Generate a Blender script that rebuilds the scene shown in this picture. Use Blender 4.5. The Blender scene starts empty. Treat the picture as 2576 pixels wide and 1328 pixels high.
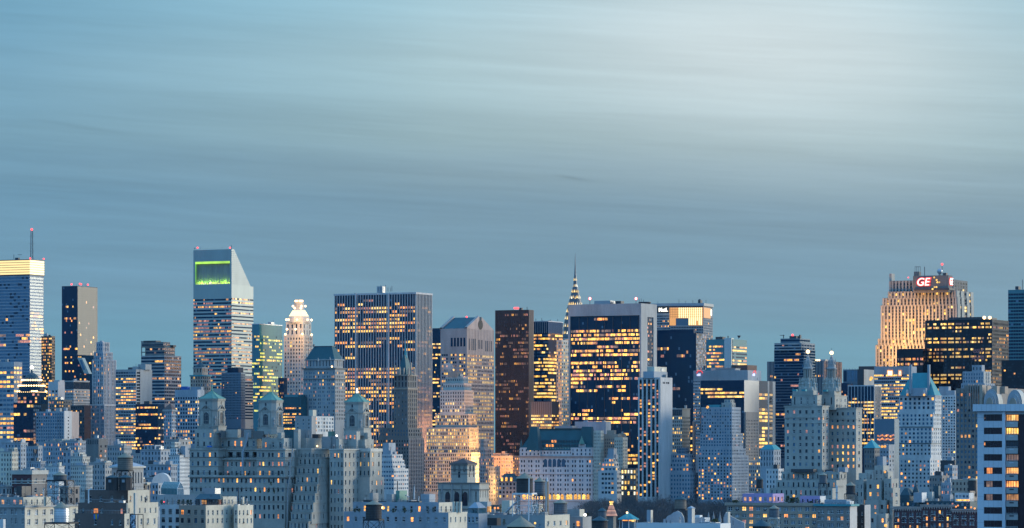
import bpy, math, random
from mathutils import Vector, Matrix, noise
R = math.radians
rnd = random.Random(7)
SC = bpy.context.scene
COL = SC.collection

# ------------------------------------------------------------------ camera, sky, sun, exposure
CAMZ = 60.0            # the photographer stands on a roof about 60 m above the street
FPX, HOR = 9000.0, 1130.0   # focal length and horizon on a 2576 x 1328 reading of the picture
cam = bpy.data.cameras.new('camera'); camo = bpy.data.objects.new('camera', cam); COL.objects.link(camo)
camo.location = (0, 0, CAMZ); camo.rotation_euler = (R(90), 0, 0)
cam.sensor_width = 36; cam.lens = 36 * FPX / 2576
cam.shift_y = (HOR - 664) / 2576
cam.clip_start = 1; cam.clip_end = 80000
SC.camera = camo

SUN_AZ, SUN_EL = 72, 7        # afterglow, right of the view, low
SC.view_settings.view_transform = 'Standard'; SC.view_settings.look = 'None'
SC.view_settings.exposure = 0.0; SC.view_settings.gamma = 1.0
SC.cycles.max_bounces = 5; SC.cycles.diffuse_bounces = 2; SC.cycles.glossy_bounces = 3
SC.cycles.transparent_max_bounces = 6; SC.cycles.volume_bounces = 0
SC.cycles.sample_clamp_indirect = 4.0
SC.cycles.use_denoising = True

world = bpy.data.worlds.new('World'); SC.world = world; world.use_nodes = True
def make_world():
    nt = world.node_tree; N = nt.nodes; Lk = nt.links
    for n in list(N): N.remove(n)
    out = N.new('ShaderNodeOutputWorld'); bg = N.new('ShaderNodeBackground'); Lk.new(bg.outputs[0], out.inputs[0])
    tc = N.new('ShaderNodeTexCoord'); sp = N.new('ShaderNodeSeparateXYZ'); Lk.new(tc.outputs['Generated'], sp.inputs[0])
    X, Y, Z = sp.outputs
    def math_(op, a, b=None, c=None, clamp=False):
        n = N.new('ShaderNodeMath'); n.operation = op; n.use_clamp = clamp
        for i, v in enumerate((a, b, c)):
            if v is None: continue
            if isinstance(v, (int, float)): n.inputs[i].default_value = v
            else: Lk.new(v, n.inputs[i])
        return n.outputs[0]
    def ramp(fac, stops, interp='EASE'):
        n = N.new('ShaderNodeValToRGB'); n.color_ramp.interpolation = interp; e = n.color_ramp.elements
        while len(e) < len(stops): e.new(0.5)
        for k, (p, c) in zip(e, stops): k.position = p; k.color = (*c, 1)
        Lk.new(fac, n.inputs[0]); return n.outputs[0]
    def mix(fac, a, b, mode='MIX'):
        n = N.new('ShaderNodeMix'); n.data_type = 'RGBA'; n.blend_type = mode; n.clamp_factor = False
        for s, v in ((n.inputs[0], fac), (n.inputs[6], a), (n.inputs[7], b)):
            if isinstance(v, (int, float)): s.default_value = v
            elif isinstance(v, tuple): s.default_value = (*v, 1)
            else: Lk.new(v, s)
        return n.outputs[2]
    def noise_(vec, scale, detail, rough=0.5, dist=0.0):
        n = N.new('ShaderNodeTexNoise'); n.inputs['Scale'].default_value = scale; n.inputs['Detail'].default_value = detail
        n.inputs['Roughness'].default_value = rough; n.inputs['Distortion'].default_value = dist
        Lk.new(vec, n.inputs['Vector']); return n.outputs['Fac']
    def comb(a, b, c):
        n = N.new('ShaderNodeCombineXYZ')
        for i, v in enumerate((a, b, c)):
            if isinstance(v, (int, float)): n.inputs[i].default_value = v
            else: Lk.new(v, n.inputs[i])
        return n.outputs[0]
    def gauss(ax, cx, sx, az, cz, sz):
        p = math_('POWER', math_('ABSOLUTE', math_('DIVIDE', math_('SUBTRACT', ax, cx), sx)), 2.0)
        q = math_('POWER', math_('ABSOLUTE', math_('DIVIDE', math_('SUBTRACT', az, cz), sz)), 2.0)
        return math_('EXPONENT', math_('MULTIPLY', math_('ADD', p, q), -1.0))
    # cirrus sheets: the height they are read at is warped by noise and tilts slightly
    low = noise_(comb(math_('MULTIPLY', X, 3.2), Y, math_('MULTIPLY', Z, 16)), 1.0, 3, .5)
    zt = math_('ADD', Z, math_('MULTIPLY', X, 0.055))
    zw = math_('ADD', Z, math_('ADD', math_('MULTIPLY', math_('SUBTRACT', low, .5), .022), math_('MULTIPLY', X, 0.012)))
    base = ramp(math_('MULTIPLY', zw, 4.0, clamp=True), SKY_STOPS)
    st1 = noise_(comb(math_('MULTIPLY', X, 5), Y, math_('MULTIPLY', zt, 95)), 1.0, 5, .62, .25)
    st2 = noise_(comb(math_('MULTIPLY', X, 16), Y, math_('MULTIPLY', zt, 420)), 1.0, 4, .6, .1)
    streak = math_('ADD', math_('MULTIPLY', math_('SUBTRACT', st1, .5), .46), math_('MULTIPLY', math_('SUBTRACT', st2, .5), .24))
    amp = ramp(math_('MULTIPLY', Z, 8.0, clamp=True), [(0, (.15,)*3), (.3, (.6,)*3), (.55, (1,)*3), (1, (.75,)*3)], 'LINEAR')
    streakv = math_('ADD', math_('MULTIPLY', streak, amp), 1.0)
    # the brighter patch right of the view, and the clear blue left of it
    patch = gauss(X, .070, .075, zt, .117, .030)
    col = mix(math_('MULTIPLY', patch, .90), base, (.62, .71, .735))
    left = math_('MULTIPLY', math_('MULTIPLY', math_('SUBTRACT', -.02, X), 8.5, clamp=True), math_('MULTIPLY', Z, 9.0, clamp=True))
    col = mix(math_('MULTIPLY', left, .68), col, (.105, .30, .475))
    rght = math_('MULTIPLY', math_('MULTIPLY', math_('SUBTRACT', X, .105), 9, clamp=True), math_('MULTIPLY', Z, 14.0, clamp=True))
    col = mix(math_('MULTIPLY', rght, .5), col, (.19, .33, .42))
    wisp = math_('ADD', gauss(X, .0165, .0045, math_('ADD', Z, math_('MULTIPLY', X, .17)), .0785, .00045), math_('MULTIPLY', gauss(X, -.121, .011, math_('ADD', Z, math_('MULTIPLY', X, .14)), .0725, .0006), .7))
    streakv = math_('SUBTRACT', streakv, math_('MULTIPLY', wisp, .14))
    sv = comb(streakv, streakv, streakv)
    col = mix(1.0, col, sv, 'MULTIPLY')
    # the rest of the dome: open blue dusk behind the camera and overhead, afterglow low in the west
    back = math_('MULTIPLY_ADD', Y, -1.2, .55, clamp=True)
    up = math_('MULTIPLY', math_('SUBTRACT', Z, .22), 2.5, clamp=True)
    dome = math_('MAXIMUM', back, up)
    col = mix(dome, col, DOME)
    d = math_('ADD', math_('MULTIPLY', X, math.sin(R(SUN_AZ))), math_('MULTIPLY', Y, math.cos(R(SUN_AZ))))
    glow = math_('MULTIPLY', math_('POWER', math_('MAXIMUM', d, 0.0), 5.0), math_('EXPONENT', math_('MULTIPLY', math_('ABSOLUTE', Z), -3.5)))
    col = mix(glow, col, GLOW, 'ADD')
    # faint physical sky of the same low sun underneath it all
    sky = N.new('ShaderNodeTexSky'); sky.sky_type = 'NISHITA'; sky.sun_disc = False
    sky.sun_elevation = R(SUN_EL); sky.sun_rotation = R(SUN_AZ); sky.altitude = 60
    col = mix(.006, col, sky.outputs[0], 'ADD')
    below = math_('MULTIPLY', math_('SUBTRACT', -.01, Z), 30.0, clamp=True)
    col = mix(below, col, (.05, .08, .12))
    Lk.new(col, bg.inputs[0]); bg.inputs[1].default_value = 1.0
# stops are elevation x 4: 0 horizon ... .5 = top of the picture
SKY_STOPS = [(0, (.13, .335, .455)), (.12, (.148, .335, .45)), (.19, (.165, .305, .415)), (.265, (.172, .30, .40)), (.305, (.212, .337, .415)),
             (.35, (.28, .425, .48)), (.42, (.345, .525, .59)), (.50, (.31, .53, .63)), (.7, (.28, .48, .65))]
DOME = (.245, .66, 1.24)
GLOW = (1.9, 1.7, 1.35)
make_world()
sun = bpy.data.lights.new('sun', 'SUN'); suno = bpy.data.objects.new('sun', sun); COL.objects.link(suno)
sun.energy = 3.4; sun.angle = R(25); sun.color = (1.0, .95, .78)
suno.rotation_euler = Vector((-math.sin(R(SUN_AZ)) * math.cos(R(SUN_EL)), -math.cos(R(SUN_AZ)) * math.cos(R(SUN_EL)), -math.sin(R(SUN_EL)))).to_track_quat('-Z', 'Y').to_euler()

# ------------------------------------------------------------------ materials
MATS = {}
def mat(name, col, rough=.8, spec=.3, metal=0.0, var=.32, scale=.12, streak=True, ior=1.45, fine=0.0):
    """a procedural surface: base colour broken by rain-streaked and fine noise"""
    m = bpy.data.materials.new(name); m.use_nodes = True; nt = m.node_tree; N = nt.nodes; L = nt.links
    b = N['Principled BSDF']; b.inputs['Roughness'].default_value = rough; b.inputs['Metallic'].default_value = metal
    b.inputs['Specular IOR Level'].default_value = spec; b.inputs['IOR'].default_value = ior
    g = N.new('ShaderNodeNewGeometry'); mp = N.new('ShaderNodeMapping'); L.new(g.outputs['Position'], mp.inputs['Vector'])
    mp.inputs['Scale'].default_value = (scale, scale, scale * (.22 if streak else 1))
    n = N.new('ShaderNodeTexNoise'); n.inputs['Detail'].default_value = 6; n.inputs['Roughness'].default_value = .65; n.inputs['Scale'].default_value = 1
    L.new(mp.outputs[0], n.inputs['Vector'])
    n2 = N.new('ShaderNodeTexNoise'); n2.inputs['Detail'].default_value = 3; n2.inputs['Scale'].default_value = 1.1
    L.new(g.outputs['Position'], n2.inputs['Vector'])
    ad = N.new('ShaderNodeMath'); ad.operation = 'MULTIPLY_ADD'; ad.inputs[1].default_value = .35 + fine; L.new(n2.outputs['Fac'], ad.inputs[0]); L.new(n.outputs['Fac'], ad.inputs[2])
    r = N.new('ShaderNodeMapRange'); r.inputs['From Min'].default_value = .35; r.inputs['From Max'].default_value = 1.0 + fine
    r.inputs['To Min'].default_value = 1 - var; r.inputs['To Max'].default_value = 1 + var; L.new(ad.outputs[0], r.inputs['Value'])
    mx = N.new('ShaderNodeMix'); mx.data_type = 'RGBA'; mx.blend_type = 'MULTIPLY'; mx.inputs[0].default_value = 1
    mx.inputs[6].default_value = (*col, 1); L.new(r.outputs[0], mx.inputs[7]); L.new(mx.outputs[2], b.inputs['Base Color'])
    MATS[name] = m; return m
def glow(name, col, strength, var=.65, scale=.8):
    """something that gives off light: lit rooms, lamps, neon"""
    m = bpy.data.materials.new(name); m.use_nodes = True; nt = m.node_tree; N = nt.nodes; L = nt.links
    b = N['Principled BSDF']; b.inputs['Base Color'].default_value = (.05, .05, .06, 1); b.inputs['Roughness'].default_value = .2
    b.inputs['Emission Color'].default_value = (*col, 1)
    if var:
        g = N.new('ShaderNodeNewGeometry'); n = N.new('ShaderNodeTexNoise'); n.inputs['Scale'].default_value = scale; n.inputs['Detail'].default_value = 2
        L.new(g.outputs['Position'], n.inputs['Vector'])
        r = N.new('ShaderNodeMapRange'); r.inputs['From Min'].default_value = .3; r.inputs['From Max'].default_value = .7
        r.inputs['To Min'].default_value = strength * (1 - var); r.inputs['To Max'].default_value = strength * (1 + var)
        L.new(n.outputs['Fac'], r.inputs['Value'])
        oi = N.new('ShaderNodeObjectInfo'); r2 = N.new('ShaderNodeMapRange'); r2.inputs['To Min'].default_value = .45; r2.inputs['To Max'].default_value = 1.5; L.new(oi.outputs['Random'], r2.inputs['Value'])
        mm = N.new('ShaderNodeMath'); mm.operation = 'MULTIPLY'; L.new(r.outputs[0], mm.inputs[0]); L.new(r2.outputs[0], mm.inputs[1]); L.new(mm.outputs[0], b.inputs['Emission Strength'])
    else: b.inputs['Emission Strength'].default_value = strength
    m.cycles.emission_sampling = 'NONE'
    MATS[name] = m; return m

mat('limestone', (.345, .338, .31)); mat('limestone_pale', (.47, .45, .41)); mat('cream', (.52, .48, .40)); mat('stone_grey', (.30, .30, .30))
mat('stone_blue', (.29, .32, .36)); mat('white_brick', (.50, .50, .50)); mat('white_stone', (.47, .46, .46)); mat('pink_stone', (.42, .33, .30))
mat('tan_brick', (.34, .275, .225)); mat('brown_brick', (.135, .10, .09), fine=.3); mat('red_brick', (.105, .05, .055), fine=.3); mat('grey_brick', (.24, .215, .20), fine=.2)
mat('dark_stone', (.16, .155, .15)); mat('concrete', (.33, .33, .33)); mat('concrete_pale', (.52, .55, .60), var=.14); mat('lilac_paint', (.40, .30, .52), var=.1)
mat('metal_pale', (.42, .44, .47), .38, .5, .35, var=.1); mat('metal_grey', (.30, .31, .33), .35, .5, .5, var=.1); mat('metal_dark', (.045, .047, .055), .5, .4)
mat('brown_mullion', (.098, .078, .078), .5); mat('chateau_white', (.62, .62, .63)); mat('bronze', (.07, .05, .04), .35, .5, .3)
mat('copper_green', (.14, .275, .225), .6, var=.3); mat('copper_teal', (.05, .26, .30), .6, var=.25); mat('slate', (.035, .075, .095), .55, var=.3); mat('teal_slate', (.022, .088, .108), .55, var=.25)
mat('roof_tar', (.07, .075, .085), .9); mat('roof_pale', (.30, .33, .38), .8); mat('tile_brown', (.115, .08, .075), .8)
mat('wood_grey', (.175, .155, .135), .85, var=.35, scale=1.2); mat('wood_dark', (.05, .048, .05), .85, var=.35, scale=1.2); mat('wood_blue', (.13, .145, .165), .85, var=.3, scale=1.2)
mat('cone_tan', (.27, .235, .185), .85); mat('silver_metal', (.55, .57, .6), .35, .5, .6, var=.12, scale=.8); mat('steel_white', (.56, .58, .60), .5, var=.08); mat('steel_dark', (.025, .028, .035), .6)
mat('foliage_dark', (.035, .05, .025), .9, var=.4, scale=1, streak=False); mat('steel_crown', (.10, .11, .13), .4, .4, .3); mat('bark', (.075, .08, .09), .95, var=.3); mat('ground_dark', (.045, .047, .05), .95, scale=.02, streak=False); mat('park_soil', (.06, .055, .045), .95, streak=False)
mat('paint_white', (.58, .59, .60), .5, var=.06); mat('paint_blue', (.05, .16, .45), .6); mat('paint_red', (.4, .03, .03), .5); mat('awning_blue', (.02, .10, .36), .6); mat('paint_yellow', (.5, .36, .05), .6)
mat('glass_navy', (.004, .026, .058), .09, .12, ior=1.45, var=.3, scale=.05); mat('glass_dark', (.008, .018, .034), .08, .4, ior=1.5, var=.4, scale=.3, streak=False)
mat('glass_blue', (.045, .12, .20), .12, .5, ior=1.5, var=.35, scale=.3, streak=False); mat('glass_pale', (.24, .31, .38), .25, .6, var=.4, scale=.4, streak=False)
mat('glass_teal', (.025, .15, .18), .1, .5, ior=1.5, var=.25, scale=.05); mat('glass_brown', (.018, .014, .017), .12, .7, ior=1.5, var=.4, scale=.2)
mat('glass_black', (.004, .009, .016), .07, .2, ior=1.45, var=.3, scale=.2); mat('glass_maroon', (.02, .008, .014), .2, .4, var=.3)
mat('sheen_ice', (.17, .205, .225), .2, .5, .1, var=.15); mat('blind', (.22, .22, .21), .7, var=.3, scale=.7, streak=False); mat('sheen_tan', (.055, .053, .050), .3, .35, .05, var=.1); mat('mirror_pale', (.36, .40, .40), .22, .9, .45, var=.1); mat('spandrel_pale', (.31, .35, .33), .4, .4, .06, var=.1); mat('pier_white', (.35, .355, .36), var=.15)  # the ice and tan tones hold a painted sky reflection
mat('spandrel_blue', (.085, .14, .19), .3, .6, .2, var=.1)
glow('lit_yellow', (1, .56, .10), 1.4); glow('lit_gold', (1, .45, .07), 1.35); glow('lit_bright', (1, .66, .20), 1.4, .4); glow('lit_orange', (1, .34, .065), 1.4)
glow('lit_amber', (.9, .40, .10), .9); glow('lit_pink', (.72, .29, .20), .7); glow('lit_dim', (.42, .25, .16), .4); glow('lit_green', (.82, .80, .13), .95); glow('lit_lime', (.75, .85, .25), .9)
glow('lit_white', (1, .92, .66), 1.2, .3); glow('beacon_red', (1, .07, .07), 3.0, 0); glow('beacon_halo', (1, .25, .22), 1.6, 0); glow('neon_red', (1, .05, .03), 1.2, 0); glow('neon_white', (1, .80, .72), 2.0, 0)
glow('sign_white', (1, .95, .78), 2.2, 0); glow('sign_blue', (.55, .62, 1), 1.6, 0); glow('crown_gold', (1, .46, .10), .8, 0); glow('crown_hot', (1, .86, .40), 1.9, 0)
glow('lamp_warm', (1, .66, .30), 4.0, 0); glow('lamp_white', (1, .95, .85), 3.0, 0); glow('lime_tube', (.45, .85, .06), 1.3, .25, .1); glow('lime_deep', (.20, .62, .04), .75, .3, .1); glow('sign_dim', (.20, .065, .11), .55, .2)
glow('crown_band', (1, .76, .30), 1.25, 0); glow('string_light', (1, .50, .33), .62, .2)
PAL = {'office': [('lit_yellow', 5), ('lit_gold', 4), ('lit_bright', 2), ('lit_orange', 1.5), ('lit_amber', 3), ('lit_dim', 2), ('lit_pink', 1)],
       'gold': [('lit_gold', 5), ('lit_yellow', 4), ('lit_orange', 1.5), ('lit_bright', 1), ('lit_amber', 3), ('lit_dim', 2), ('lit_pink', 1.5)],
       'dim': [('lit_amber', 3), ('lit_pink', 4), ('lit_dim', 6), ('lit_gold', 1)],
       'home': [('lit_orange', 4), ('lit_gold', 4), ('lit_pink', 3), ('lit_yellow', 2), ('lit_amber', 2)],
       'pink': [('lit_pink', 4), ('lit_amber', 3), ('lit_gold', 2), ('lit_yellow', 1)],
       'green': [('lit_green', 5), ('lit_yellow', 3), ('lit_lime', 1)],
       'mix': [('lit_yellow', 4), ('lit_gold', 3), ('lit_pink', 3), ('lit_amber', 3), ('lit_dim', 3), ('lit_orange', 1)],
       'bright': [('lit_bright', 3), ('lit_yellow', 5), ('lit_amber', 1.5), ('lit_dim', 1)],
       'floor': [('lit_white', 2), ('lit_bright', 5), ('lit_yellow', 2)]}
GL = {'res': [('glass_dark', 6), ('glass_blue', 2.2), ('glass_pale', .8)], 'navy': [('glass_navy', 12), ('glass_blue', .5)], 'black': [('glass_black', 5), ('glass_dark', 1.5)],
      'blue': [('glass_blue', 9), ('glass_navy', 1.2)], 'ice': [('sheen_ice', 1)], 'teal': [('glass_teal', 9), ('glass_navy', 1)], 'brown': [('glass_brown', 5), ('glass_dark', 1)], 'pale': [('glass_pale', 2), ('glass_blue', 3), ('glass_dark', 2)],
      'mirror': [('sheen_tan', 1)], 'dark': [('glass_dark', 5), ('glass_black', 2)]}
def pick(lst):
    t = rnd.random() * sum(w for _, w in lst)
    for k, w in lst:
        t -= w
        if t <= 0: return k
    return lst[-1][0]

# ------------------------------------------------------------------ mesh helpers
def P(px, py, D):
    return Vector(((px - 1288) / FPX * D, D, CAMZ + (HOR - py) / FPX * D))
def Zp(py, D): return CAMZ + (HOR - py) / FPX * D
class MB:
    """collects faces for one mesh object"""
    def __init__(s): s.v = []; s.f = []; s.m = []; s.mats = []
    def mi(s, name):
        if name not in s.mats: s.mats.append(name)
        return s.mats.index(name)
    def poly(s, pts, m):
        i = len(s.v); s.v += [tuple(p) for p in pts]; s.f.append(tuple(range(i, i + len(pts)))); s.m.append(s.mi(m))
    def prism(s, base, z0, z1, m, top=True, bottom=False, mtop=None):
        """base: counter-clockwise 2D polygon"""
        n = len(base)
        for i in range(n):
            a, b = base[i], base[(i + 1) % n]
            s.poly([(a[0], a[1], z0), (b[0], b[1], z0), (b[0], b[1], z1), (a[0], a[1], z1)], m)
        if top: s.poly([(p[0], p[1], z1) for p in base], mtop or m)
        if bottom: s.poly([(p[0], p[1], z0) for p in reversed(base)], m)
    def loft(s, b0, z0, b1, z1, m, cap=True):
        n = len(b0)
        for i in range(n):
            j = (i + 1) % n
            s.poly([(*b0[i][:2], z0), (*b0[j][:2], z0), (*b1[j][:2], z1), (*b1[i][:2], z1)], m)
        if cap: s.poly([(*p[:2], z1) for p in b1], m)
    def lathe(s, c, prof, m, seg=12, rot=0.0, cap=True):
        """prof: (radius, z) from bottom to top around c"""
        rings = []
        for r, z in prof:
            rings.append([(c[0] + r * math.cos(rot + 2 * math.pi * k / seg), c[1] + r * math.sin(rot + 2 * math.pi * k / seg), z) for k in range(seg)])
        mm = m if isinstance(m, (list, tuple)) else [m] * (len(prof) - 1)
        for i in range(len(rings) - 1):
            for k in range(seg):
                j = (k + 1) % seg
                s.poly([rings[i][k], rings[i][j], rings[i + 1][j], rings[i + 1][k]], mm[i])
        if cap and prof[-1][0] > 1e-3: s.poly(rings[-1], mm[-1])
    def tube(s, a, b, r, m, seg=5):
        a = Vector(a); b = Vector(b); d = (b - a).normalized()
        u = d.orthogonal().normalized(); w = d.cross(u)
        ra = [a + u * r * math.cos(2 * math.pi * k / seg) + w * r * math.sin(2 * math.pi * k / seg) for k in range(seg)]
        rb = [p + (b - a) for p in ra]
        for k in range(seg):
            j = (k + 1) % seg; s.poly([ra[k], ra[j], rb[j], rb[k]], m)
        s.poly(list(reversed(ra)), m); s.poly(rb, m)
    def ball(s, c, r, m, n=8, h=5, sz=1.0):
        prof = [(r * math.sin(math.pi * i / h) if 0 < i < h else 0.0, c[2] - r * sz * math.cos(math.pi * i / h)) for i in range(h + 1)]
        s.lathe(c, prof, m, n)
    def build(s, name, parent=None, origin=(0, 0, 0), smooth=False):
        o = Vector(origin)
        me = bpy.data.meshes.new(name)
        me.from_pydata([(v[0] - o.x, v[1] - o.y, v[2] - o.z) for v in s.v], [], s.f)
        for k in s.mats: me.materials.append(MATS[k])
        me.polygons.foreach_set('material_index', s.m)
        if smooth: me.polygons.foreach_set('use_smooth', [True] * len(s.f))
        me.update()
        ob = bpy.data.objects.new(name, me); COL.objects.link(ob)
        if parent is not None: ob.parent = parent
        else: ob.location = o
        return ob
def tag(o, label, cat, group=None, kind=None):
    o['label'] = label
    if cat: o['category'] = cat
    if group: o['group'] = group
    if kind: o['kind'] = kind
    return o
def empty(name, loc):
    o = bpy.data.objects.new(name, None); COL.objects.link(o); o.location = loc; o.empty_display_size = 2; return o

UNIT = {}
def mesh_of(b, name):
    me = bpy.data.meshes.new(name); me.from_pydata(b.v, [], b.f)
    for k in b.mats: me.materials.append(MATS[k])
    me.polygons.foreach_set('material_index', b.m); me.update(); return me
def unit_window(kind, pane):
    """the pane of one window; some have a blind drawn part of the way down"""
    blind = 0
    if kind != 'pane' and pane.startswith('glass'): blind = rnd.choice([0, 0, 0, .3, .45, .62, .95])
    key = (pane, blind)
    if key in UNIT: return UNIT[key]
    b = MB(); zb = .5 - blind
    b.poly([(-.5, 0, -.5), (.5, 0, -.5), (.5, 0, zb), (-.5, 0, zb)], pane)
    if blind: b.poly([(-.5, 0, zb), (.5, 0, zb), (.5, 0, .5), (-.5, 0, .5)], 'blind')
    UNIT[key] = mesh_of(b, 'window'); return UNIT[key]
def unit_frame(kind, frame):
    """its frame, meeting rail and mullions"""
    key = ('frame', kind, frame)
    if key in UNIT: return UNIT[key]
    b = MB()
    def bar(x0, x1, z0, z1, y=-.10):
        b.poly([(x0, y, z0), (x1, y, z0), (x1, y, z1), (x0, y, z1)], frame)
        b.poly([(x0, y, z1), (x1, y, z1), (x1, 0, z1), (x0, 0, z1)], frame); b.poly([(x0, 0, z0), (x1, 0, z0), (x1, y, z0), (x0, y, z0)], frame)
        b.poly([(x0, 0, z0), (x0, y, z0), (x0, y, z1), (x0, 0, z1)], frame); b.poly([(x1, y, z0), (x1, 0, z0), (x1, 0, z1), (x1, y, z1)], frame)
    bar(-.5, -.43, -.5, .5); bar(.43, .5, -.5, .5); bar(-.43, .43, .45, .5); bar(-.43, .43, -.5, -.44)
    if kind in ('sash', 'double'): bar(-.43, .43, -.03, .03, -.08)
    if kind in ('double', 'wide'): bar(-.06, .06, -.44, .45, -.09)
    if kind == 'wide': bar(-.30, -.26, -.44, .45, -.08); bar(.26, .30, -.44, .45, -.08)
    UNIT[key] = mesh_of(b, 'frame'); return UNIT[key]

def fc(nc, fp, ww=.5, wh=.58, lit=.15, pal='home', gl='res', mode='rand', mt=.0, ms=.0, grp=0, skip=0.0, rec=.22, rows=None, kind='pane', frame='paint_white', nr=None, pier=None, band=None, drop=None):
    """a facade: nc columns, floor pitch in picture units, window width and height as shares of the bay"""
    return dict(nc=nc, fp=fp, ww=ww, wh=wh, lit=lit, pal=pal, gl=gl, mode=mode, mt=mt, ms=ms, grp=grp, skip=skip, rec=rec, rows=rows, kind=kind, frame=frame, nr=nr, pier=pier, band=band, drop=drop)

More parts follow.
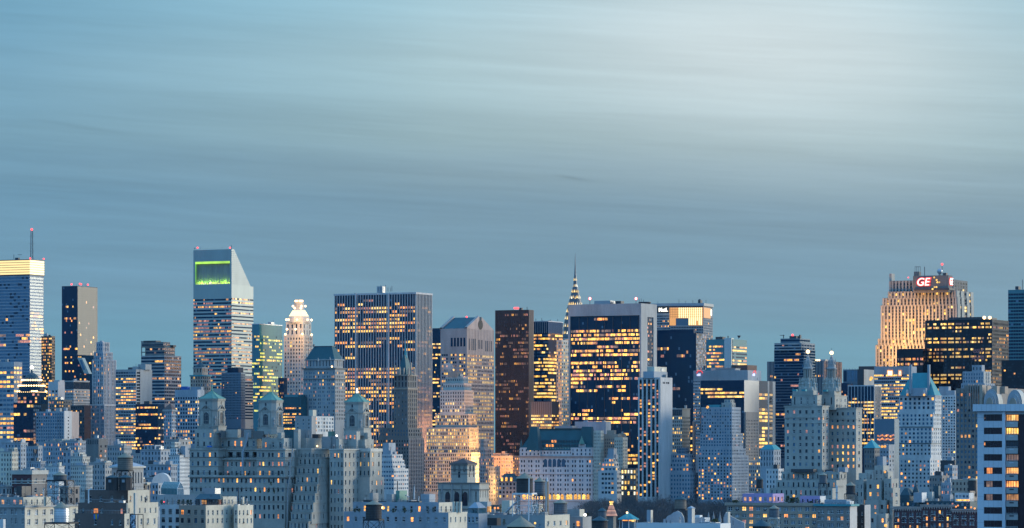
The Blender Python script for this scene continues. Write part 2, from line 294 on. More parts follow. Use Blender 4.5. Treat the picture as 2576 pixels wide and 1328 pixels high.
class Bd:
    """one building: an Empty at its near corner, walls, roofs and windows as children"""
    def __init__(s, name, label, cat, D, group=None, a=26.0):
        s.name, s.label, s.cat, s.D, s.group, s.a = name, label, cat, D, group, R(a)
        s.root = None; s.cd = None; s.wins = []; s.rects = []; s.O = Vector((0, 0, 0))
    def rect(s, xl, xc, xr, D=None):
        a = s.a; u = Vector((-math.cos(a), math.sin(a))); v = Vector((math.sin(a), math.cos(a)))
        tl, tcn, tr = ((x - 1288) / FPX for x in (xl, xc, xr))
        kl = (tl - tcn) / (u.x - tl * u.y); kr = (tr - tcn) / (v.x - tr * v.y)
        cfac = 1 + .5 * (kl * math.sin(a) + kr * math.cos(a))
        if D is None: D = s.D if s.cd is None else s.cd / cfac
        if s.cd is None: s.cd = D * cfac
        C = Vector((tcn * D, D))
        r = dict(C=C, u=u, v=v, L=kl * D, R=kr * D, D=D)
        r['poly'] = [C, C + v * r['R'], C + v * r['R'] + u * r['L'], C + u * r['L']]
        if s.root is None:
            s.O = Vector((C.x, C.y, 0)); s.root = empty(s.name, s.O)
            tag(s.root, s.label, s.cat, s.group)
        return r
    def inset(s, r, d):
        C = r['C'] + r['u'] * d + r['v'] * d; Ln, Rn = r['L'] - 2 * d, r['R'] - 2 * d
        return [C, C + r['v'] * Rn, C + r['v'] * Rn + r['u'] * Ln, C + r['u'] * Ln]
    def put(s, mb, name, smooth=False): 
        return mb.build(name, s.root, s.O, smooth)
    def tier(s, xl, xc, xr, yt, wall, L=None, R=None, yb=1340, on=None, D=None, roof='roof_tar', par=1.0, cornice=None, name='wall', gap=None, wallR=None):
        r = s.rect(xl, xc, xr, D); D = r['D']
        z1 = Zp(yt, D); z0 = 0.0 if on is None else (on['z1'] - on.get('par', 0) - .2)
        if gap is not None: z0 = Zp(gap, D)
        r['z0'], r['z1'], r['par'] = z0, z1, par; r['wall'] = wall
        mb = MB(); zb = max(z0, Zp(yb, D))
        k = D / FPX
        A = r['C'] + r['u'] * r['L']
        s.face(mb, A, -r['u'], r['L'], z0, z1, zb, L, wall, k)
        s.face(mb, r['C'], r['v'], r['R'], z0, z1, zb, R, wallR or wall, k)
        pl = r['poly']
        for i in (1, 2):
            a, b = pl[i], pl[i + 1]
            mb.poly([(a.x, a.y, z0), (b.x, b.y, z0), (b.x, b.y, z1), (a.x, a.y, z1)], wall)
        # parapet and roof
        t = min(.45, .2 * min(r['L'], r['R'])); ins = s.inset(r, t)
        if par > 0:
            for i in range(4):
                a, b, c, d = pl[i], pl[(i + 1) % 4], ins[(i + 1) % 4], ins[i]
                mb.poly([(a.x, a.y, z1), (b.x, b.y, z1), (c.x, c.y, z1), (d.x, d.y, z1)], wall)
                mb.poly([(d.x, d.y, z1), (c.x, c.y, z1), (c.x, c.y, z1 - par), (d.x, d.y, z1 - par)], wall)
            mb.poly([(p.x, p.y, z1 - par) for p in ins], roof)
        else: mb.poly([(p.x, p.y, z1) for p in pl], roof)
        s.put(mb, name)
        if cornice:
            for (dz, h, out, m) in cornice: s.ring(r, z1 - dz - h, z1 - dz, out, m)
        s.rects.append(r); return r
    def ring(s, r, z0, z1, out, m, name='cornice'):
        mb = MB(); o = s.inset(r, -out); i = s.inset(r, .02)
        for k in range(4):
            a, b, c, d = o[k], o[(k + 1) % 4], i[(k + 1) % 4], i[k]
            mb.poly([(a.x, a.y, z0), (b.x, b.y, z0), (b.x, b.y, z1), (a.x, a.y, z1)], m)
            mb.poly([(a.x, a.y, z1), (b.x, b.y, z1), (c.x, c.y, z1), (d.x, d.y, z1)], m)
            mb.poly([(d.x, d.y, z0), (c.x, c.y, z0), (b.x, b.y, z0), (a.x, a.y, z0)], m)
        s.put(mb, name)
    def face(s, mb, A, t, W, z0, z1, zb, f, wall, k):
        def q(x0, x1, za, zc, m, off=0.0):
            n = Vector((t.y, -t.x)); p0 = A + t * x0 + n * off; p1 = A + t * x1 + n * off
            mb.poly([(p0.x, p0.y, za), (p1.x, p1.y, za), (p1.x, p1.y, zc), (p0.x, p0.y, zc)], m)
        if not f or f['nc'] == 0: q(0, W, z0, z1, wall); return
        fh = f['fp'] * k; mt = f['mt'] * k; ms = f['ms'] * k; rec = f['rec']
        nr = int((z1 - mt - zb) / fh + .01)
        if f['nr']: nr = min(nr, f['nr'])
        n = Vector((t.y, -t.x)); cw = (W - 2 * ms) / f['nc']; ww = cw * f['ww']; ang = math.atan2(t.y, t.x)
        xs = []
        for i in range(f['nc']):
            x = ms + (i + .5) * cw
            if f['grp']:
                g = f['grp']; c = ms + ((i // g) + .5) * g * cw; x = c + (x - c) * .72
            xs.append(x)
        full = f['ww'] >= .97
        zc = z1
        for r_ in range(nr):
            top = z1 - mt - r_ * fh - fh * (1 - f['wh']) * .45; bot = top - fh * f['wh']
            if bot < z0 + .05: break
            q(0, W, top, zc, wall); zc = bot
            p = f['lit'] * (f['rows'][r_ % len(f['rows'])] if f['rows'] else 1.0)
            if f['mode'] == 'run' and not f['rows']: p = min(1, f['lit'] * rnd.choice([.1, .5, 1, 1.2, 1.6, 2.0]))
            state = rnd.random() < p; hue = pick(PAL[f['pal']]); x_prev = 0.0
            for i, x in enumerate(xs):
                if f['mode'] == 'run':
                    if state:
                        if rnd.random() < .28 * (1 - p): state = False
                    elif rnd.random() < .28 * p: state = True
                    lit = state and rnd.random() < .9
                    if rnd.random() < .5: hue = pick(PAL[f['pal']])
                else:
                    lit = rnd.random() < p; hue = pick(PAL[f['pal']])
                if f['skip'] and rnd.random() < f['skip']: continue
                if f['drop'] and f['drop'](r_, i): continue
                xa, xb = x - ww / 2, x + ww / 2
                if xa > x_prev + .001: q(x_prev, xa, bot, top, wall)
                m = hue if lit else pick(GL[f['gl']])
                pa = A + t * xa; pb = A + t * xb; ia = pa - n * rec; ib = pb - n * rec
                mb.poly([(pa.x, pa.y, bot), (pb.x, pb.y, bot), (ib.x, ib.y, bot), (ia.x, ia.y, bot)], wall)
                mb.poly([(ia.x, ia.y, top), (ib.x, ib.y, top), (pb.x, pb.y, top), (pa.x, pa.y, top)], wall)
                if not full:
                    mb.poly([(pa.x, pa.y, bot), (ia.x, ia.y, bot), (ia.x, ia.y, top), (pa.x, pa.y, top)], wall)
                    mb.poly([(ib.x, ib.y, bot), (pb.x, pb.y, bot), (pb.x, pb.y, top), (ib.x, ib.y, top)], wall)
                c = (ia + ib) / 2
                s.wins.append((Vector((c.x, c.y, (top + bot) / 2)), ww, top - bot, ang, m, lit, f['kind'], f['frame']))
                if f['kind'] in ('sash', 'double'):
                    def bx(x0, x1, za, zc2, o, m):
                        p0, p1 = A + t * x0, A + t * x1; q0, q1 = p0 + n * o, p1 + n * o
                        mb.poly([(*q0, za), (*q1, za), (*q1, zc2), (*q0, zc2)], m); mb.poly([(*q0, zc2), (*q1, zc2), (*p1, zc2), (*p0, zc2)], m)
                        mb.poly([(*p0, za), (*q0, za), (*q0, zc2), (*p0, zc2)], m); mb.poly([(*q1, za), (*p1, za), (*p1, zc2), (*q1, zc2)], m)
                    bx(xa - .12, xb + .12, bot - .16, bot - .01, .12, 'limestone_pale')
                    if rnd.random() < .10: bx(x - .33, x + .33, bot + .01, bot + .42, .32, rnd.choice(['metal_grey', 'metal_dark', 'limestone_pale']))
                x_prev = xb
            if x_prev < W - .001: q(x_prev, W, bot, top, wall)
        q(0, W, z0, zc, wall)
        if f['pier']:
            pw, pd, pm = f['pier']; hw = cw * pw / 2; zt = z1 - .3
            for i in range(f['nc'] + 1):
                x = min(max(ms + i * cw, hw), W - hw)
                q(x - hw, x + hw, zb, zt, pm, pd)
                for sx in (-1, 1):
                    p0 = A + t * (x + sx * hw); p1 = p0 + n * pd
                    pts = [(p0.x, p0.y, zb), (p1.x, p1.y, zb), (p1.x, p1.y, zt), (p0.x, p0.y, zt)]
                    mb.poly(pts if sx < 0 else list(reversed(pts)), pm)
                p0 = A + t * (x - hw); p1 = A + t * (x + hw)
                mb.poly([(*(p0 + n * pd), zt), (*(p1 + n * pd), zt), (*p1, zt), (*p0, zt)], pm)
    def boxpx(s, xl, xc, xr, yt, yb, m, name, D=None, roof=None, on=None):
        """a plain block set on a roof: bulkhead, lift house, louvre box"""
        r = s.rect(xl, xc, xr, D); mb = MB(); z1 = Zp(yt, r['D'])
        z0 = Zp(yb, r['D']) if on is None else on['z1'] - on.get('par', 0)
        mb.prism(r['poly'], min(z0, z1 - .5), z1, m, mtop=roof or m)
        r['z0'], r['z1'], r['par'], r['wall'] = z0, z1, 0, m
        s.put(mb, name); return r
    def clutter(s, r, n, names=('roof_house', 'vent_box', 'duct'), m=('concrete', 'metal_grey', 'stone_blue', 'metal_dark'), hmax=4.0):
        for i in range(n):
            w, d, h = rnd.uniform(1.2, 4.5), rnd.uniform(1.2, 4), rnd.uniform(1, hmax)
            if r['L'] < w + 2 or r['R'] < d + 2: w, d = min(w, r['L'] * .3), min(d, r['R'] * .3)
            x = rnd.uniform(1, max(1.1, r['L'] - w - 1)); y = rnd.uniform(1, max(1.1, r['R'] - d - 1))
            C = r['C'] + r['u'] * x + r['v'] * y; mb = MB(); z = r['z1'] - r['par']
            mm = rnd.choice(m)
            mb.prism([C, C + r['v'] * d, C + r['v'] * d + r['u'] * w, C + r['u'] * w], z, z + h, mm)
            if h > 2 and rnd.random() < .5:
                c = C + r['v'] * d * .5 + r['u'] * w * .5
                mb.tube((c.x, c.y, z + h), (c.x, c.y, z + h + rnd.uniform(1, 3.5)), .12, 'metal_dark')
            s.put(mb, rnd.choice(names))
    def roofscape(s, r, n=14, rail=True):
        """pipes, vents, small units, wires and a rail on a roof seen from near"""
        z = r['z1'] - r['par']
        for i in range(n):
            x, y = rnd.uniform(.8, max(.9, r['L'] - .8)), rnd.uniform(.8, max(.9, r['R'] - .8)); p = r['C'] + r['u'] * x + r['v'] * y; mb = MB(); t = rnd.random()
            if t < .4:
                h = rnd.uniform(1.2, 3.2); mb.tube((p.x, p.y, z), (p.x, p.y, z + h), rnd.uniform(.06, .16), rnd.choice(['metal_grey', 'metal_dark', 'steel_white']), 6); nm = 'vent_pipe'
                if rnd.random() < .5: mb.lathe(tuple(p), [(.3, z + h), (.3, z + h + .3), (.05, z + h + .45)], 'metal_grey', 8)
            elif t < .6:
                w = rnd.uniform(.6, 1.4); mb.prism([p, p + r['v'] * w, p + r['v'] * w + r['u'] * w * 1.3, p + r['u'] * w * 1.3], z, z + rnd.uniform(.8, 1.7), rnd.choice(['metal_grey', 'stone_blue', 'metal_pale'])); nm = 'cooling_unit'
            elif t < .75:
                q = p + r['u'] * rnd.uniform(2, 6); h = z + rnd.uniform(.4, 1.2); mb.tube((p.x, p.y, h), (q.x, q.y, h), .14, rnd.choice(['metal_grey', 'metal_dark']), 5); mb.tube((p.x, p.y, z), (p.x, p.y, h), .1, 'metal_dark', 4); mb.tube((q.x, q.y, z), (q.x, q.y, h), .1, 'metal_dark', 4); nm = 'duct'
            else:
                h = rnd.uniform(2.5, 5.5); mb.tube((p.x, p.y, z), (p.x, p.y, z + h), .05, 'metal_dark', 4); nm = 'antenna'
                for k in range(rnd.choice([0, 2, 3])): mb.tube((p.x - .6, p.y, z + h - .25 * k), (p.x + .6, p.y, z + h - .25 * k), .03, 'metal_dark', 3)
            s.put(mb, nm)
        if rail:
            mb = MB(); pl = s.inset(r, .15)
            for a, c2 in ((pl[3], pl[0]), (pl[0], pl[1])):
                ln = (c2 - a).length
                for j in range(int(ln / 1.4) + 1): q = a + (c2 - a) * (j * 1.4 / ln); mb.tube((q.x, q.y, r['z1']), (q.x, q.y, r['z1'] + 1.0), .03, 'metal_dark', 3)
                for hh in (.5, 1.0): mb.tube((*a, r['z1'] + hh), (*c2, r['z1'] + hh), .03, 'metal_dark', 3)
            s.put(mb, 'railing')
    def mast(s, px, y0, y1, r=.25, m='metal_dark', D=None, name='antenna', light=None):
        D = D or (s.cd or s.D); mb = MB(); a, b = P(px, y0, D), P(px, y1, D)
        mb.tube(a, b, r, m)
        o = s.put(mb, name)
        if light: s.lamp(px, y1, light, D=D)
        return o
    def lamp(s, px, py, r=1.5, m='beacon_red', D=None, name='beacon'):
        mb = MB(); r = r * (.72 if m == 'beacon_red' else 1); c = P(px, py, D or (s.cd or s.D)); mb.ball(c, r, m, 8, 6); return s.put(mb, name)
    def pyramid(s, r, yapex, m, over=.4, z=None, name='roof', top=0.0):
        mb = MB(); z0 = z if z is not None else r['z1']; za = Zp(yapex, r['D'])
        b = s.inset(r, -over)
        d = min(r['L'], r['R'])
        t = s.inset(r, d * (.5 - top * .5) - .02)
        mb.loft(b, z0, t, za, m); mb.poly([(p.x, p.y, z0) for p in reversed(b)], m)
        return s.put(mb, name)
    def mansard(s, r, ytop, ins, m, over=.3, name='roof', flat='roof_tar'):
        mb = MB(); b = s.inset(r, -over); t = s.inset(r, ins); z0, z1 = r['z1'], Zp(ytop, r['D'])
        mb.loft(b, z0, t, z1, m, cap=False); mb.poly([(p.x, p.y, z1) for p in t], flat); mb.poly([(p.x, p.y, z0) for p in reversed(b)], m)
        s.put(mb, name); return dict(r, z1=z1, C=t[0], L=r['L'] - 2 * ins, R=r['R'] - 2 * ins, poly=t, par=0)
    def lathe(s, px, D, prof, m, name, seg=12, smooth=False, rot=0.0):
        mb = MB(); c = P(px, 1000, D); kk = D / FPX
        mb.lathe((c.x, c.y), [(w * kk, Zp(y, D)) for w, y in prof], m, seg, rot)
        return s.put(mb, name, smooth)
    def done(s, cap=100, lim=None):
        """the windows that show most become parts of their own; past a hundred the rest is one stuff part"""
        w = s.wins
        order = sorted(range(len(w)), key=lambda i: -(w[i][0].z * .02 + (4 if w[i][5] else 0) + w[i][1] * w[i][2] * .05 + rnd.random()))
        own = set(order[:cap]) if len(w) > cap else set(range(len(w)))
        mb = MB()
        for i, (c, ww, hh, ang, m, lit, kind, frame) in enumerate(w):
            if i in own:
                o = bpy.data.objects.new('window', unit_window(kind, m)); COL.objects.link(o); o.parent = s.root
                o.location = c - s.O; o.rotation_euler = (0, 0, ang); o.scale = (ww, 1, hh)
                if kind != 'pane': fr = bpy.data.objects.new('frame', unit_frame(kind, frame)); COL.objects.link(fr); fr.parent = o
            else:
                t = Vector((math.cos(ang), math.sin(ang), 0)) * ww / 2; h = Vector((0, 0, hh / 2))
                mb.poly([c - t - h, c + t - h, c + t + h, c - t + h], m)
        if mb.f:
            o = s.put(mb, 'windows'); o['kind'] = 'stuff'
        return s
# ------------------------------------------------------------------ the ground under the city
def ground():
    mb = MB(); mb.poly([(-40000, -3000, 0), (40000, -3000, 0), (40000, 60000, 0), (-40000, 60000, 0)], 'ground_dark')
    g = mb.build('ground'); g['kind'] = 'structure'
    a = P(1100, 1250, 2450); mb = MB(); mb.poly([(-150, 2050, .05), (380, 1950, .05), (330, 2960, .05), (-120, 3050, .05)], 'park_soil')
    g = mb.build('park_ground'); g['kind'] = 'structure'
ground()
PAL['crown'] = [('crown_band', 1)]; PAL['hot'] = [('crown_hot', 3), ('lit_bright', 1)]
def pointlight(b, px, py, D, dy, energy, col=(1, .62, .25), r=1.0, name='floodlight'):
    l = bpy.data.lights.new(name, 'POINT'); l.energy = energy; l.color = col; l.shadow_soft_size = r
    o = bpy.data.objects.new(name, l); COL.objects.link(o); o.parent = b.root
    p = P(px, py, D); p.y -= dy; o.location = p - b.O; return o
def text(b, s, px, py, hpx, D, ang, m, ext=.3, shear=0.0, sx=1.0, name='lettering', off=.4, bold=.0):
    c = bpy.data.curves.new(name, 'FONT'); c.body = s; c.size = hpx * D / FPX / .72; c.align_x = 'CENTER'; c.align_y = 'CENTER'
    c.extrude = ext; c.shear = shear; c.offset = bold; c.materials.append(MATS[m])
    o = bpy.data.objects.new(name, c); COL.objects.link(o); o.parent = b.root
    p = P(px, py, D); n = Vector((math.sin(ang), -math.cos(ang), 0)); p = p + n * off
    dg = bpy.context.evaluated_depsgraph_get(); me = bpy.data.meshes.new_from_object(o.evaluated_get(dg)); me.name = name
    bpy.data.objects.remove(o); o = bpy.data.objects.new(name, me); COL.objects.link(o); o.parent = b.root
    o.location = p - b.O; o.rotation_euler = (R(90), 0, ang); o.scale = (sx, 1, 1); return o
def onleft(b, r, px):
    """depth of the point of the left face that is seen at px"""
    t = (px - 1288) / FPX; k = (r['C'].x - t * r['C'].y) / (t * r['u'].y - r['u'].x); return r['C'].y + r['u'].y * k
def onright(b, r, px):
    t = (px - 1288) / FPX; k = (r['C'].x - t * r['C'].y) / (t * r['v'].y - r['v'].x); return r['C'].y + r['v'].y * k
LA = -R(26); RA = R(64)

# --- glass tower with a burning crown band, far left
b = Bd('office_tower', 'tall glass tower with a glowing striped crown and a lattice mast', 'office tower', 4200)
r = b.tier(-36, 75, 110, 692, 'stone_blue', fc(22, 8, 1, .74, .14, 'mix', 'blue', 'run', rows=[0, 0, 0, .3, 0, 0, 0, 0, 0, .2, 0, 1.6, .6, .1, 0, 0, 0, 0, 1.4, 2.6, 1.6, .6], mt=3), fc(14, 8, 1, .6, .3, 'mix', 'ice', 'run', rows=[0, 0, 0, 0, .1, 0, .3, .2, 0, .3, .3, 2, 1, .6, .8, .5, 1, .4, 2, 1.4, .8], mt=3), yb=1000, par=0)  # paler west panes: bright sky reflection put into their colour
r2 = b.tier(-37, 75, 111.5, 652, 'metal_dark', fc(16, 6.1, 1, .8, 1, 'crown', rec=.1, mt=1.5), fc(8, 6.1, 1, .8, 1, 'crown', rec=.1, mt=1.5), on=r, name='lit_crown')
mb = MB(); D = 4235; p0 = P(80, 650, D)
for sx, sy in ((-1, -1), (1, -1), (1, 1), (-1, 1)): mb.tube((p0.x + sx * 1.3, p0.y + sy * 1.3, p0.z - 2), (p0.x + sx * 1.0, p0.y + sy * 1.0, Zp(580, D)), .28, 'metal_dark', 4)
for i in range(15):
    z = p0.z + i * 2.2; sg = -1 if i % 2 else 1
    mb.tube((p0.x - 1.2 * sg, p0.y - 1.2, z), (p0.x + 1.2 * sg, p0.y - 1.2, z + 2.2), .18, 'metal_dark', 4)
    if i % 4 == 0: mb.tube((p0.x - 3.5, p0.y, z), (p0.x + 3.5, p0.y, z), .12, 'metal_dark', 4)
b.put(mb, 'lattice_mast'); b.lamp(80, 577, 2.0, D=D); b.lamp(76, 650, 1.5, D=4190); b.lamp(110, 651, 1.5, D=4230)
b.mast(35, 652, 640, .3, D=4230); b.boxpx(38, 46, 50, 648, 653, 'metal_dark', 'roof_house', D=4230); b.mast(50, 641, 640.5, 3, D=4240, name='crane_arm')
b.done()
b = Bd('office_building', 'pale banded office block with rows of bright yellow floors at the left edge', 'office building', 3350)
r = b.tier(-30, 35, 56, 910, 'stone_blue', fc(7, 11.6, .86, .5, .75, 'office', 'blue', 'run', mt=10, rows=[0, .3, .4, .6, .9, .5, .9, .7, .3, .5, .6, 1.2, 1.2, 1.2, 1.2, 1.2, 1.2]), fc(3, 11.6, .8, .5, .6, 'office', 'blue', mt=10), yb=1115)
b.clutter(r, 3); b.done()
b = Bd('office_tower', 'slim dark brown tower with scattered yellow windows beside the banded glass tower', 'office tower', 3900)
r = b.tier(104, 130, 138.5, 845, 'bronze', fc(7, 7.6, .72, .5, .62, 'office', 'black', mt=3), fc(3, 7.6, .6, .5, .2, 'dim', 'black', mt=3), yb=1000)
b.clutter(r, 3); b.done()
# --- black slab
b = Bd('residential_tower', 'black glass slab tower with sky sheen painted on its west side, red roof lights', 'tower', 4600)
r = b.tier(155.5, 195, 245, 719, 'glass_navy', fc(12, 5.9, .84, .8, .13, 'home', 'navy', rec=.08, mt=2, rows=[0, 0, 0, 0, 0, 0, 0, 0, 2, 0, 0, 0, 0, 5, 1, 0, 0, 0, 0, .5, .4, .3, 0, 0, 0, .4, 3, 1.2, .8, 0, .8, .8, .4, .2]), None, yb=960)
mb = MB(); C, v, n = r['C'], r['v'], Vector((r['v'].y, -r['v'].x)); b.face(mb, C + n * .25, v, r['R'], r['z1'] - 100, r['z1'] - .3, r['z1'] - 100, fc(17, 5.9, .88, .88, .02, 'mix', 'mirror', rec=.05, mt=1), 'metal_dark', r['D'] / FPX)  # same dark glass, coloured tan here for the bright sky it reflects
mb2 = MB(); zt = r['z1'] - .3
p = [C + n * .25, C + v * r['R'] + n * .25]
b.put(mb, 'west_wall')
for x, y in ((180, 717), (201, 716), (204, 717), (221, 718)): b.lamp(x, y - 2, 1.7, D=4620)
for x in (186, 192, 198, 208, 214, 217): b.mast(x, 719, 713 + rnd.random() * 4, .2, D=4630)
b.done()
b = Bd('office_building', 'low dark office with a slanted pale end wall below the black slab', 'office building', 3600)
r = b.tier(158, 205, 236, 893, 'glass_navy', fc(10, 7, .8, .6, .1, 'home', 'navy', mt=2), fc(5, 7, .8, .6, .15, 'home', 'navy', mt=2), yb=960, par=.5)
mb = MB(); C = r['C']; q = lambda x, y, d: P(x, y, d)
d = 3588
f = [q(194, 899, d), q(206, 900, d), q(224, 940, d), q(212, 940, d)]; g = [p + Vector((2, 8, 0)) for p in f]
mb.poly(f, 'spandrel_pale'); mb.poly(g[::-1], 'spandrel_pale')
for i in range(4): mb.poly([f[i], g[i], g[(i + 1) % 4], f[(i + 1) % 4]], 'spandrel_pale')
b.put(mb, 'slanted_wall')
mb = MB(); f = [q(200, 905, d - .5), q(206, 905.5, d - .5), q(214, 930, d - .5), q(208, 930, d - .5)]; mb.poly(f, 'glass_blue'); b.put(mb, 'window'); b.done()
# --- pale stepped tower
b = Bd('apartment_tower', 'pale grey stepped tower with light corner piers and paired windows', 'apartment tower', 3150)
S = lambda lit: fc(8, 9.3, .5, .62, lit, 'home', 'blue', grp=2, mt=3)
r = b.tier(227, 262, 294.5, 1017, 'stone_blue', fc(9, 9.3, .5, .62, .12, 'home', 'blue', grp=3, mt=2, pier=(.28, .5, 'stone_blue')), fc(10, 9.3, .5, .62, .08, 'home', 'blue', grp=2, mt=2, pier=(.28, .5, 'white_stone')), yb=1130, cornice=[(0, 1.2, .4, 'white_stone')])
r = b.tier(232.5, 260, 291.5, 904, 'stone_blue', fc(6, 9.3, .55, .62, .14, 'pink', 'blue', grp=2, mt=2, pier=(.3, .5, 'white_stone')), fc(9, 9.3, .55, .62, .12, 'pink', 'blue', grp=3, mt=2, pier=(.3, .5, 'white_stone')), on=r)
r = b.tier(236.5, 259, 283, 885, 'stone_blue', fc(5, 9.3, .5, .6, .1, 'pink', 'blue', mt=2), fc(7, 9.3, .5, .6, .05, 'pink', 'blue', mt=2, pier=(.3, .4, 'white_stone')), on=r)
r = b.tier(242.5, 258, 275, 860, 'stone_blue', fc(3, 10, .5, .6, .2, 'pink', 'blue', mt=3), fc(4, 11, .5, .6, 0, 'pink', 'blue', mt=2, pier=(.3, .4, 'white_stone')), on=r)
b.boxpx(251, 256, 262, 857, 861, 'stone_blue', 'roof_house'); b.done()
b = Bd('apartment_building', 'squat stone base block with tall dark openings under the stepped tower', 'apartment building', 2700)
r = b.tier(215, 248, 271.5, 1103, 'dark_stone', fc(7, 14, .5, .8, .05, 'home', 'dark', mt=2, nr=1), fc(2, 12, .4, .5, .3, 'home', 'res', mt=14, nr=3), yb=1170); b.clutter(r, 2); b.done()
# --- dark terraced tower with an open frame on top
b = Bd('office_tower', 'dark curved tower with an open frame at its stepped top', 'office tower', 3350)
st = fc(12, 8.6, 1, .55, .10, 'pink', 'navy', 'run', mt=2)
r = b.tier(355, 414, 456, 894, 'stone_grey', fc(12, 8.6, 1, .55, .13, 'pink', 'navy', 'run', mt=2), fc(9, 8.6, .9, .6, .12, 'mix', 'navy', mt=2), yb=1020)
r = b.tier(367, 413, 440, 872, 'dark_stone', fc(9, 8.6, 1, .5, .12, 'dim', 'navy', mt=2), fc(6, 8.6, .9, .5, .02, 'dim', 'blue', mt=2), on=r)
r = b.tier(357, 411, 428, 860, 'dark_stone', fc(9, 7, 1, .45, 0, 'dim', 'navy', mt=4), fc(4, 7, .9, .45, 0, 'dim', 'blue', mt=3), gap=871)
for x in (356.5, 366.5): b.mast(x, 896, 860, .5, 'dark_stone', D=3385, name='frame_post')
for y in (859, 873, 886): 
    mb = MB(); mb.tube(P(355.5, y, 3390), P(368, y, 3380), .5, 'dark_stone'); b.put(mb, 'frame_beam')
b.boxpx(361, 392, 405, 856.5, 861, 'metal_dark', 'roof_house'); b.boxpx(428, 436, 443, 868, 873, 'metal_dark', 'roof_house'); b.done()
b = Bd('office_building', 'office with yellow floors and a blank pale end wall with a strip of dark windows', 'office building', 2950)
r = b.tier(291, 342, 382, 929, 'stone_grey', fc(8, 7.6, .9, .5, .7, 'office', 'navy', 'run', mt=5, rows=[0, .6, .9, 1.2, .7, .8, 1, 1.3, 1.3, .4, .3, .6, 1.3, 1, .9, .8, 1.4, 1.2, 1.4, 1.3, 1]), fc(1, 7.6, .9, .55, 0, 'home', 'black', mt=5, ms=0), yb=1135, par=.5, roof='roof_tar')
mb = MB(); a = r['C'] + r['v'] * (r['R'] * .24) + Vector((.9, -.44)) * .3; e = r['C'] + r['v'] * r['R'] + Vector((.9, -.44)) * .3
mb.poly([(*a, 0), (*e, 0), (*e, r['z1'] - .05), (*a, r['z1'] - .05)], 'stone_grey'); b.put(mb, 'blank_wall')
b.boxpx(347, 366, 381, 916, 930, 'stone_grey', 'roof_house'); b.clutter(r, 2); b.done()
b = Bd('office_building', 'low black glass office with ribbons of yellow light', 'office building', 2850)
r = b.tier(341, 396, 414, 1016, 'glass_navy', fc(16, 8.6, 1, .5, .32, 'gold', 'navy', 'run', mt=5), fc(5, 8.6, 1, .5, .3, 'gold', 'navy', mt=5), yb=1140); b.boxpx(362, 376, 382, 1009, 1017, 'metal_dark', 'roof_house'); b.done()
b = Bd('office_building', 'narrow stone block with a tiled hip roof beside the black office', 'office building', 2830)
r = b.tier(412, 432, 443, 1030, 'stone_blue', fc(4, 9, .4, .6, .2, 'home', 'res', mt=4), fc(3, 9, .5, .6, .15, 'home', 'res', mt=4), yb=1110, par=0, cornice=[(0, 1.5, .8, 'stone_grey')]); b.pyramid(r, 1015, 'tile_brown', .5); b.done()
b = Bd('office_building', 'blue grey office block with square windows and a blank top storey', 'office building', 2900)
r = b.tier(440, 497, 514, 980, 'stone_blue', fc(9, 9.3, .62, .6, .3, 'office', 'navy', mt=17, rows=[.4, 1.2, .6, 1.6, 2, .3, .8, .2, .2, 2.4, 1.8, .4, 2]), fc(3, 9.3, .6, .6, .25, 'office', 'navy', mt=17), yb=1120)
b.boxpx(455, 472, 478, 972, 981, 'awning_blue', 'louvre_box'); b.boxpx(480, 506, 512, 973, 981, 'stone_blue', 'roof_house'); b.done()
b = Bd('apartment_tower', 'small stone tower with a teal domed roof and thin spire', 'tower', 3000)
r = b.tier(479, 510, 530, 943, 'tan_brick', fc(5, 9, .45, .6, .12, 'home', 'res', mt=3), fc(4, 9, .45, .6, .1, 'home', 'res', mt=3), yb=990, cornice=[(0, 1.2, .6, 'copper_teal')])
r = b.tier(486, 508, 523, 924, 'tan_brick', fc(3, 12, .35, .8, 0, 'home', 'dark', mt=2), fc(3, 12, .35, .8, .1, 'home', 'dark', mt=2), on=r, cornice=[(0, .8, .5, 'stone_grey')])
b.lathe(505, 3020, [(15, 925), (12, 919), (6, 915), (3.4, 912), (3.4, 906), (2, 904), (.7, 900), (.2, 894)], ['slate'] * 3 + ['dark_stone'] * 4, 'roof', 8); b.done()
# --- slant topped tower
b = Bd('office_tower', 'silver tower with a slanted roof and a recess lit lime green', 'office tower', 3990)
r = b.tier(486.5, 582.5, 637.5, 717, 'spandrel_pale', fc(34, 8.85, 1, .5, .55, 'pink', 'navy', 'run', mt=32, rows=[.5, .9, 1.7, 1, .9, .8, 1.5, .6, 1, 1.8, .4, 1.4, .6, .8, 1.3, 1.6, .5, .7, 1, .5, .7, .8, .4, .9, .5, .7]), fc(20, 8.85, 1, .42, .62, 'mix', 'navy', 'run', mt=30), yb=985, par=0)
C, u, v, Ln, Rn = r['C'], r['u'], r['v'], r['L'], r['R']; zt, zs = Zp(626.5, 3990), r['z1']
mb = MB()
prof = [(0, zt), (.12 * Rn, zt), (.87 * Rn, zs + .2), (Rn, zs + .2)]
def pt(a, w, z): q = C + u * a + v * w; return (q.x, q.y, z)
mb.poly([pt(0, 0, zs), pt(0, Rn, zs)] + [pt(0, w, z) for w, z in reversed(prof)], 'spandrel_pale')
mb.poly([pt(Ln, Rn, zs), pt(Ln, 0, zs)] + [pt(Ln, w, z) for w, z in prof], 'spandrel_pale')
for i in range(3): mb.poly([pt(0, prof[i][0], prof[i][1]), pt(0, prof[i + 1][0], prof[i + 1][1]), pt(Ln, prof[i + 1][0], prof[i + 1][1]), pt(Ln, prof[i][0], prof[i][1])], 'metal_pale')
xa, xb, ya, yb_ = Ln * .045, Ln * .955, Zp(713.5, 3990), Zp(656, 3990)
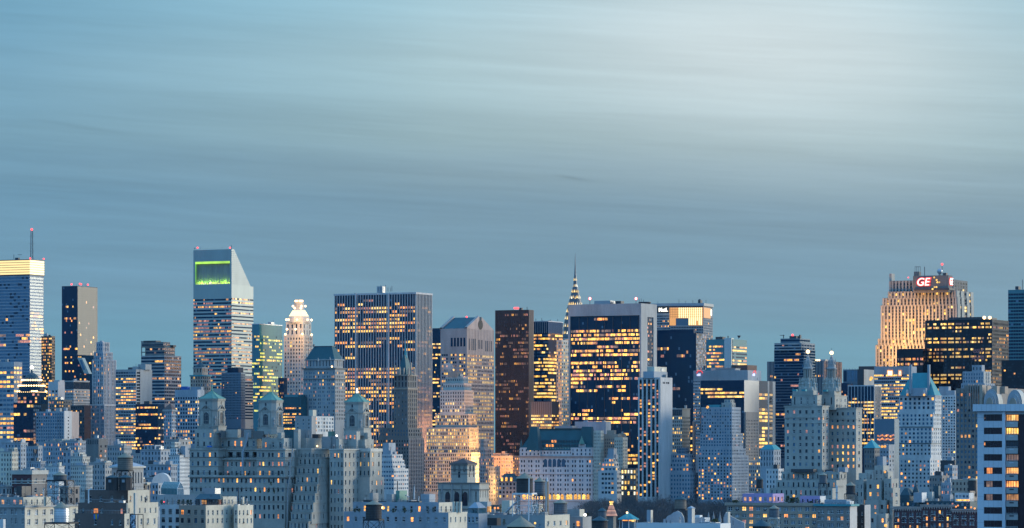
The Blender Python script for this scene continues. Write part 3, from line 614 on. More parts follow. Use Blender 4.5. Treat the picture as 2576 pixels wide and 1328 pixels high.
for a0, a1, z0, z1 in ((0, Ln, yb_, zt), (0, Ln, zs, ya), (0, xa, ya, yb_), (xb, Ln, ya, yb_)): mb.poly([pt(a1, 0, z0), pt(a0, 0, z0), pt(a0, 0, z1), pt(a1, 0, z1)], 'spandrel_pale')
dp = 3.5
mb.poly([pt(xb, dp, ya), pt(xa, dp, ya), pt(xa, dp, yb_), pt(xb, dp, yb_)], 'concrete')
mb.poly([pt(xb, 0, yb_), pt(xa, 0, yb_), pt(xa, dp, yb_), pt(xb, dp, yb_)], 'metal_grey'); mb.poly([pt(xb, 0, ya), pt(xa, 0, ya), pt(xa, dp, ya), pt(xb, dp, ya)], 'metal_grey')
for x in (xa, xb): mb.poly([pt(x, 0, ya), pt(x, dp, ya), pt(x, dp, yb_), pt(x, 0, yb_)], 'metal_grey')
b.put(mb, 'slanted_crown')
mb = MB()
for i in range(1, 22):
    a = xa + (xb - xa) * i / 22; mb.prism([Vector(pt(a, 2.6, 0)[:2]), Vector(pt(a - .22, 2.6, 0)[:2]), Vector(pt(a - .22, 3.4, 0)[:2]), Vector(pt(a, 3.4, 0)[:2])], ya, yb_, 'concrete')
b.put(mb, 'louvre')
mb = MB(); z = zs + 1.5
while z < zt - 1:
    w = .12 * Rn + .75 * Rn * (zt - z) / (zt - zs) - .5; e = Vector((v.y, -v.x)) * .06
    p0, p1 = C + e, C + v * w + e; mb.poly([(*p0, z), (*p1, z), (*p1, z + .45), (*p0, z + .45)], 'concrete')
    if z > yb_ + .5 or z < ya - .6:
        e = -v * .06; p0, p1 = C + u * Ln + e, C + e; mb.poly([(*p0, z), (*p1, z), (*p1, z + .4), (*p0, z + .4)], 'concrete')
    z += 2.1
b.put(mb, 'panel_seam')
def strip(a0, a1, z0, z1, w, m, name):
    mb = MB(); A0, A1 = Vector(pt(a0, w, 0)[:2]), Vector(pt(a1, w, 0)[:2]); e = v * .5
    mb.prism([A1, A0, A0 + e, A1 + e], z0, z1, m, bottom=True); b.put(mb, name)
strip(xa + .2, xb - .2, yb_ - 2.6, yb_ - .1, .15, 'lime_tube', 'light_strip'); strip(xb - 1.2, xb - .1, ya, yb_ - 2.6, .15, 'lime_deep', 'light_strip')
for i in range(30):
    a = xa + (xb - xa) * (i + .5) / 30; h = rnd.choice([.8, 1.4, 2.0, 3.0]) * (1 if rnd.random() < .8 else .4)
    mb = MB(); c = Vector(pt(a, .9, ya)); w_ = (xb - xa) / 62
    mb.lathe((c.x, c.y), [(w_, ya), (w_ * .85, ya + h * .45), (w_ * .2, ya + h * 1.1)], rnd.choice(['lit_lime', 'lime_tube', 'lit_white', 'lime_tube', 'lit_lime']), 6); b.put(mb, 'uplight')
strip(xa, xb, ya + .05, ya + .9, .6, 'lit_lime', 'light_strip')
for x in (497, 578.5): b.lamp(x, 623, 1.4, D=4000)
for x in list(range(505, 578, 6)): b.mast(x, 627, 621 + rnd.random() * 4, .12, D=4010)
b.mast(582, 627, 617, .3, D=4000); b.mast(490, 627, 623, .4, D=4020)
for i in range(9):
    q_ = Vector(pt(xa + (xb - xa) * (i + .5) / 9, 1.3, ya + 1.6)); l = pointlight(b, 520, 700, 4000, 0, (1000, 1700)[i % 2], (.42, 1, .06), .5); l.location = q_ - b.O
b.done()
b = Bd('office_building', 'dark blue block with fine dotted windows in front of the silver tower', 'office building', 3000)
r = b.tier(557, 606, 617, 937, 'spandrel_blue', fc(14, 6.4, .5, .5, .015, 'home', 'navy', mt=3), fc(4, 6.4, .5, .5, 0, 'home', 'navy', mt=3), yb=1060, D=3000); r2 = r; b.boxpx(572, 600, 612, 924, 938, 'glass_navy', 'louvre_box'); b.clutter(r, 3, hmax=2)
b.done()
b = Bd('office_building', 'white striped low wing with dark window bands right of the dotted block', 'office building', 3300)
r = b.tier(600, 604, 637, 945, 'spandrel_pale', None, fc(10, 7.5, 1, .5, .12, 'mix', 'navy', 'run', mt=6), yb=1060); b.done()
# --- teal glass tower
b = Bd('office_tower', 'teal glass tower with greenish yellow office lights', 'office tower', 3700)
r = b.tier(634, 652.5, 710, 814, 'glass_teal', fc(7, 8.5, 1, .5, .4, 'green', 'teal', 'run', mt=28), fc(22, 8.5, 1, .5, .42, 'green', 'teal', 'run', mt=28, rows=[.5, .9, .8, .3, 1.4, .7, 1, 1.8, .3, 1.3, .3, .4, 1.6, .9, 1.2, 1.5, 1.7, 1.2, 1.2, 1, 1.1]), yb=1060, par=.6, cornice=[(0, .8, .25, 'metal_pale')])
b.boxpx(674, 682, 690, 810, 815, 'metal_grey', 'roof_house'); b.mast(687, 812, 806, .25, D=3740); b.done()
b = Bd('office_building', 'dark narrow block in the gap left of the floodlit crown', 'office building', 3500)
r = b.tier(700, 713, 722, 950, 'glass_navy', fc(5, 9, .6, .5, .25, 'gold', 'navy', mt=8), None, yb=1060); b.done()
# --- floodlit crown tower
b = Bd('hotel_tower', 'slender stone tower with a floodlit golden stepped crown', 'hotel', 3700)
r = b.tier(714.5, 764, 786, 841, 'limestone_pale', fc(7, 9.3, .5, .56, .22, 'pink', 'res', mt=6, rows=[.3, .4, 1.2, 1.4, .4, 1, 1, .3, .3, .8, .3, 1.2, 1, .2, .4, 1.4], pier=(.34, .6, 'limestone_pale')), fc(5, 9.3, .5, .55, .1, 'pink', 'res', mt=6, pier=(.3, .5, 'limestone_pale')), yb=1005)
r = b.tier(719, 762, 783, 809, 'limestone_pale', fc(4, 15, .35, .7, 0, 'home', 'res', mt=4), fc(3, 15, .35, .7, 0, 'home', 'res', mt=4), on=r)
DD = b.cd
b.lathe(752, DD, [(30, 812), (30, 806), (29, 800), (26, 796), (14.5, 778), (13, 777), (13, 757), (12, 756), (12, 754)], ['limestone_pale'] * 3 + ['limestone_pale'] + ['limestone_pale'] * 4, 'crown', 8, rot=R(22.5))
b.lathe(752, DD, [(26.3, 795.6), (17, 781)], ['crown_hot'], 'slope_glow', 8, rot=R(22.5))  # glowing shell stands in for floodlight on the stone slope
for i, x in enumerate((743.5, 747, 754, 756, 758.5, 760.5)): b.lamp(x, 757, 1.0, 'lamp_warm', D=DD - 6)
for x, y in ((720.5, 804), (726, 804), (747, 804), (773.7, 804), (783.7, 805), (722, 828), (743.5, 828), (760.5, 840), (718, 841), (784, 842), (737, 770), (741.5, 775), (758.5, 770), (757, 775), (768, 770), (711, 1000), (733, 1001)):
    b.lamp(x, y, 1.15, 'lamp_warm', D=DD - (14 if y < 800 else 26))
for x, y, e in ((728, 800, 5500), (752, 797, 6500), (776, 800, 5500), (735, 782, 5000), (752, 780, 6000), (768, 782, 5000), (722, 830, 5500), (744, 832, 6500), (763, 845, 6000), (783, 845, 4000), (730, 860, 5500), (762, 870, 4000)):
    pointlight(b, x, y, DD - 8, 22, e, (1, .55, .22))
b.done()
b = Bd('office_building', 'teal roofed office with yellow ribbon floors below the floodlit tower', 'office building', 3000)
r = b.tier(712, 757, 772, 998, 'teal_slate', fc(8, 7.4, .9, .5, .75, 'office', 'navy', 'run', mt=25), None, yb=1085); b.boxpx(716, 750, 766, 992, 999, 'glass_teal', 'louvre_box'); b.done()
# --- hotel with teal mansard
b = Bd('hotel', 'grey stone hotel tower with a truncated teal mansard roof', 'hotel', 3000)
r = b.tier(763.5, 843, 869, 925, 'stone_grey', fc(14, 9.6, .42, .55, .14, 'pink', 'pale', mt=8, grp=2, rows=[.6, 1.6, 2, 2, 1.4, .8, .9, .2, .1, .1, .1, 1.4, .2, .1]), fc(6, 9.6, .42, .58, .06, 'pink', 'dark', mt=8), yb=1060, cornice=[(0, 1.2, .9, 'dark_stone'), (9.0, .8, .5, 'dark_stone')])
r = b.tier(769, 841, 863, 903, 'stone_grey', fc(9, 20, .3, .7, .1, 'pink', 'res', mt=1), fc(4, 20, .3, .7, .1, 'pink', 'res', mt=1), on=r, cornice=[(0, 1, .8, 'stone_grey')])
m = b.mansard(r, 871, 5.2, 'teal_slate'); b.ring(dict(m, L=m['L'], R=m['R']), m['z1'] - .3, m['z1'] + .6, .3, 'slate', 'roof_kerb')
for x in (790, 843): b.boxpx(x - 3, x, x + 2, 866, 872, 'dark_stone', 'roof_house')
for x, y in ((772, 890), (800, 900), (830, 898), (858, 896)): b.lathe(x, 2990, [(2, y + 8), (1.6, y + 3), (.3, y)], 'stone_grey', 'finial', 6)
b.lamp(835, 922, .8, 'lamp_warm', D=2985); b.done()
b = Bd('apartment_building', 'white gridded apartment block with a grey blank wing in front of the hotel', 'apartment building', 2500)
r = b.tier(787, 791, 840, 1047, 'white_brick', None, fc(7, 9.6, .62, .62, .08, 'home', 'pale', mt=2), yb=1090)
b.done()
b = Bd('apartment_building', 'blank grey brick block with a pale lift house left of the white grid', 'apartment building', 2480)
r = b.tier(742, 784, 795, 1046, 'stone_grey', fc(3, 9.6, .2, .4, 0, 'home', 'res', mt=6), None, yb=1090); b.boxpx(777, 787, 796, 1031, 1047, 'cream', 'lift_house'); b.done()
# --- white pier slab
b = Bd('office_tower', 'broad white ribbed office slab full of orange lit windows', 'office tower', 3350)
r = b.tier(842, 1046, 1086, 735, 'glass_navy', fc(31, 9.65, .72, .58, .85, 'gold', 'navy', 'run', mt=14, rec=.1, pier=(.27, .7, 'pier_white'), rows=[.1, .55, .9, 1.25, .35, .6, 1.5, 1, 1.3, .4, .25, 1, .5, .45, .5, .1, 0, 0, .8, 1.2, .9, .8, .8, 1.1, 1.3, 1.6, .9, .6, .5, .9, .3, 1, .7, 1.1, 1.2, 1]), fc(11, 9.65, .64, .55, .6, 'pink', 'navy', 'run', mt=14, rec=.1, pier=(.34, .7, 'pier_white'), rows=[0, 0, .3, .3, .3, .3, .4, .2, .7, .5, .4, .5, .8, .4, .5, 0, 0, .2, 1.2, .9, .4, 1, .6, 1.4, 1.2, 1, 1.6, .8, 1, 1.8, 1, 2, 1.9, 1.5, 1, 1, 1, 1, 1, 1, 1]), yb=1245, cornice=[(0, 1.6, .75, 'white_stone')], par=.5)
for x, y, e in ((1080, 1130, 16), (1084, 1080, 12), (1082, 1190, 14)): pointlight(b, x + 8, y, 3360, 6, e * 1500, (1, .42, .2), 2, 'street_lamp')
b.boxpx(948, 962, 969, 720, 736, 'metal_grey', 'roof_house', D=3420)
for x in (952, 958, 964, 970, 976, 983, 986): b.mast(x, 733, 716 + rnd.random() * 8, .2, D=3410)
for x in (895, 977): b.mast(x, 1200, 737, .9, 'white_stone', D=onleft(b, r, x) - 1, name='pier')
b.done()
# --- gothic tower with spire
b = Bd('hotel_tower', 'dark gothic hotel tower with a steep teal roof and needle', 'hotel', 3050)
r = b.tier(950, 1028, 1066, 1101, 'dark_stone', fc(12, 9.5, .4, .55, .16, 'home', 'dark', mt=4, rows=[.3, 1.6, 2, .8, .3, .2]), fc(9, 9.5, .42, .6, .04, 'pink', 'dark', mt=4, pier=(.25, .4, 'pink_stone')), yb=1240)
r = b.tier(955, 1027, 1062, 1076, 'dark_stone', fc(10, 9.5, .4, .55, .1, 'home', 'blue', mt=3), fc(6, 9.5, .4, .6, .04, 'pink', 'dark', mt=3), on=r)
r = b.tier(990, 1025.5, 1049, 976, 'dark_stone', fc(4, 10.8, .2, .5, .03, 'home', 'pale', mt=8), fc(5, 10.8, .35, .6, .02, 'pink', 'dark', mt=4, pier=(.25, .3, 'tan_brick')), on=r, cornice=[(0, 1.2, .6, 'tan_brick')])
r = b.tier(991, 1025.5, 1047.5, 942, 'dark_stone', fc(4, 16, .4, .75, 0, 'home', 'dark', mt=1), fc(4, 16, .4, .75, .1, 'home', 'dark', mt=1), on=r, cornice=[(0, 1.2, .6, 'tan_brick')])
DD = b.cd
mb = MB(); base = b.inset(r, 2.2); z0, z1 = r['z1'], Zp(893, DD)
mb.loft(base, z0, b.inset(r, min(r['L'], r['R']) * .5 - .8), z1, 'teal_slate'); b.put(mb, 'roof')
b.lathe(1020, DD, [(5, 900), (3, 892), (2.6, 880), (1.4, 872), (.9, 860), (.2, 850)], 'copper_teal', 'spire', 8)
for x, y in ((993, 918), (1003, 928), (1016, 925), (1034, 912), (1043, 926)): b.boxpx(x - 2.5, x, x + 2.2, y, 944, 'tan_brick', 'chimney', D=DD - 8)
for x in (1006, 1028): b.lathe(x, DD - 14, [(3, 943), (3, 930), (.3, 921)], 'tan_brick', 'dormer', 4)
b.lathe(978, 3060, [(6, 1078), (5, 1070), (2, 1064)], 'dark_stone', 'turret', 8); b.done()
b = Bd('apartment_building', 'pale pink terraced apartment house with a blue penthouse box', 'apartment building', 2600)
r = b.tier(957, 991, 1027.5, 1179, 'white_stone', fc(5, 10.4, .7, .42, .12, 'home', 'blue', mt=3), fc(7, 10.4, .6, .42, .03, 'home', 'blue', mt=3), yb=1240)
for xl, xc, xr, y in ((959, 988, 1019.5, 1168), (960, 987, 1017, 1157), (961, 986, 1012.5, 1143)): r = b.tier(xl, xc, xr, y, 'white_stone', fc(5, 10.4, .6, .45, .1, 'home', 'blue', mt=1), fc(5, 10.4, .6, .45, .1, 'home', 'blue', mt=1), on=r)
b.boxpx(963, 978, 995, 1114, 1144, 'stone_blue', 'penthouse'); b.clutter(r, 3); b.done()
# --- tower pair behind: dark glass and pediment tower
b = Bd('office_tower', 'dark glass tower with yellow ribbons and a bronze west strip', 'office tower', 3900)
r = b.tier(1082, 1128.5, 1146, 825, 'glass_navy', fc(18, 8.8, 1, .46, .5, 'bright', 'navy', 'run', mt=36, rows=[1, .8, 1, 1.1, 1.8, .6, .9, .5, .3, .6, 1.4, 1.2, 1.3, 1, .7, 1.2, .6, .7, .8]), fc(5, 8.8, .7, .6, .1, 'mix', 'brown', mt=30), yb=1140, D=3750)
b.done()
b = Bd('office_tower', 'pink granite tower with a broken pediment roof and round notch', 'office tower', 3600)
r = b.tier(1108, 1174, 1242, 826, 'pink_stone', fc(9, 9.4, .55, .55, .5, 'office', 'navy', mt=62, grp=3), fc(18, 9.4, .5, .55, .55, 'bright', 'navy', 'run', mt=64, pier=(.22, .3, 'pink_stone')), yb=1140, par=0)
C, u, v, Ln, Rn = r['C'], r['u'], r['v'], r['L'], r['R']; zs = r['z1']; zr = Zp(797.5, r['D'] + 20)
mb = MB()
def pt(a, w, z): q = C + u * a + v * w; return (q.x, q.y, z)
gable = [(0, zs), (Rn, zs), (Rn * .56, zr), (Rn * .44, zr)]
mb.poly([pt(-.1, w, z) for w, z in gable], 'pink_stone'); mb.poly([pt(Ln, w, z) for w, z in reversed(gable)], 'pink_stone')
mb.poly([pt(Ln, 0, zs), pt(0, 0, zs), pt(0, Rn * .44, zr), pt(Ln, Rn * .44, zr)], 'teal_slate')
mb.poly([pt(0, Rn, zs), pt(Ln, Rn, zs), pt(Ln, Rn * .56, zr), pt(0, Rn * .56, zr)], 'teal_slate')
mb.poly([pt(0, Rn * .56, zr), pt(Ln, Rn * .56, zr), pt(Ln, Rn * .44, zr), pt(0, Rn * .44, zr)], 'pink_stone'); b.put(mb, 'roof')
for a0, a1 in ((-.6, 2.2), (Ln - 2.2, Ln + .6)):
    mb = MB(); pa = [(a0, -.3, zs - 1.2), (a0, -.3, zs + 1.2), (a0, Rn * .44, zr + 1.4), (a0, Rn * .44, zr - 1)]
    mb.poly([pt(*p) for p in pa], 'pink_stone'); mb.poly([pt(a1, w, z) for _, w, z in pa], 'pink_stone'); mb.poly([pt(a0, -.3, zs + 1.2), pt(a1, -.3, zs + 1.2), pt(a1, Rn * .44, zr + 1.4), pt(a0, Rn * .44, zr + 1.4)], 'pink_stone'); b.put(mb, 'gable_coping')
mb = MB(); cz = Zp(814.5, r['D']); ring = []
for k in range(20):
    t = 2 * math.pi * k / 20; ring.append(pt(-.35, Rn * .5 + 4.6 * math.cos(t) * 1.15, cz + 4.9 * math.sin(t)))
mb.poly(ring, 'glass_black'); b.put(mb, 'round_opening')
mb = MB(); mb.poly([pt(-.3, Rn * .5 - 2.2, cz), pt(-.3, Rn * .5 + 2.2, cz), pt(-.3, Rn * .5 + 2.2, zr + .3), pt(-.3, Rn * .5 - 2.2, zr + .3)], 'glass_navy'); b.put(mb, 'notch')
n = Vector((v.y, -v.x)); kk = r['D'] / FPX
def slot(w0, w1, y0, y1, m='glass_navy'):
    mb = MB(); zz0, zz1 = Zp(y1, r['D']), Zp(y0, r['D'])
    mb.poly([pt(-.12, w0 * Rn, zz0), pt(-.12, w1 * Rn, zz0), pt(-.12, w1 * Rn, zz1), pt(-.12, w0 * Rn, zz1)], m); b.put(mb, 'tall_window')
for w in (.08, .155, .22, .29): slot(w, w + .045, 851, 880)
for w in (.42, .455, .49, .525, .56): slot(w, w + .022, 853, 876)
for w in (.66, .73, .81, .88): slot(w, w + .045, 854, 881)
for a in (.05, .17, .29, .41, .53):
    mb = MB(); mb.poly([pt(Ln * a + 2.2, -.12, Zp(872, 3610)), pt(Ln * a, -.12, Zp(872, 3610)), pt(Ln * a, -.12, Zp(850, 3610)), pt(Ln * a + 2.2, -.12, Zp(850, 3610))], 'glass_navy'); b.put(mb, 'tall_window')
b.lamp(1174, 797, 1.3, D=3620); b.lamp(1124, 821, 1.3, D=3620); b.done()
# --- stepped limestone office
b = Bd('office_building', 'stepped limestone ziggurat office with yellow windows and a pink lit west side', 'office building', 3300)
lime = 'limestone'
def sq(nl, nr, litl, litr, mt=2.5, rows=None): return (fc(nl, 8.9, .58, .66, litl * 1.25, 'bright', 'dark', mt=mt, rows=rows), fc(nr, 8.9, .5, .64, litr, 'bright', 'dark', mt=mt))
r = b.tier(1066, 1186, 1220, 1138, lime, *sq(25, 9, .45, .75, rows=[.5, .5, .3, .2, .8, .5, .9, .9, .4, .5, .6, .6]), yb=1245)
r = b.tier(1073, 1180.5, 1204, 1075, lime, *sq(22, 8, .62, .6, rows=[1.1, .8, .9, 1.6, 1.6, .4, .9]), on=r)
r = b.tier(1095, 1178, 1199.5, 1041, lime, *sq(17, 7, .5, .3, rows=[.9, .8, 1]), on=r)
r = b.tier(1107, 1168, 1191, 981, 'limestone_pale', fc(10, 8.9, .42, .6, .5, 'bright', 'dark', mt=3, rows=[0, 0, .1, 1.4, .9, 1, 1.2]), fc(8, 8.9, .4, .6, .3, 'bright', 'dark', mt=3, rows=[0, 0, 0, .1, .1, 1, .2]), on=r)
r = b.tier(1114, 1167, 1186, 964, 'limestone_pale', fc(9, 9, .4, .6, .02, 'bright', 'dark', mt=3), fc(6, 9, .4, .6, .02, 'bright', 'dark', mt=3), on=r)
r = b.tier(1121, 1165, 1178, 947, 'limestone_pale', fc(8, 9, .35, .6, 0, 'bright', 'dark', mt=4, pier=(.3, .4, 'limestone_pale')), fc(5, 9, .35, .6, 0, 'bright', 'dark', mt=4), on=r)
for x, y, dy, e in ((1235, 1235, 10, 60), (1228, 1200, 16, 50), (1222, 1165, 18, 30), (1214, 1110, 22, 12), (1245, 1190, 5, 45), (1105, 1240, 40, 9), (1140, 1235, 40, 9), (1170, 1200, 40, 10)): pointlight(b, x, y, 3300, dy, e * 2700, (1, .47, .16), 2, 'street_lamp')
b.boxpx(1127, 1150, 1163, 935, 948, 'tan_brick', 'penthouse'); b.boxpx(1151, 1158, 1166, 940, 948, 'metal_grey', 'roof_house')
b.done()
def steam():
    m = bpy.data.materials.new('steam'); m.use_nodes = True; nt = m.node_tree; nt.nodes.remove(nt.nodes['Principled BSDF'])
    pv = nt.nodes.new('ShaderNodeVolumePrincipled'); pv.inputs['Density'].default_value = .10; pv.inputs['Color'].default_value = (.9, .92, .95, 1)
    nt.links.new(pv.outputs[0], nt.nodes['Material Output'].inputs['Volume']); MATS['steam'] = m
    mb = MB(); pts = [(1141, 935, 2.0), (1138, 930, 3.2), (1131, 925, 4.5), (1122, 922, 5), (1113, 921, 4)]
    rings = []
    for x, y, rr in pts:
        c = P(x, y, 3330); rings.append([(c.x + rr * .5 * math.cos(t * math.pi / 4), c.y + rr * math.sin(t * math.pi / 4) , c.z + rr * math.cos(t * math.pi / 4) * .8) for t in range(8)])
    for i in range(4):
        for k in range(8): mb.poly([rings[i][k], rings[i][(k + 1) % 8], rings[i + 1][(k + 1) % 8], rings[i + 1][k]], 'steam')
    mb.poly(rings[0], 'steam'); mb.poly(rings[-1][::-1], 'steam')
    o = mb.build('steam_plume', None, P(1140, 935, 3330), True); tag(o, 'thin white steam drifting left from the top of the stepped limestone office', 'steam', kind='stuff')
steam()
b = Bd('apartment_building', 'slim pink stone building with setbacks tucked right of the stepped office', 'apartment building', 3200)
r = b.tier(1205, 1222, 1242, 1150, 'pink_stone', fc(4, 9, .4, .6, .25, 'home', 'dark', mt=3), fc(5, 9, .4, .6, .35, 'gold', 'dark', mt=3), yb=1260)
r = b.tier(1208, 1220, 1236, 1128, 'pink_stone', fc(3, 9, .4, .6, .1, 'home', 'dark', mt=3), fc(3, 9, .4, .6, .2, 'home', 'dark', mt=3), on=r)
r = b.tier(1209, 1217, 1228, 1104, 'pink_stone', fc(3, 9, .35, .6, 0, 'home', 'dark', mt=4), fc(3, 9, .35, .6, 0, 'home', 'dark', mt=4), on=r); b.done()
# --- brown ribbed tower
b = Bd('office_tower', 'brown black ribbed tower with dim scattered lights and a red lamp', 'office tower', 3450)
r = b.tier(1246, 1330.5, 1342, 779, 'glass_brown', fc(34, 8.8, .66, .6, .26, 'dim', 'brown', 'run', mt=8, rec=.06, pier=(.34, .4, 'brown_mullion')), fc(6, 8.8, .5, .5, .05, 'dim', 'brown', mt=8, pier=(.5, .4, 'brown_mullion')), yb=1150)
for x in (1295, 1299, 1303): b.lamp(x, 775, 1.5, D=3490)
b.boxpx(1306, 1312, 1316, 774, 780, 'metal_dark', 'roof_house'); b.mast(1326, 779, 772, .3, D=3470); b.done()
# --- yellow banded glass office
b = Bd('office_tower', 'glass office tower with a louvred top and many yellow floors', 'office tower', 3500)
r = b.tier(1338, 1379, 1416, 807, 'glass_navy', fc(10, 8.6, 1, .55, .8, 'bright', 'blue', 'run', mt=32, rows=[.9, .9, .7, .6, .5, .4, .4, .6, 1, .9, 1, .8, .9, .5, .8, .8, .9, 1, 1, .5, 1.2, 1.2, .6]), fc(12, 8.6, 1, .55, .8, 'bright', 'navy', 'run', mt=32, rows=[.9, .9, 0, 0, 0, .7, .9, .9, 1, .9, .9, .7, .5, .8, .8, .9, 1.1, .9, 1.1, .2, 1, .8, .7]), yb=1080, cornice=[(0, .8, .2, 'metal_pale')])
mb = MB()
for i in range(1, 9):
    a = r['C'] + r['u'] * r['L'] * i / 9; nn = Vector((-math.sin(R(26)), -math.cos(R(26)))); mb.tube((*(a + nn * .2), r['z1'] - 12), (*(a + nn * .2), r['z1']), .25, 'metal_grey', 4)
for i in range(20):
    a = r['C'] + r['v'] * r['R'] * i / 20; nn = Vector((math.cos(R(26)), -math.sin(R(26)))); mb.tube((*(a + nn * .2), r['z1'] - 12), (*(a + nn * .2), r['z1']), .25, 'metal_pale', 4)
b.put(mb, 'louvre')
for x in (1348, 1363, 1403): b.mast(x, 807, 800 + rnd.random() * 3, .25, D=3530)
b.clutter(r, 3, hmax=2.5); b.done()
b = Bd('office_building', 'low office with a blank brown band above glowing floors behind the white hotel', 'office building', 3300)
r = b.tier(1336, 1388, 1406, 1010, 'brown_mullion', fc(11, 8, .95, .55, 1, 'bright', 'blue', 'run', mt=32, pier=(.1, .2, 'metal_grey')), fc(4, 8, .8, .5, .8, 'bright', 'navy', mt=32), yb=1082); b.done()
b = Bd('office_tower', 'narrow pale stone tower with stacked yellow windows left of the black slab', 'office tower', 3400)
r = b.tier(1400, 1413, 1436, 855, 'limestone_pale', fc(3, 8.8, .5, .6, .5, 'gold', 'dark', mt=3), fc(5, 8.8, .5, .55, .5, 'gold', 'dark', mt=3), yb=1090); b.done()
# --- arched steel crown with spire
b = Bd('office_tower', 'stepped steel crown with lit triangular windows and a needle spire', 'office tower', 4650)
r = b.tier(1411, 1452, 1484, 850, 'limestone_pale', fc(8, 8, .45, .6, .4, 'office', 'dark', mt=2), fc(6, 8, .45, .6, .2, 'office', 'dark', mt=2), yb=900)
DD = b.cd; prof = [(34, 850), (31, 842), (29, 820), (27, 806), (23.7, 790), (20.5, 775), (16.5, 760), (12.3, 746), (8.6, 731), (5, 718), (4.2, 708), (3.4, 699), (2.4, 690), (1.7, 676), (1.0, 660), (.3, 637)]
b.lathe(1447, DD, prof, 'steel_crown', 'crown', 16)
c0 = P(1447, 700, DD); kk = DD / FPX
def rad(y):
    for (w0, y0), (w1, y1) in zip(prof, prof[1:]):
        if y1 <= y <= y0: return w1 + (w0 - w1) * (y - y1) / (y0 - y1)
    return 30
for y, n, h in ((705, 8, 7), (720, 10, 7), (734, 14, 7.5), (749, 18, 8), (766, 20, 8.5), (783, 22, 9), (801, 22, 9), (820, 22, 9), (838, 22, 8)):
    for k in range(n):
        t = 2 * math.pi * (k + (.5 if int(y) % 2 else 0)) / n
        if math.sin(t) > .25: continue
        lift = 2.2 * abs(math.sin(4 * t)); ya, yc = y + h * .4 - lift, y - h * .6 - lift
        ra, rc = (rad(ya) + .5) * kk, (rad(yc) + .5) * kk; w = min(2.4, rad(ya) * 2.2 * math.pi / n * .34) * kk
        ta = Vector((-math.sin(t), math.cos(t), 0))
        A = Vector((c0.x + ra * math.cos(t), c0.y + ra * math.sin(t), Zp(ya, DD))); Bq = Vector((c0.x + rc * math.cos(t), c0.y + rc * math.sin(t), Zp(yc, DD)))
        mb = MB(); mb.poly([A - ta * w, A + ta * w, Bq], 'lit_bright' if rnd.random() < .7 else 'lit_white'); b.put(mb, 'window')
b.done()
# --- black slab in a white frame
b = Bd('office_tower', 'black glass office slab in a white stone frame with rows of yellow floors', 'office tower', 3300)
r = b.tier(1431, 1611.5, 1650, 765, 'glass_navy', fc(48, 10.05, 1, .6, .72, 'mix', 'navy', 'run', mt=31, ms=0, rec=.1, rows=[.04, .15, 0, 1.3, 1.35, 1.35, .9, .6, 1.2, 1.1, .05, 1.1, .6, .9, 1, 1.5, .2, 1, .6, .25, .1, .08, .05, .1, .9, 1.35, 1.1, .1, .1, .2, .15, .1, .1, .4]), None, yb=1185, par=.6)
C, u, v = r['C'], r['u'], r['v']; k0 = r['D'] / FPX
nl, nr_ = Vector((-math.sin(R(26)), -math.cos(R(26)))), Vector((math.cos(R(26)), -math.sin(R(26))))
def slab(a, c, nrm, z0, z1, m, name, th=1.3):
    mb = MB(); mb.prism([c, a, a + nrm * th, c + nrm * th] if nrm is nl else [a, c, c + nrm * th, a + nrm * th], z0, z1, m, bottom=True); b.put(mb, name)
zt = r['z1'] + .8
slab(C + u * r['L'] - u * 0, C, nl, zt - 30 * k0, zt, 'concrete', 'frame_top')
slab(C + u * r['L'], C + u * (r['L'] - 5 * k0), nl, 0, zt - 30 * k0, 'concrete', 'frame_side'); slab(C + u * 1.5 * k0, C + u * 0, nl, 0, zt - 30 * k0, 'concrete', 'frame_side')
Rr = r['R']
slab(C - v * 1.2, C + v * Rr * .38, nr_, 0, zt, 'concrete', 'west_wall', 1.0); slab(C + v * Rr * .78, C + v * Rr, nr_, 0, zt, 'concrete', 'west_wall', 1.0); slab(C + v * Rr * .38, C + v * Rr * .78, nr_, Zp(797, 3310), zt, 'concrete', 'west_wall', 1.0); slab(C + v * Rr * .38, C + v * Rr * .78, nr_, 0, Zp(921, 3310), 'concrete', 'west_wall', 1.0)
mm = MB(); b.face(mm, C + v * Rr * .39 + nr_ * .4, v, Rr * .38, Zp(921, 3310), Zp(797, 3310), Zp(921, 3310), fc(5, 10.05, .95, .5, .28, 'dim', 'navy', mt=2, rec=.02), 'glass_navy', k0); b.put(mm, 'side_glazing')
mb = MB()
for f in range(1, 8):
    a = C + u * r['L'] * f / 8 + nl * 1.33; mb.poly([(*(a + u * .12), zt - 30 * k0), (*(a - u * .12), zt - 30 * k0), (*(a - u * .12), zt), (*(a + u * .12), zt)], 'stone_blue')
b.put(mb, 'panel_joint')
mb = MB()
for i in range(9):
    a = 5.5 * k0 + (r['L'] - 11 * k0) * i / 8; q0 = C + u * (a - .22); q1 = C + u * (a + .22)
    mb.prism([q1 - v * .35, q0 - v * .35, q0 + v * .6, q1 + v * .6], Zp(1185, r['D']), r['z1'] - 31 * k0, 'metal_dark')
b.put(mb, 'mullion')
b.boxpx(1495, 1535, 1548, 756, 765, 'metal_grey', 'roof_house', D=3360); b.boxpx(1548, 1562, 1570, 757, 765, 'metal_dark', 'cooling_unit', D=3360)
for x in (1484, 1600): b.mast(x, 765, 752, .25, D=3330); b.lamp(x, 751, 1.9, D=3330); b.lamp(x, 751, .9, 'lamp_white', D=3326)
b.lathe(1622, 3330, [(14, 764), (16, 761), (16, 759.5)], 'metal_dark', 'roof_disc', 16)
for x in (1608, 1613, 1619): b.mast(x, 762, 750 + rnd.random() * 5, .2, D=3330)
b.done()
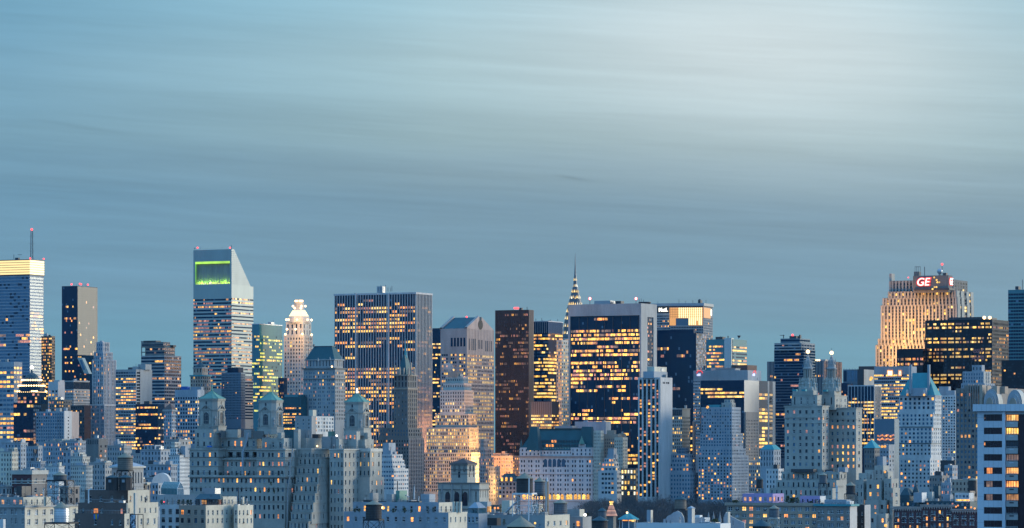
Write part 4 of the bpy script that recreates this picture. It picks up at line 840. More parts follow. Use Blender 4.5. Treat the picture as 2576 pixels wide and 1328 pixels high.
# --- octagonal tower with golden crown
b = Bd('office_tower', 'wide grey tower with a gold lit crown, dark overhanging roof and white lettering', 'office tower', 4100)
D = 4100; b.rect(1687, 1769, 1792, D); k0 = D / FPX
def xy(px, d): return Vector(((px - 1288) / FPX * d, d))
A0, A1, A2, A3 = xy(1636, D + 22), xy(1686, D + 8), xy(1769, D + 3), xy(1792.5, D + 40)
A4, A5 = xy(1770, D + 95), xy(1640, D + 95)
pts = [A0, A1, A2, A3, A4, A5]
def fac(mb, p, q, yt, yb, f, wall): t = (q - p); b.face(mb, p, t.normalized(), t.length, Zp(yb, D), Zp(yt, D), Zp(yb, D), f, wall, k0)
g = fc(12, 6.4, .72, .6, .25, 'gold', 'navy', 'run', mt=2, pier=(.25, .3, 'stone_grey'))
mb = MB(); fac(mb, A0, A1, 787, 880, fc(15, 6.4, .75, .6, .3, 'gold', 'navy', 'run', mt=4, rows=[0, 1.6, 1.2, .8, 1.2, .9, .2]), 'concrete'); fac(mb, A1, A2, 818, 880, fc(20, 6.4, .7, .6, .15, 'gold', 'navy', 'run', mt=2, pier=(.25, .3, 'stone_grey')), 'concrete'); fac(mb, A2, A3, 772, 880, fc(8, 6.4, .6, .6, .1, 'gold', 'blue', mt=24, pier=(.3, .3, 'stone_grey')), 'concrete')
fac(mb, A1, A2, 772, 818, None, 'spandrel_blue'); fac(mb, A0, A1, 772, 787, None, 'metal_dark')
z1 = Zp(880, D); mb.prism([Vector(p) for p in pts], 0, z1, 'concrete', top=False)
for p, q in ((A3, A4), (A4, A5), (A5, A0)): mb.poly([(*p, z1), (*q, z1), (*q, Zp(772, D)), (*p, Zp(772, D))], 'concrete')
b.put(mb, 'wall')
mb = MB(); c = sum(pts, Vector((0, 0))) / 6; big = [c + (p - c) * 1.035 for p in pts]; mb.prism(pts, Zp(772, D), Zp(769, D), 'metal_dark'); mb.prism(big, Zp(769, D), Zp(762, D), 'metal_grey', bottom=True, mtop='roof_tar'); b.put(mb, 'overhanging_roof')
nrm = Vector(((A2 - A1).y, -(A2 - A1).x)).normalized()
def seg(f0, f1, y0, y1, m, name, off, along=(A1, A2)):
    p, q = along; e = (q - p); nn = Vector((e.y, -e.x)).normalized(); a, bb = p + e * f0 + nn * off, p + e * f1 + nn * off
    mb = MB(); bk = nn * -.3; mb.prism([a, bb, bb + bk, a + bk], Zp(y1, D), Zp(y0, D), m, bottom=True); b.put(mb, name)
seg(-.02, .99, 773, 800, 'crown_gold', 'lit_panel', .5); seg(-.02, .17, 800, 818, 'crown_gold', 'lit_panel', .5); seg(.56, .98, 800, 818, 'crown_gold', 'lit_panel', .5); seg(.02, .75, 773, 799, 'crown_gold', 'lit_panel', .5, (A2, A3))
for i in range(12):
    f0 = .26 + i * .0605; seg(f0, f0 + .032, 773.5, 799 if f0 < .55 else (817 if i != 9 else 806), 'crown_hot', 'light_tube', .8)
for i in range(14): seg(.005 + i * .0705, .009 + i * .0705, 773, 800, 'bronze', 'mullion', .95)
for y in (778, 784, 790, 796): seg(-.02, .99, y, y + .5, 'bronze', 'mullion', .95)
ang = math.atan2((A1 - A0).y, (A1 - A0).x)
text(b, 'MetL', 1669.5, 779.5, 9.6, D + 4, ang, 'sign_white', .4, sx=.95, off=1.0, bold=.12)
seg(.76, .86, 776, 791, 'sign_white', 'lettering', .8, (A2, A3))
b.boxpx(1756, 1762, 1767, 755, 763, 'metal_dark', 'roof_house'); b.lathe(1760, D + 30, [(3, 760), (4, 757), (3, 753), (.5, 752)], 'metal_dark', 'dish', 8)
for x in (1655, 1708, 1725, 1743, 1776): b.mast(x, 763, 752 + rnd.random() * 6, .2, D=D + 30)
b.done()
# --- dark mottled glass tower
b = Bd('office_tower', 'black mirror glass tower with a west side coloured in mottled reflections', 'office tower', 3550)
r = b.tier(1646, 1751, 1776, 838, 'glass_navy', fc(26, 9.2, .94, .74, .05, 'dim', 'navy', 'run', mt=6, rec=.05), None, yb=1180, par=.5)
nn = Vector((math.cos(R(26)), -math.sin(R(26)))) * .15; mm = MB(); b.face(mm, r['C'] + nn, r['v'], r['R'], Zp(950, 3550), r['z1'] - .1, Zp(950, 3550), fc(9, 5, .95, .9, .10, 'dim', 'pale', mt=1, rec=.03), 'sheen_tan', r['D'] / FPX); b.put(mm, 'west_glazing')  # mottled reflections put into the pane colours
b.boxpx(1650, 1745, 1750, 829, 839, 'glass_navy', 'louvre_box', D=3560); b.clutter(r, 2, hmax=2); b.done()
b = Bd('office_tower', 'teal glass office with a pale vertical shaft and yellow floors', 'office tower', 3950)
r = b.tier(1764, 1843, 1879, 853, 'glass_teal', fc(16, 8.4, 1, .5, .7, 'gold', 'teal', 'run', mt=14, rows=[.6, .9, .8, .4, 1.2, .9, 1, .8]), fc(8, 8.4, 1, .5, .6, 'gold', 'navy', 'run', mt=16), yb=930)
b.boxpx(1822, 1840, 1846, 850, 935, 'mirror_pale', 'shaft', D=r['D'] - 2); b.boxpx(1800, 1818, 1826, 847, 854, 'metal_dark', 'louvre_box', D=3985)
for x in (1812, 1831, 1832, 1858): b.mast(x, 852, 843 + rnd.random() * 4, .3, D=3990)
b.lathe(1859, 3990, [(1, 850), (4, 846), (4.5, 844)], 'metal_dark', 'dish', 8); b.done()
b = Bd('office_building', 'plain reddish brown block behind the white office with lit logos', 'office building', 3600)
r = b.tier(1840, 1880, 1904, 918, 'brown_mullion', None, None); b.boxpx(1788, 1835, 1858, 925, 934, 'metal_grey', 'roof_house', D=3500); b.done()
b = Bd('office_building', 'white gridded office with a ribbed top band and lit corner logos', 'office building', 3400)
r = b.tier(1744, 1881, 1915, 931, 'white_stone', fc(40, 7.9, .66, .45, .3, 'office', 'navy', mt=24, rows=[.1, .2, 1, .1, .6, 1.4, .2, .4, .5, 1, 1.2, .5, 1.4, .4, 1, .5, 1.2, 1, .6, .8, 1, 1, 1]), fc(8, 7.9, .5, .5, .1, 'office', 'navy', mt=24), yb=1150, par=.5)
mb = MB()
for i in range(56):
    a = r['C'] + r['u'] * r['L'] * (i + .5) / 56 - r['v'] * .15; mb.tube((*a, r['z1'] - 8.6), (*a, r['z1'] - .2), .16, 'stone_blue', 4)
b.put(mb, 'rib')
for px, dd in ((1758, onleft(b, r, 1758) - .6), (1895, onright(b, r, 1895) - .8)):
    a_ = LA if px < 1800 else RA
    text(b, 'citi', px, 942.5, 6.6, dd, a_, 'sign_blue', .3, sx=.9 if px < 1800 else 1.3, off=.5, bold=.08)
    mb = MB(); c = P(px + 2.5, 937.5, dd); t = Vector((math.cos(a_), math.sin(a_), 0)); n_ = Vector((math.sin(a_), -math.cos(a_), 0)) * .5
    for i in range(8):
        u0, u1 = math.pi * i / 8, math.pi * (i + 1) / 8; mb.tube(c + n_ + t * 3.0 * math.cos(u0) + Vector((0, 0, 2.6 * math.sin(u0) - .6)), c + n_ + t * 3.0 * math.cos(u1) + Vector((0, 0, 2.6 * math.sin(u1) - .6)), .35, 'neon_red')
    b.put(mb, 'logo_arc')
b.boxpx(1800, 1850, 1862, 926, 932, 'metal_grey', 'roof_house', D=3450); b.done()
b = Bd('office_tower', 'black slab with a brushed metal side and lit glass corner', 'office tower', 3150)
r = b.tier(1762, 1872, 1950, 956, 'glass_navy', fc(18, 9.5, 1, .5, .9, 'bright', 'navy', 'run', mt=18, rows=[.55, 1.3, .9, 0, 0, 0, .1, 0, 0, 0, .1]), None, yb=1160, par=.5)
nn = Vector((math.cos(R(26)), -math.sin(R(26))))
def band(f0, f1, m, name, off=.2): 
    mb = MB(); a, c = r['C'] + r['v'] * r['R'] * f0 + nn * off, r['C'] + r['v'] * r['R'] * f1 + nn * off
    mb.prism([a, c, c - nn * .4, a - nn * .4], 0, r['z1'] - .05, m); b.put(mb, name)
band(0, .47, 'metal_grey', 'metal_side'); band(.75, 1, 'stone_grey', 'side_pier', .22)
mm = MB(); b.face(mm, r['C'] + r['v'] * r['R'] * .475 + nn * .2, r['v'], r['R'] * .27, 0, r['z1'] - .1, Zp(1160, 3150), fc(3, 9.5, .98, .62, .85, 'bright', 'navy', mt=30, rec=.05, rows=[1.2, 1.2, 0, 0, 1.2, 1.2, 1.2, .7, 0, 1.1, .8, 1.2, 1]), 'glass_navy', r['D'] / FPX); b.put(mm, 'corner_glazing')
mm = MB(); b.face(mm, r['C'] + r['v'] * r['R'] * .8 + nn * .25, r['v'], r['R'] * .11, 0, r['z1'] - .1, Zp(1160, 3150), fc(1, 9.5, .95, .6, .8, 'bright', 'navy', mt=30, rec=.03), 'glass_navy', r['D'] / FPX); b.put(mm, 'corner_glazing')
b.mast(1905, 956, 950, .2, D=3200); b.clutter(r, 3, hmax=1.5); b.done()
# --- rounded dark tower and the ribbed one behind
b = Bd('office_tower', 'dark grey tower with a stepped chamfered top and pale floor bands', 'office tower', 3500)
r = b.tier(1947.5, 2022, 2051, 878, 'spandrel_blue', fc(18, 7.2, 1, .68, .06, 'pink', 'navy', 'run', mt=2), fc(8, 7.2, 1, .68, .03, 'pink', 'navy', mt=2), yb=1160)
r = b.tier(1948, 2016, 2050, 862, 'stone_grey', fc(14, 7.2, 1, .5, .03, 'pink', 'navy', mt=3), fc(5, 7.2, .8, .5, .1, 'office', 'navy', mt=3), on=r)
r = b.tier(1963.5, 2012, 2038, 851, 'spandrel_blue', fc(14, 6.5, 1, .6, 0, 'pink', 'navy', mt=2), fc(7, 6.5, 1, .6, 0, 'pink', 'navy', mt=2), on=r)
b.boxpx(1986, 2003, 2012, 845, 852, 'metal_dark', 'roof_house'); b.lamp(1994, 843, 1.7); b.mast(1971, 851, 842, .4); b.mast(1968, 844, 843, 2.5, name='crane_arm'); b.boxpx(2010, 2013, 2016, 842, 852, 'metal_dark', 'roof_house'); b.done()
b = Bd('office_tower', 'vertically ribbed dark office behind the chamfered tower', 'office tower', 3850)
r = b.tier(1930, 2072, 2117, 908, 'glass_navy', fc(40, 9, .6, .5, .3, 'home', 'navy', mt=24, rows=[0, 1.2, .1, .2, .1], pier=(.4, .5, 'stone_grey')), fc(12, 9, .6, .5, .25, 'home', 'navy', mt=24, pier=(.4, .5, 'stone_grey')), yb=1000)
b.boxpx(2060, 2076, 2084, 904, 909, 'metal_grey', 'roof_house', D=3900)
for x in (2050, 2056, 2061): b.lamp(x, 906, 1.0, 'lamp_warm', D=3880)
b.done()
# --- floodlit slab with neon letters
b = Bd('office_tower', 'golden floodlit stone slab tower with red neon letters near its top', 'office tower', 3850)
pr = (.5, .8, 'limestone')
def gs(n, lit, rows=None, mt=4): n = int(n * .62); return fc(n, 7.9, .5, .72, lit, 'bright', 'dark', mt=mt, rec=.25, pier=pr, rows=rows)
r = b.tier(2203, 2412, 2450, 864, 'dark_stone', gs(40, .25), gs(6, .1), yb=925)
r = b.tier(2208.5, 2410, 2449, 849, 'dark_stone', gs(38, .25), gs(6, .1), on=r)
r = b.tier(2216, 2408, 2448.5, 764, 'dark_stone', gs(36, .22, [.5, .6, 1.4, .5, .9, .3, .4, 1, .4, 1.4, .8]), gs(6, .3), on=r)
r = b.tier(2220.5, 2407, 2447.5, 746, 'dark_stone', gs(35, .22), gs(6, .3), on=r)
r = b.tier(2234, 2405, 2447, 730, 'dark_stone', gs(33, .25), gs(6, .3), on=r)
r = b.tier(2237, 2400, 2434, 703, 'dark_stone', fc(19, 8.3, .5, .75, .05, 'bright', 'dark', mt=5, pier=pr), fc(5, 8.3, .6, .6, .1, 'bright', 'dark', mt=4), on=r)
b.boxpx(2237, 2243, 2251, 688, 706, 'limestone', 'corner_block', D=3890)
rc = b.boxpx(2297, 2386, 2396, 692, 735, 'dark_stone', 'crown_block', D=r['D'] - 14); b.boxpx(2300, 2388, 2399, 724, 729, 'metal_dark', 'ledge', D=r['D'] - 16)
b.boxpx(2299, 2312, 2317, 683, 700, 'dark_stone', 'roof_house', D=3880); b.boxpx(2372, 2380, 2384, 686, 700, 'brown_mullion', 'roof_house', D=3880)
dd = rc['D']
text(b, 'GE', 2322, 710, 19.5, onleft(b, rc, 2322) - .3, LA, 'neon_red', .3, .18, sx=1.08, off=.5, bold=.75)  # bold red copy behind the white letters draws their halo
text(b, 'GE', 2322, 710, 19.5, onleft(b, rc, 2322) - .3, LA, 'neon_white', .35, .18, sx=1.02, off=.9, bold=.02)
text(b, 'GE', 2391, 709, 17.5, onright(b, rc, 2391) - .3, RA, 'neon_red', .3, .12, sx=.8, off=.5, bold=.7)  # red halo drawn as a wider copy here too
text(b, 'GE', 2391, 709, 17.5, onright(b, rc, 2391) - .3, RA, 'neon_white', .35, .12, sx=.8, off=.9, bold=.02)
mb = MB(); c = P(2364, 682.5, 3880); mb.ball(c, 3.0, 'metal_pale', 14, 10); b.put(mb, 'radome', True); b.boxpx(2361, 2364, 2367, 686, 695, 'metal_grey', 'radome_base', D=3880)
b.mast(2370, 696, 666, .25, D=3880); b.lamp(2370, 664.5, 1.8, D=3880); b.mast(2326, 696, 671, .35, D=3880)
for x in (2302, 2306, 2310, 2315): b.mast(x, 684, 671, .2, D=3880)
mb = MB(); mb.tube(P(2301, 671, 3880), P(2316, 671, 3880), .25, 'metal_dark'); b.put(mb, 'antenna_frame')
for x, y in ((2285, 698), (2350, 698), (2356, 704), (2358, 710), (2363, 710), (2351, 722), (2356, 722), (2346, 727)): b.lamp(x, y, 1.0, 'lit_yellow' if x != 2285 else 'beacon_red', D=dd - 20 + (0 if x > 2300 else 12))
for x, y, e in ((2225, 900, 16), (2250, 905, 20), (2280, 900, 18), (2310, 895, 15), (2222, 850, 15), (2250, 835, 15), (2285, 830, 11), (2320, 820, 9), (2228, 790, 9), (2262, 775, 7), (2300, 765, 5), (2340, 770, 4)):
    pointlight(b, x, y, onleft(b, r, x), 34, e * 1800, (1, .47, .12), 2)
b.done()
b = Bd('office_tower', 'black glass tower with dense yellow lit panes right of the neon slab', 'office tower', 3500)
r = b.tier(2327, 2496, 2537, 803, 'glass_black', fc(36, 9.2, .9, .52, .62, 'bright', 'black', 'run', mt=6, rec=.05, grp=4, pier=None), fc(14, 9.2, .8, .55, .6, 'mix', 'black', 'run', mt=6, pier=(.2, .2, 'metal_dark')), yb=1040, par=.6, D=3480)
b.boxpx(2387, 2480, 2508, 797, 804, 'metal_dark', 'louvre_box', D=3500)
for x in (2476, 2490): b.lamp(x, 799, 1.6, 'lamp_warm', D=3478)
b.done()
b = Bd('office_building', 'low black office with white mullions in front of the neon slab', 'office building', 3480)
r = b.tier(2256, 2322, 2337, 877, 'glass_black', fc(14, 12.5, .9, .46, .75, 'gold', 'black', 'run', mt=20, grp=4), None, yb=930); b.done()
b = Bd('office_tower', 'dark teal glass tower cut by the right edge of the view', 'office tower', 3700)
r = b.tier(2536, 2640, 2700, 727, 'glass_teal', fc(16, 8.4, .95, .6, .08, 'mix', 'navy', 'run', mt=8, rows=[0, 0, 0, 0, 0, 1.2, 1, 0, .8, .3, 0, 0, .6, 1.2, 1.2, .4]), None, yb=1000)
b.mast(2572, 728, 703, .3, D=3740); b.boxpx(2554, 2562, 2568, 720, 728, 'metal_dark', 'roof_house', D=3740); b.done()
b = Bd('office_tower', 'broad black tower with few lights low at the right edge', 'office tower', 3300)
r = b.tier(2520, 2640, 2700, 905, 'glass_black', fc(24, 8, .9, .5, .04, 'pink', 'black', mt=6), None, yb=1010); b.done()
# --- right middle band of offices
b = Bd('office_building', 'grey office with two square lit signs above yellow floors', 'office building', 3250)
r = b.tier(2199, 2287, 2306, 921, 'stone_blue', fc(18, 8.2, .94, .5, .75, 'bright', 'navy', 'run', mt=19, rows=[1, .5, .2, 1.1, 1.2, 1.3, 1, .6, 1.1, .8, .9, 1, .7, .5, .3], pier=(.1, .2, 'stone_grey')), None, yb=1060)
for px, w in ((2239, 14), (2264, 8)):
    mb = MB(); d0 = onleft(b, r, px) - .6; a_, c_ = P(px - w / 2, 946, d0), P(px + w / 2, 931, d0 - 1.5); mb.prism([Vector((a_.x, a_.y)), Vector((c_.x, c_.y)), Vector((c_.x, c_.y + .5)), Vector((a_.x, a_.y + .5))], a_.z, c_.z, 'lit_orange', bottom=True); b.put(mb, 'lit_sign')
    mb = MB(); a_, c_ = P(px - w * .38, 944, d0 - .4), P(px + w * .38, 933, d0 - 1.8); mb.prism([Vector((a_.x, a_.y)), Vector((c_.x, c_.y)), Vector((c_.x, c_.y + .3)), Vector((a_.x, a_.y + .3))], a_.z, c_.z, 'lit_white', bottom=True); b.put(mb, 'lit_sign')
b.done()
b = Bd('office_building', 'mauve grey block with a brown top behind the sign office', 'office building', 3600)
r = b.tier(2160, 2205, 2222, 921, 'brown_mullion', fc(1, 20, .1, .2, 0), None); b.done()
b = Bd('office_building', 'pale curtain wall block with two dark vertical strips', 'office building', 3400)
r = b.tier(2121, 2160, 2166, 929, 'spandrel_blue', fc(4, 30, .82, .9, 0, 'home', 'blue', mt=2, rec=.1), None, yb=990)
for x in range(2123, 2160, 7): b.mast(x, 930, 926.5, .15, D=3420)
b.done()
b = Bd('office_building', 'grey windowless prism with a tan side', 'office building', 3380)
r = b.tier(2157, 2173, 2203, 929, 'metal_dark', None, None)
mb = MB(); nn = Vector((math.cos(R(26)), -math.sin(R(26)))) * .15; a, c = r['C'] + nn, r['C'] + r['v'] * r['R'] + nn; mb.poly([(*a, 0), (*c, 0), (*c, r['z1'] - .1), (*a, r['z1'] - .1)], 'stone_grey'); b.put(mb, 'side_wall'); b.lamp(2192, 951, 1.6, 'lit_gold', D=r['D'] - 3); b.lamp(2190, 955, 1.2, 'lit_yellow', D=r['D'] - 3); b.done()
b = Bd('office_building', 'low dark block left of the pinstripe office', 'office building', 3200)
r = b.tier(2108, 2132, 2146, 963, 'glass_navy', fc(6, 9, .8, .5, .1, 'home', 'navy', mt=18), None, yb=1010); b.done()
b = Bd('office_tower', 'black office with white pinstripe mullions and yellow floors', 'office tower', 2950)
r = b.tier(2134, 2199, 2216, 969, 'glass_navy', fc(24, 8.6, .86, .5, .72, 'bright', 'navy', 'run', mt=30, rec=.1, rows=[.6, 1.2, 1.2, .8, .9, .4, .9, .7, .3, 1, .8, 1, 1.2, 1.2, 1], pier=None), fc(6, 8.6, .8, .5, .2, 'dim', 'navy', mt=30, pier=(.25, .3, 'metal_grey')), yb=1130, par=.5, cornice=[(0, .8, .3, 'metal_pale')])
for i in range(9):
    a = r['C'] + r['u'] * r['L'] * i / 8 - r['v'] * .3; mb = MB(); mb.tube((*a, Zp(1130, 2950)), (*a, r['z1'] - .5), .3, 'metal_pale', 4); b.put(mb, 'mullion')
b.done()
b = Bd('office_building', 'low blue block with an arched lit sign', 'office building', 2900)
r = b.tier(2200, 2250, 2262, 1054, 'spandrel_blue', fc(7, 9, .7, .5, .3, 'home', 'navy', mt=66), None, yb=1170)
for y, n in ((1096, 12), (1105, 12)):
    for i in range(n):
        x = 2209 + i * 3.5; b.lamp(x, y + 1.6 * math.sin(i * 1.6), .75, 'lit_pink' if i % 3 else 'lit_orange', D=onleft(b, r, x) - .9, name='sign_lamp')
b.done()
# ------------------------------------------------------------------ hotels and apartment houses along the far side of the park
b = Bd('hotel', 'white chateau hotel with a dark teal mansard roof and turrets', 'hotel', 3150)
WL = fc(19, 11.8, .4, .52, .07, 'home', 'res', mt=13, rows=[.4, .5, .1, .5, 1.3, .9, 0, .3, .6, .3, 4.5, .2, 0])
r = b.tier(1306.5, 1490, 1512, 1147, 'chateau_white', fc(20, 11.8, .38, .52, .06, 'home', 'res', mt=8, grp=2, rows=[.6, .3, .2, 1.2, .5, .2, .3, .6, .3, 5, .2]), fc(4, 11.8, .35, .52, .03, 'home', 'res', mt=8), yb=1252, par=0, cornice=[(0, 1.2, 1.0, 'pink_stone'), (16, .5, .3, 'pink_stone'), (40, .6, .3, 'pink_stone')])
DD = r['D']; k0 = DD / FPX
r2 = b.tier(1308, 1489.5, 1510, 1133, 'chateau_white', fc(22, 8, .35, .6, .03, 'home', 'res', mt=2), fc(4, 8, .35, .6, 0, 'home', 'res', mt=2), on=r, par=0)
m = b.mansard(r2, 1077, 9.5, 'teal_slate', over=.2)
b.boxpx(1346, 1478, 1484, 1083, 1100, 'copper_teal', 'roof_lantern', D=DD + 12)
for xl, xc in ((1332, 1352), (1462, 1488)):
    q = b.rect(xl, xc, xc + 6, DD + 5); mb = MB(); mb.loft(b.inset(q, -2), Zp(1133, DD), b.inset(q, .5), Zp(1073, DD), 'teal_slate'); b.put(mb, 'roof_pavilion')
# two gabled end pavilions with dormers
for xl, xc in ((1309, 1359), (1436, 1489)):
    d = onleft(b, r, xc); q = b.rect(xl, xc, xc + 2, d - 1.2); A = q['C'] + q['u'] * q['L']; mb = MB()
    b.face(mb, A, -q['u'], q['L'], Zp(1147, DD), Zp(1126, DD), Zp(1147, DD), fc(5, 9.5, .32, .6, .06, 'home', 'res', mt=2), 'chateau_white', k0)
    mb.prism([q['C'], q['C'] + q['v'] * 5, q['C'] + q['v'] * 5 + q['u'] * q['L'], A], Zp(1127, DD), Zp(1125.5, DD), 'chateau_white'); mb.poly([(*q['C'], Zp(1147, DD)), (*(q['C'] + q['v'] * 5), Zp(1147, DD)), (*(q['C'] + q['v'] * 5), Zp(1126, DD)), (*q['C'], Zp(1126, DD))], 'chateau_white'); b.put(mb, 'end_pavilion')
    cx = (xl + xc) / 2 + 2; q = b.rect(cx - 9, cx + 7, cx + 9, onleft(b, r, cx) - 1.5); mb = MB()
    b.face(mb, q['C'] + q['u'] * q['L'], -q['u'], q['L'], Zp(1127, DD), Zp(1117, DD), Zp(1127, DD), fc(4, 9, .35, .65, .1, 'home', 'res', mt=.5), 'chateau_white', k0); mb.prism(q['poly'], Zp(1127, DD), Zp(1117, DD), 'chateau_white'); b.put(mb, 'gable')
    b.lathe(cx - 1, q['D'] + 1, [(8, 1117), (6.5, 1112), (4, 1107), (1.4, 1101), (.3, 1096)], 'copper_green', 'gable_roof', 4, rot=R(26 + 45))
b.lathe(1311, DD + 52, [(4, 1150), (4, 1128), (3, 1120), (.4, 1104)], ['chateau_white', 'teal_slate', 'teal_slate'], 'turret', 8)
for i in range(18):
    x = 1365 + i * 4.1; d = onleft(b, r2, x) + 1.0; b.lathe(x, d, [(1.6, 1134), (1.6, 1128), (.2, 1124)], ['chateau_white', 'copper_green'], 'dormer', 4, rot=R(26 + 45))
for y, n in ((1110, 16), (1121, 16)):
    for i in range(n):
        x = 1362 + i * 7; zfrac = (1133 - y) / 56; d = onleft(b, r2, x) + 9.5 * zfrac - .6
        mb = MB(); c = P(x, y, d); mb.prism([Vector((c.x - .8, c.y)), Vector((c.x + .8, c.y - .4)), Vector((c.x + .8, c.y + 2)), Vector((c.x - .8, c.y + 2))], c.z - 1, c.z + 1.1, 'slate' if rnd.random() < .9 else 'lit_orange'); b.put(mb, 'roof_dormer')
for i in range(5):   # arched windows of the piano nobile
    x = 1370 + i * 11.3 + 2; d = onleft(b, r, x) - .15; c = P(x, 1160, d); t = Vector((math.cos(LA), math.sin(LA), 0)); mb = MB()
    ring = [c + t * 1.7 * math.cos(a * math.pi / 8) + Vector((0, 0, 2.0 * math.sin(a * math.pi / 8))) for a in range(9)]; mb.poly(ring + [c - t * 1.7 - Vector((0, 0, 5)), c + t * 1.7 - Vector((0, 0, 5))], 'glass_blue'); b.put(mb, 'arched_window')
for i in range(16):  # lit street floor under its arches
    x = 1318 + i * 10.8 + rnd.uniform(-2, 2); d = onleft(b, r, x) - .15; c = P(x, 1247, d); t = Vector((math.cos(LA), math.sin(LA), 0)); mb = MB(); w = 1.5
    ring = [c + t * w * math.cos(a * math.pi / 6) + Vector((0, 0, 1.4 * math.sin(a * math.pi / 6))) for a in range(7)]; mb.poly(ring + [c - t * w - Vector((0, 0, 3.2)), c + t * w - Vector((0, 0, 3.2))], 'lit_yellow' if i % 3 else 'lit_gold'); b.put(mb, 'arched_window')
for x, e in ((1330, 6), (1355, 7), (1385, 9), (1410, 9), (1432, 12), (1455, 8), (1478, 4)): pointlight(b, x, 1246, onleft(b, r, x), 10, e * 14, (1, .55, .22), .6, 'street_lamp')
b.done()
b = Bd('hotel', 'plain white rooftop hall block behind the chateau hotel', 'hotel', 3240)
r = b.tier(1446, 1524, 1537, 1060, 'stone_blue', None, None); b.clutter(r, 2, hmax=2)
b.boxpx(1395, 1440, 1452, 1071, 1085, 'metal_grey', 'cooling_unit', D=3230); b.done()
b = Bd('hotel', 'tan brick hotel wing with rounded bays right of the chateau hotel', 'hotel', 3120)
r = b.tier(1497, 1555, 1576, 1092, 'tan_brick', fc(12, 8.4, .38, .5, .1, 'home', 'res', mt=10, rows=[.8, 1, .4, 1.5, 3.2, .2, .2, .1]), fc(5, 8.4, .38, .5, .03, 'home', 'res', mt=6), yb=1250)
for x, w, y in ((1508, 14, 1083), (1540, 17, 1082), (1566, 12, 1090)): b.boxpx(x - w * .8, x + w * .3, x + w * .6, y, 1093, 'tan_brick', 'penthouse', D=onleft(b, r, x) if x < 1555 else 3128)
q = b.tier(1493, 1511, 1519, 1083, 'cream', fc(5, 8.4, .36, .52, .03, 'home', 'res', mt=4, yb=None) if False else fc(5, 8.4, .36, .52, .03, 'home', 'res', mt=4), fc(3, 8.4, .36, .52, 0, 'home', 'res', mt=4), yb=1250, D=3112, gap=1262)
q = b.tier(1546, 1567, 1579, 1100, 'cream', fc(4, 8.4, .36, .52, .04, 'home', 'res', mt=6), fc(3, 8.4, .36, .52, 0, 'home', 'res', mt=4), yb=1200, D=3108, gap=1262); b.clutter(r, 3); b.done()
b = Bd('apartment_building', 'white terraced apartment house with dark window bands by the park', 'apartment building', 3060)
r = b.tier(1505, 1552, 1563, 1185, 'white_stone', fc(4, 11.6, .72, .5, .12, 'home', 'res', mt=2, kind='pane', ms=8), fc(2, 11.6, .7, .5, .05, 'home', 'res', mt=2), yb=1256)
for xl, xc, xr, y, l in ((1511, 1549, 1558, 1174, .3), (1514, 1546, 1556, 1163, .7), (1520, 1543, 1553, 1152, .3)): r = b.tier(xl, xc, xr, y, 'white_stone', fc(4, 10.8, .6, .5, l, 'home', 'blue', mt=1), fc(2, 10.8, .6, .5, .2, 'home', 'blue', mt=1), on=r)
b.boxpx(1529, 1544, 1552, 1128, 1155, 'stone_blue', 'penthouse'); b.boxpx(1543, 1549, 1555, 1143, 1155, 'stone_blue', 'penthouse'); b.clutter(r, 3); b.done()
b = Bd('apartment_building', 'dark low block with a glowing top floor and big square yellow windows', 'apartment building', 3080)
r = b.tier(1562, 1600, 1612, 1178, 'dark_stone', fc(5, 13.6, .55, .6, .55, 'floor', 'res', mt=2, rows=[2, .9, 1, 1.4, .7, 1.2, .2, .9]), fc(2, 13.6, .5, .5, .3, 'home', 'res', mt=2), yb=1256); b.done()
b = Bd('office_building', 'dark office with three bright yellow floors behind the glowing low block', 'office building', 3180)
r = b.tier(1572, 1604, 1616, 1135, 'glass_navy', fc(9, 9.5, .95, .6, 1, 'bright', 'navy', 'run', mt=6, rows=[1, 1, 1, 0, .3, 0]), None, yb=1190); b.done()
b = Bd('apartment_tower', 'tall tower of white arched piers with red and amber windows', 'apartment tower', 3030)
r = b.tier(1605, 1661.5, 1691.5, 949, 'white_stone', fc(5, 7.9, .60, .62, .36, 'pink', 'black', mt=7, rec=.5, ms=1.5), None, yb=1256, par=.6)
C, u, v, Ln, Rn = r['C'], r['u'], r['v'], r['L'], r['R']; k0 = r['D'] / FPX; nl = Vector((-math.sin(R(26)), -math.cos(R(26)))); ms = 1.5 * k0; cw = (Ln - 2 * ms) / 5
mb = MB()
for i in range(5):       # dark infill between the piers and arched heads
    a = ms + (i + .5) * cw; w = cw * .30
    for z0, z1 in [(r['z1'] - (7 + k_ * 7.9 + 7.9 * (.171 + .62)) * k0, r['z1'] - (7 + (k_ + 1) * 7.9 + 7.9 * .171) * k0) for k_ in range(37)]:
        if z1 < Zp(1256, r['D']): continue
        q0, q1 = C + u * (a + w) + nl * .04, C + u * (a - w) + nl * .04; mb.poly([(*q0, z1), (*q1, z1), (*q1, z0), (*q0, z0)], 'glass_black')
    zc = r['z1'] - (7 + 7.9 * .171) * k0
    mb.poly([(*(C + u * (a + w * math.cos(t * math.pi / 8)) + nl * .04), zc + w * math.sin(t * math.pi / 8)) for t in range(9)], 'glass_black')
b.put(mb, 'spandrel')
for i in range(6):
    a = min(max(ms + i * cw, 1.0), Ln - 1.0); mb = MB(); w = cw * .17; q0, q1 = C + u * (a + w), C + u * (a - w); mb.prism([q1, q0, q0 + nl * .7, q1 + nl * .7][::-1], 0, r['z1'] - .4, 'white_stone'); b.put(mb, 'pier')
mb = MB(); nr_ = Vector((math.cos(R(26)), -math.sin(R(26)))) * .12
for f in (.2, .3, .46, .58, .66): p0, p1 = C + v * Rn * f + nr_, C + v * Rn * (f + .06) + nr_; mb.poly([(*p0, Zp(965, 3035)), (*p1, Zp(965, 3035)), (*p1, Zp(960.5, 3035)), (*p0, Zp(960.5, 3035))], 'glass_black')
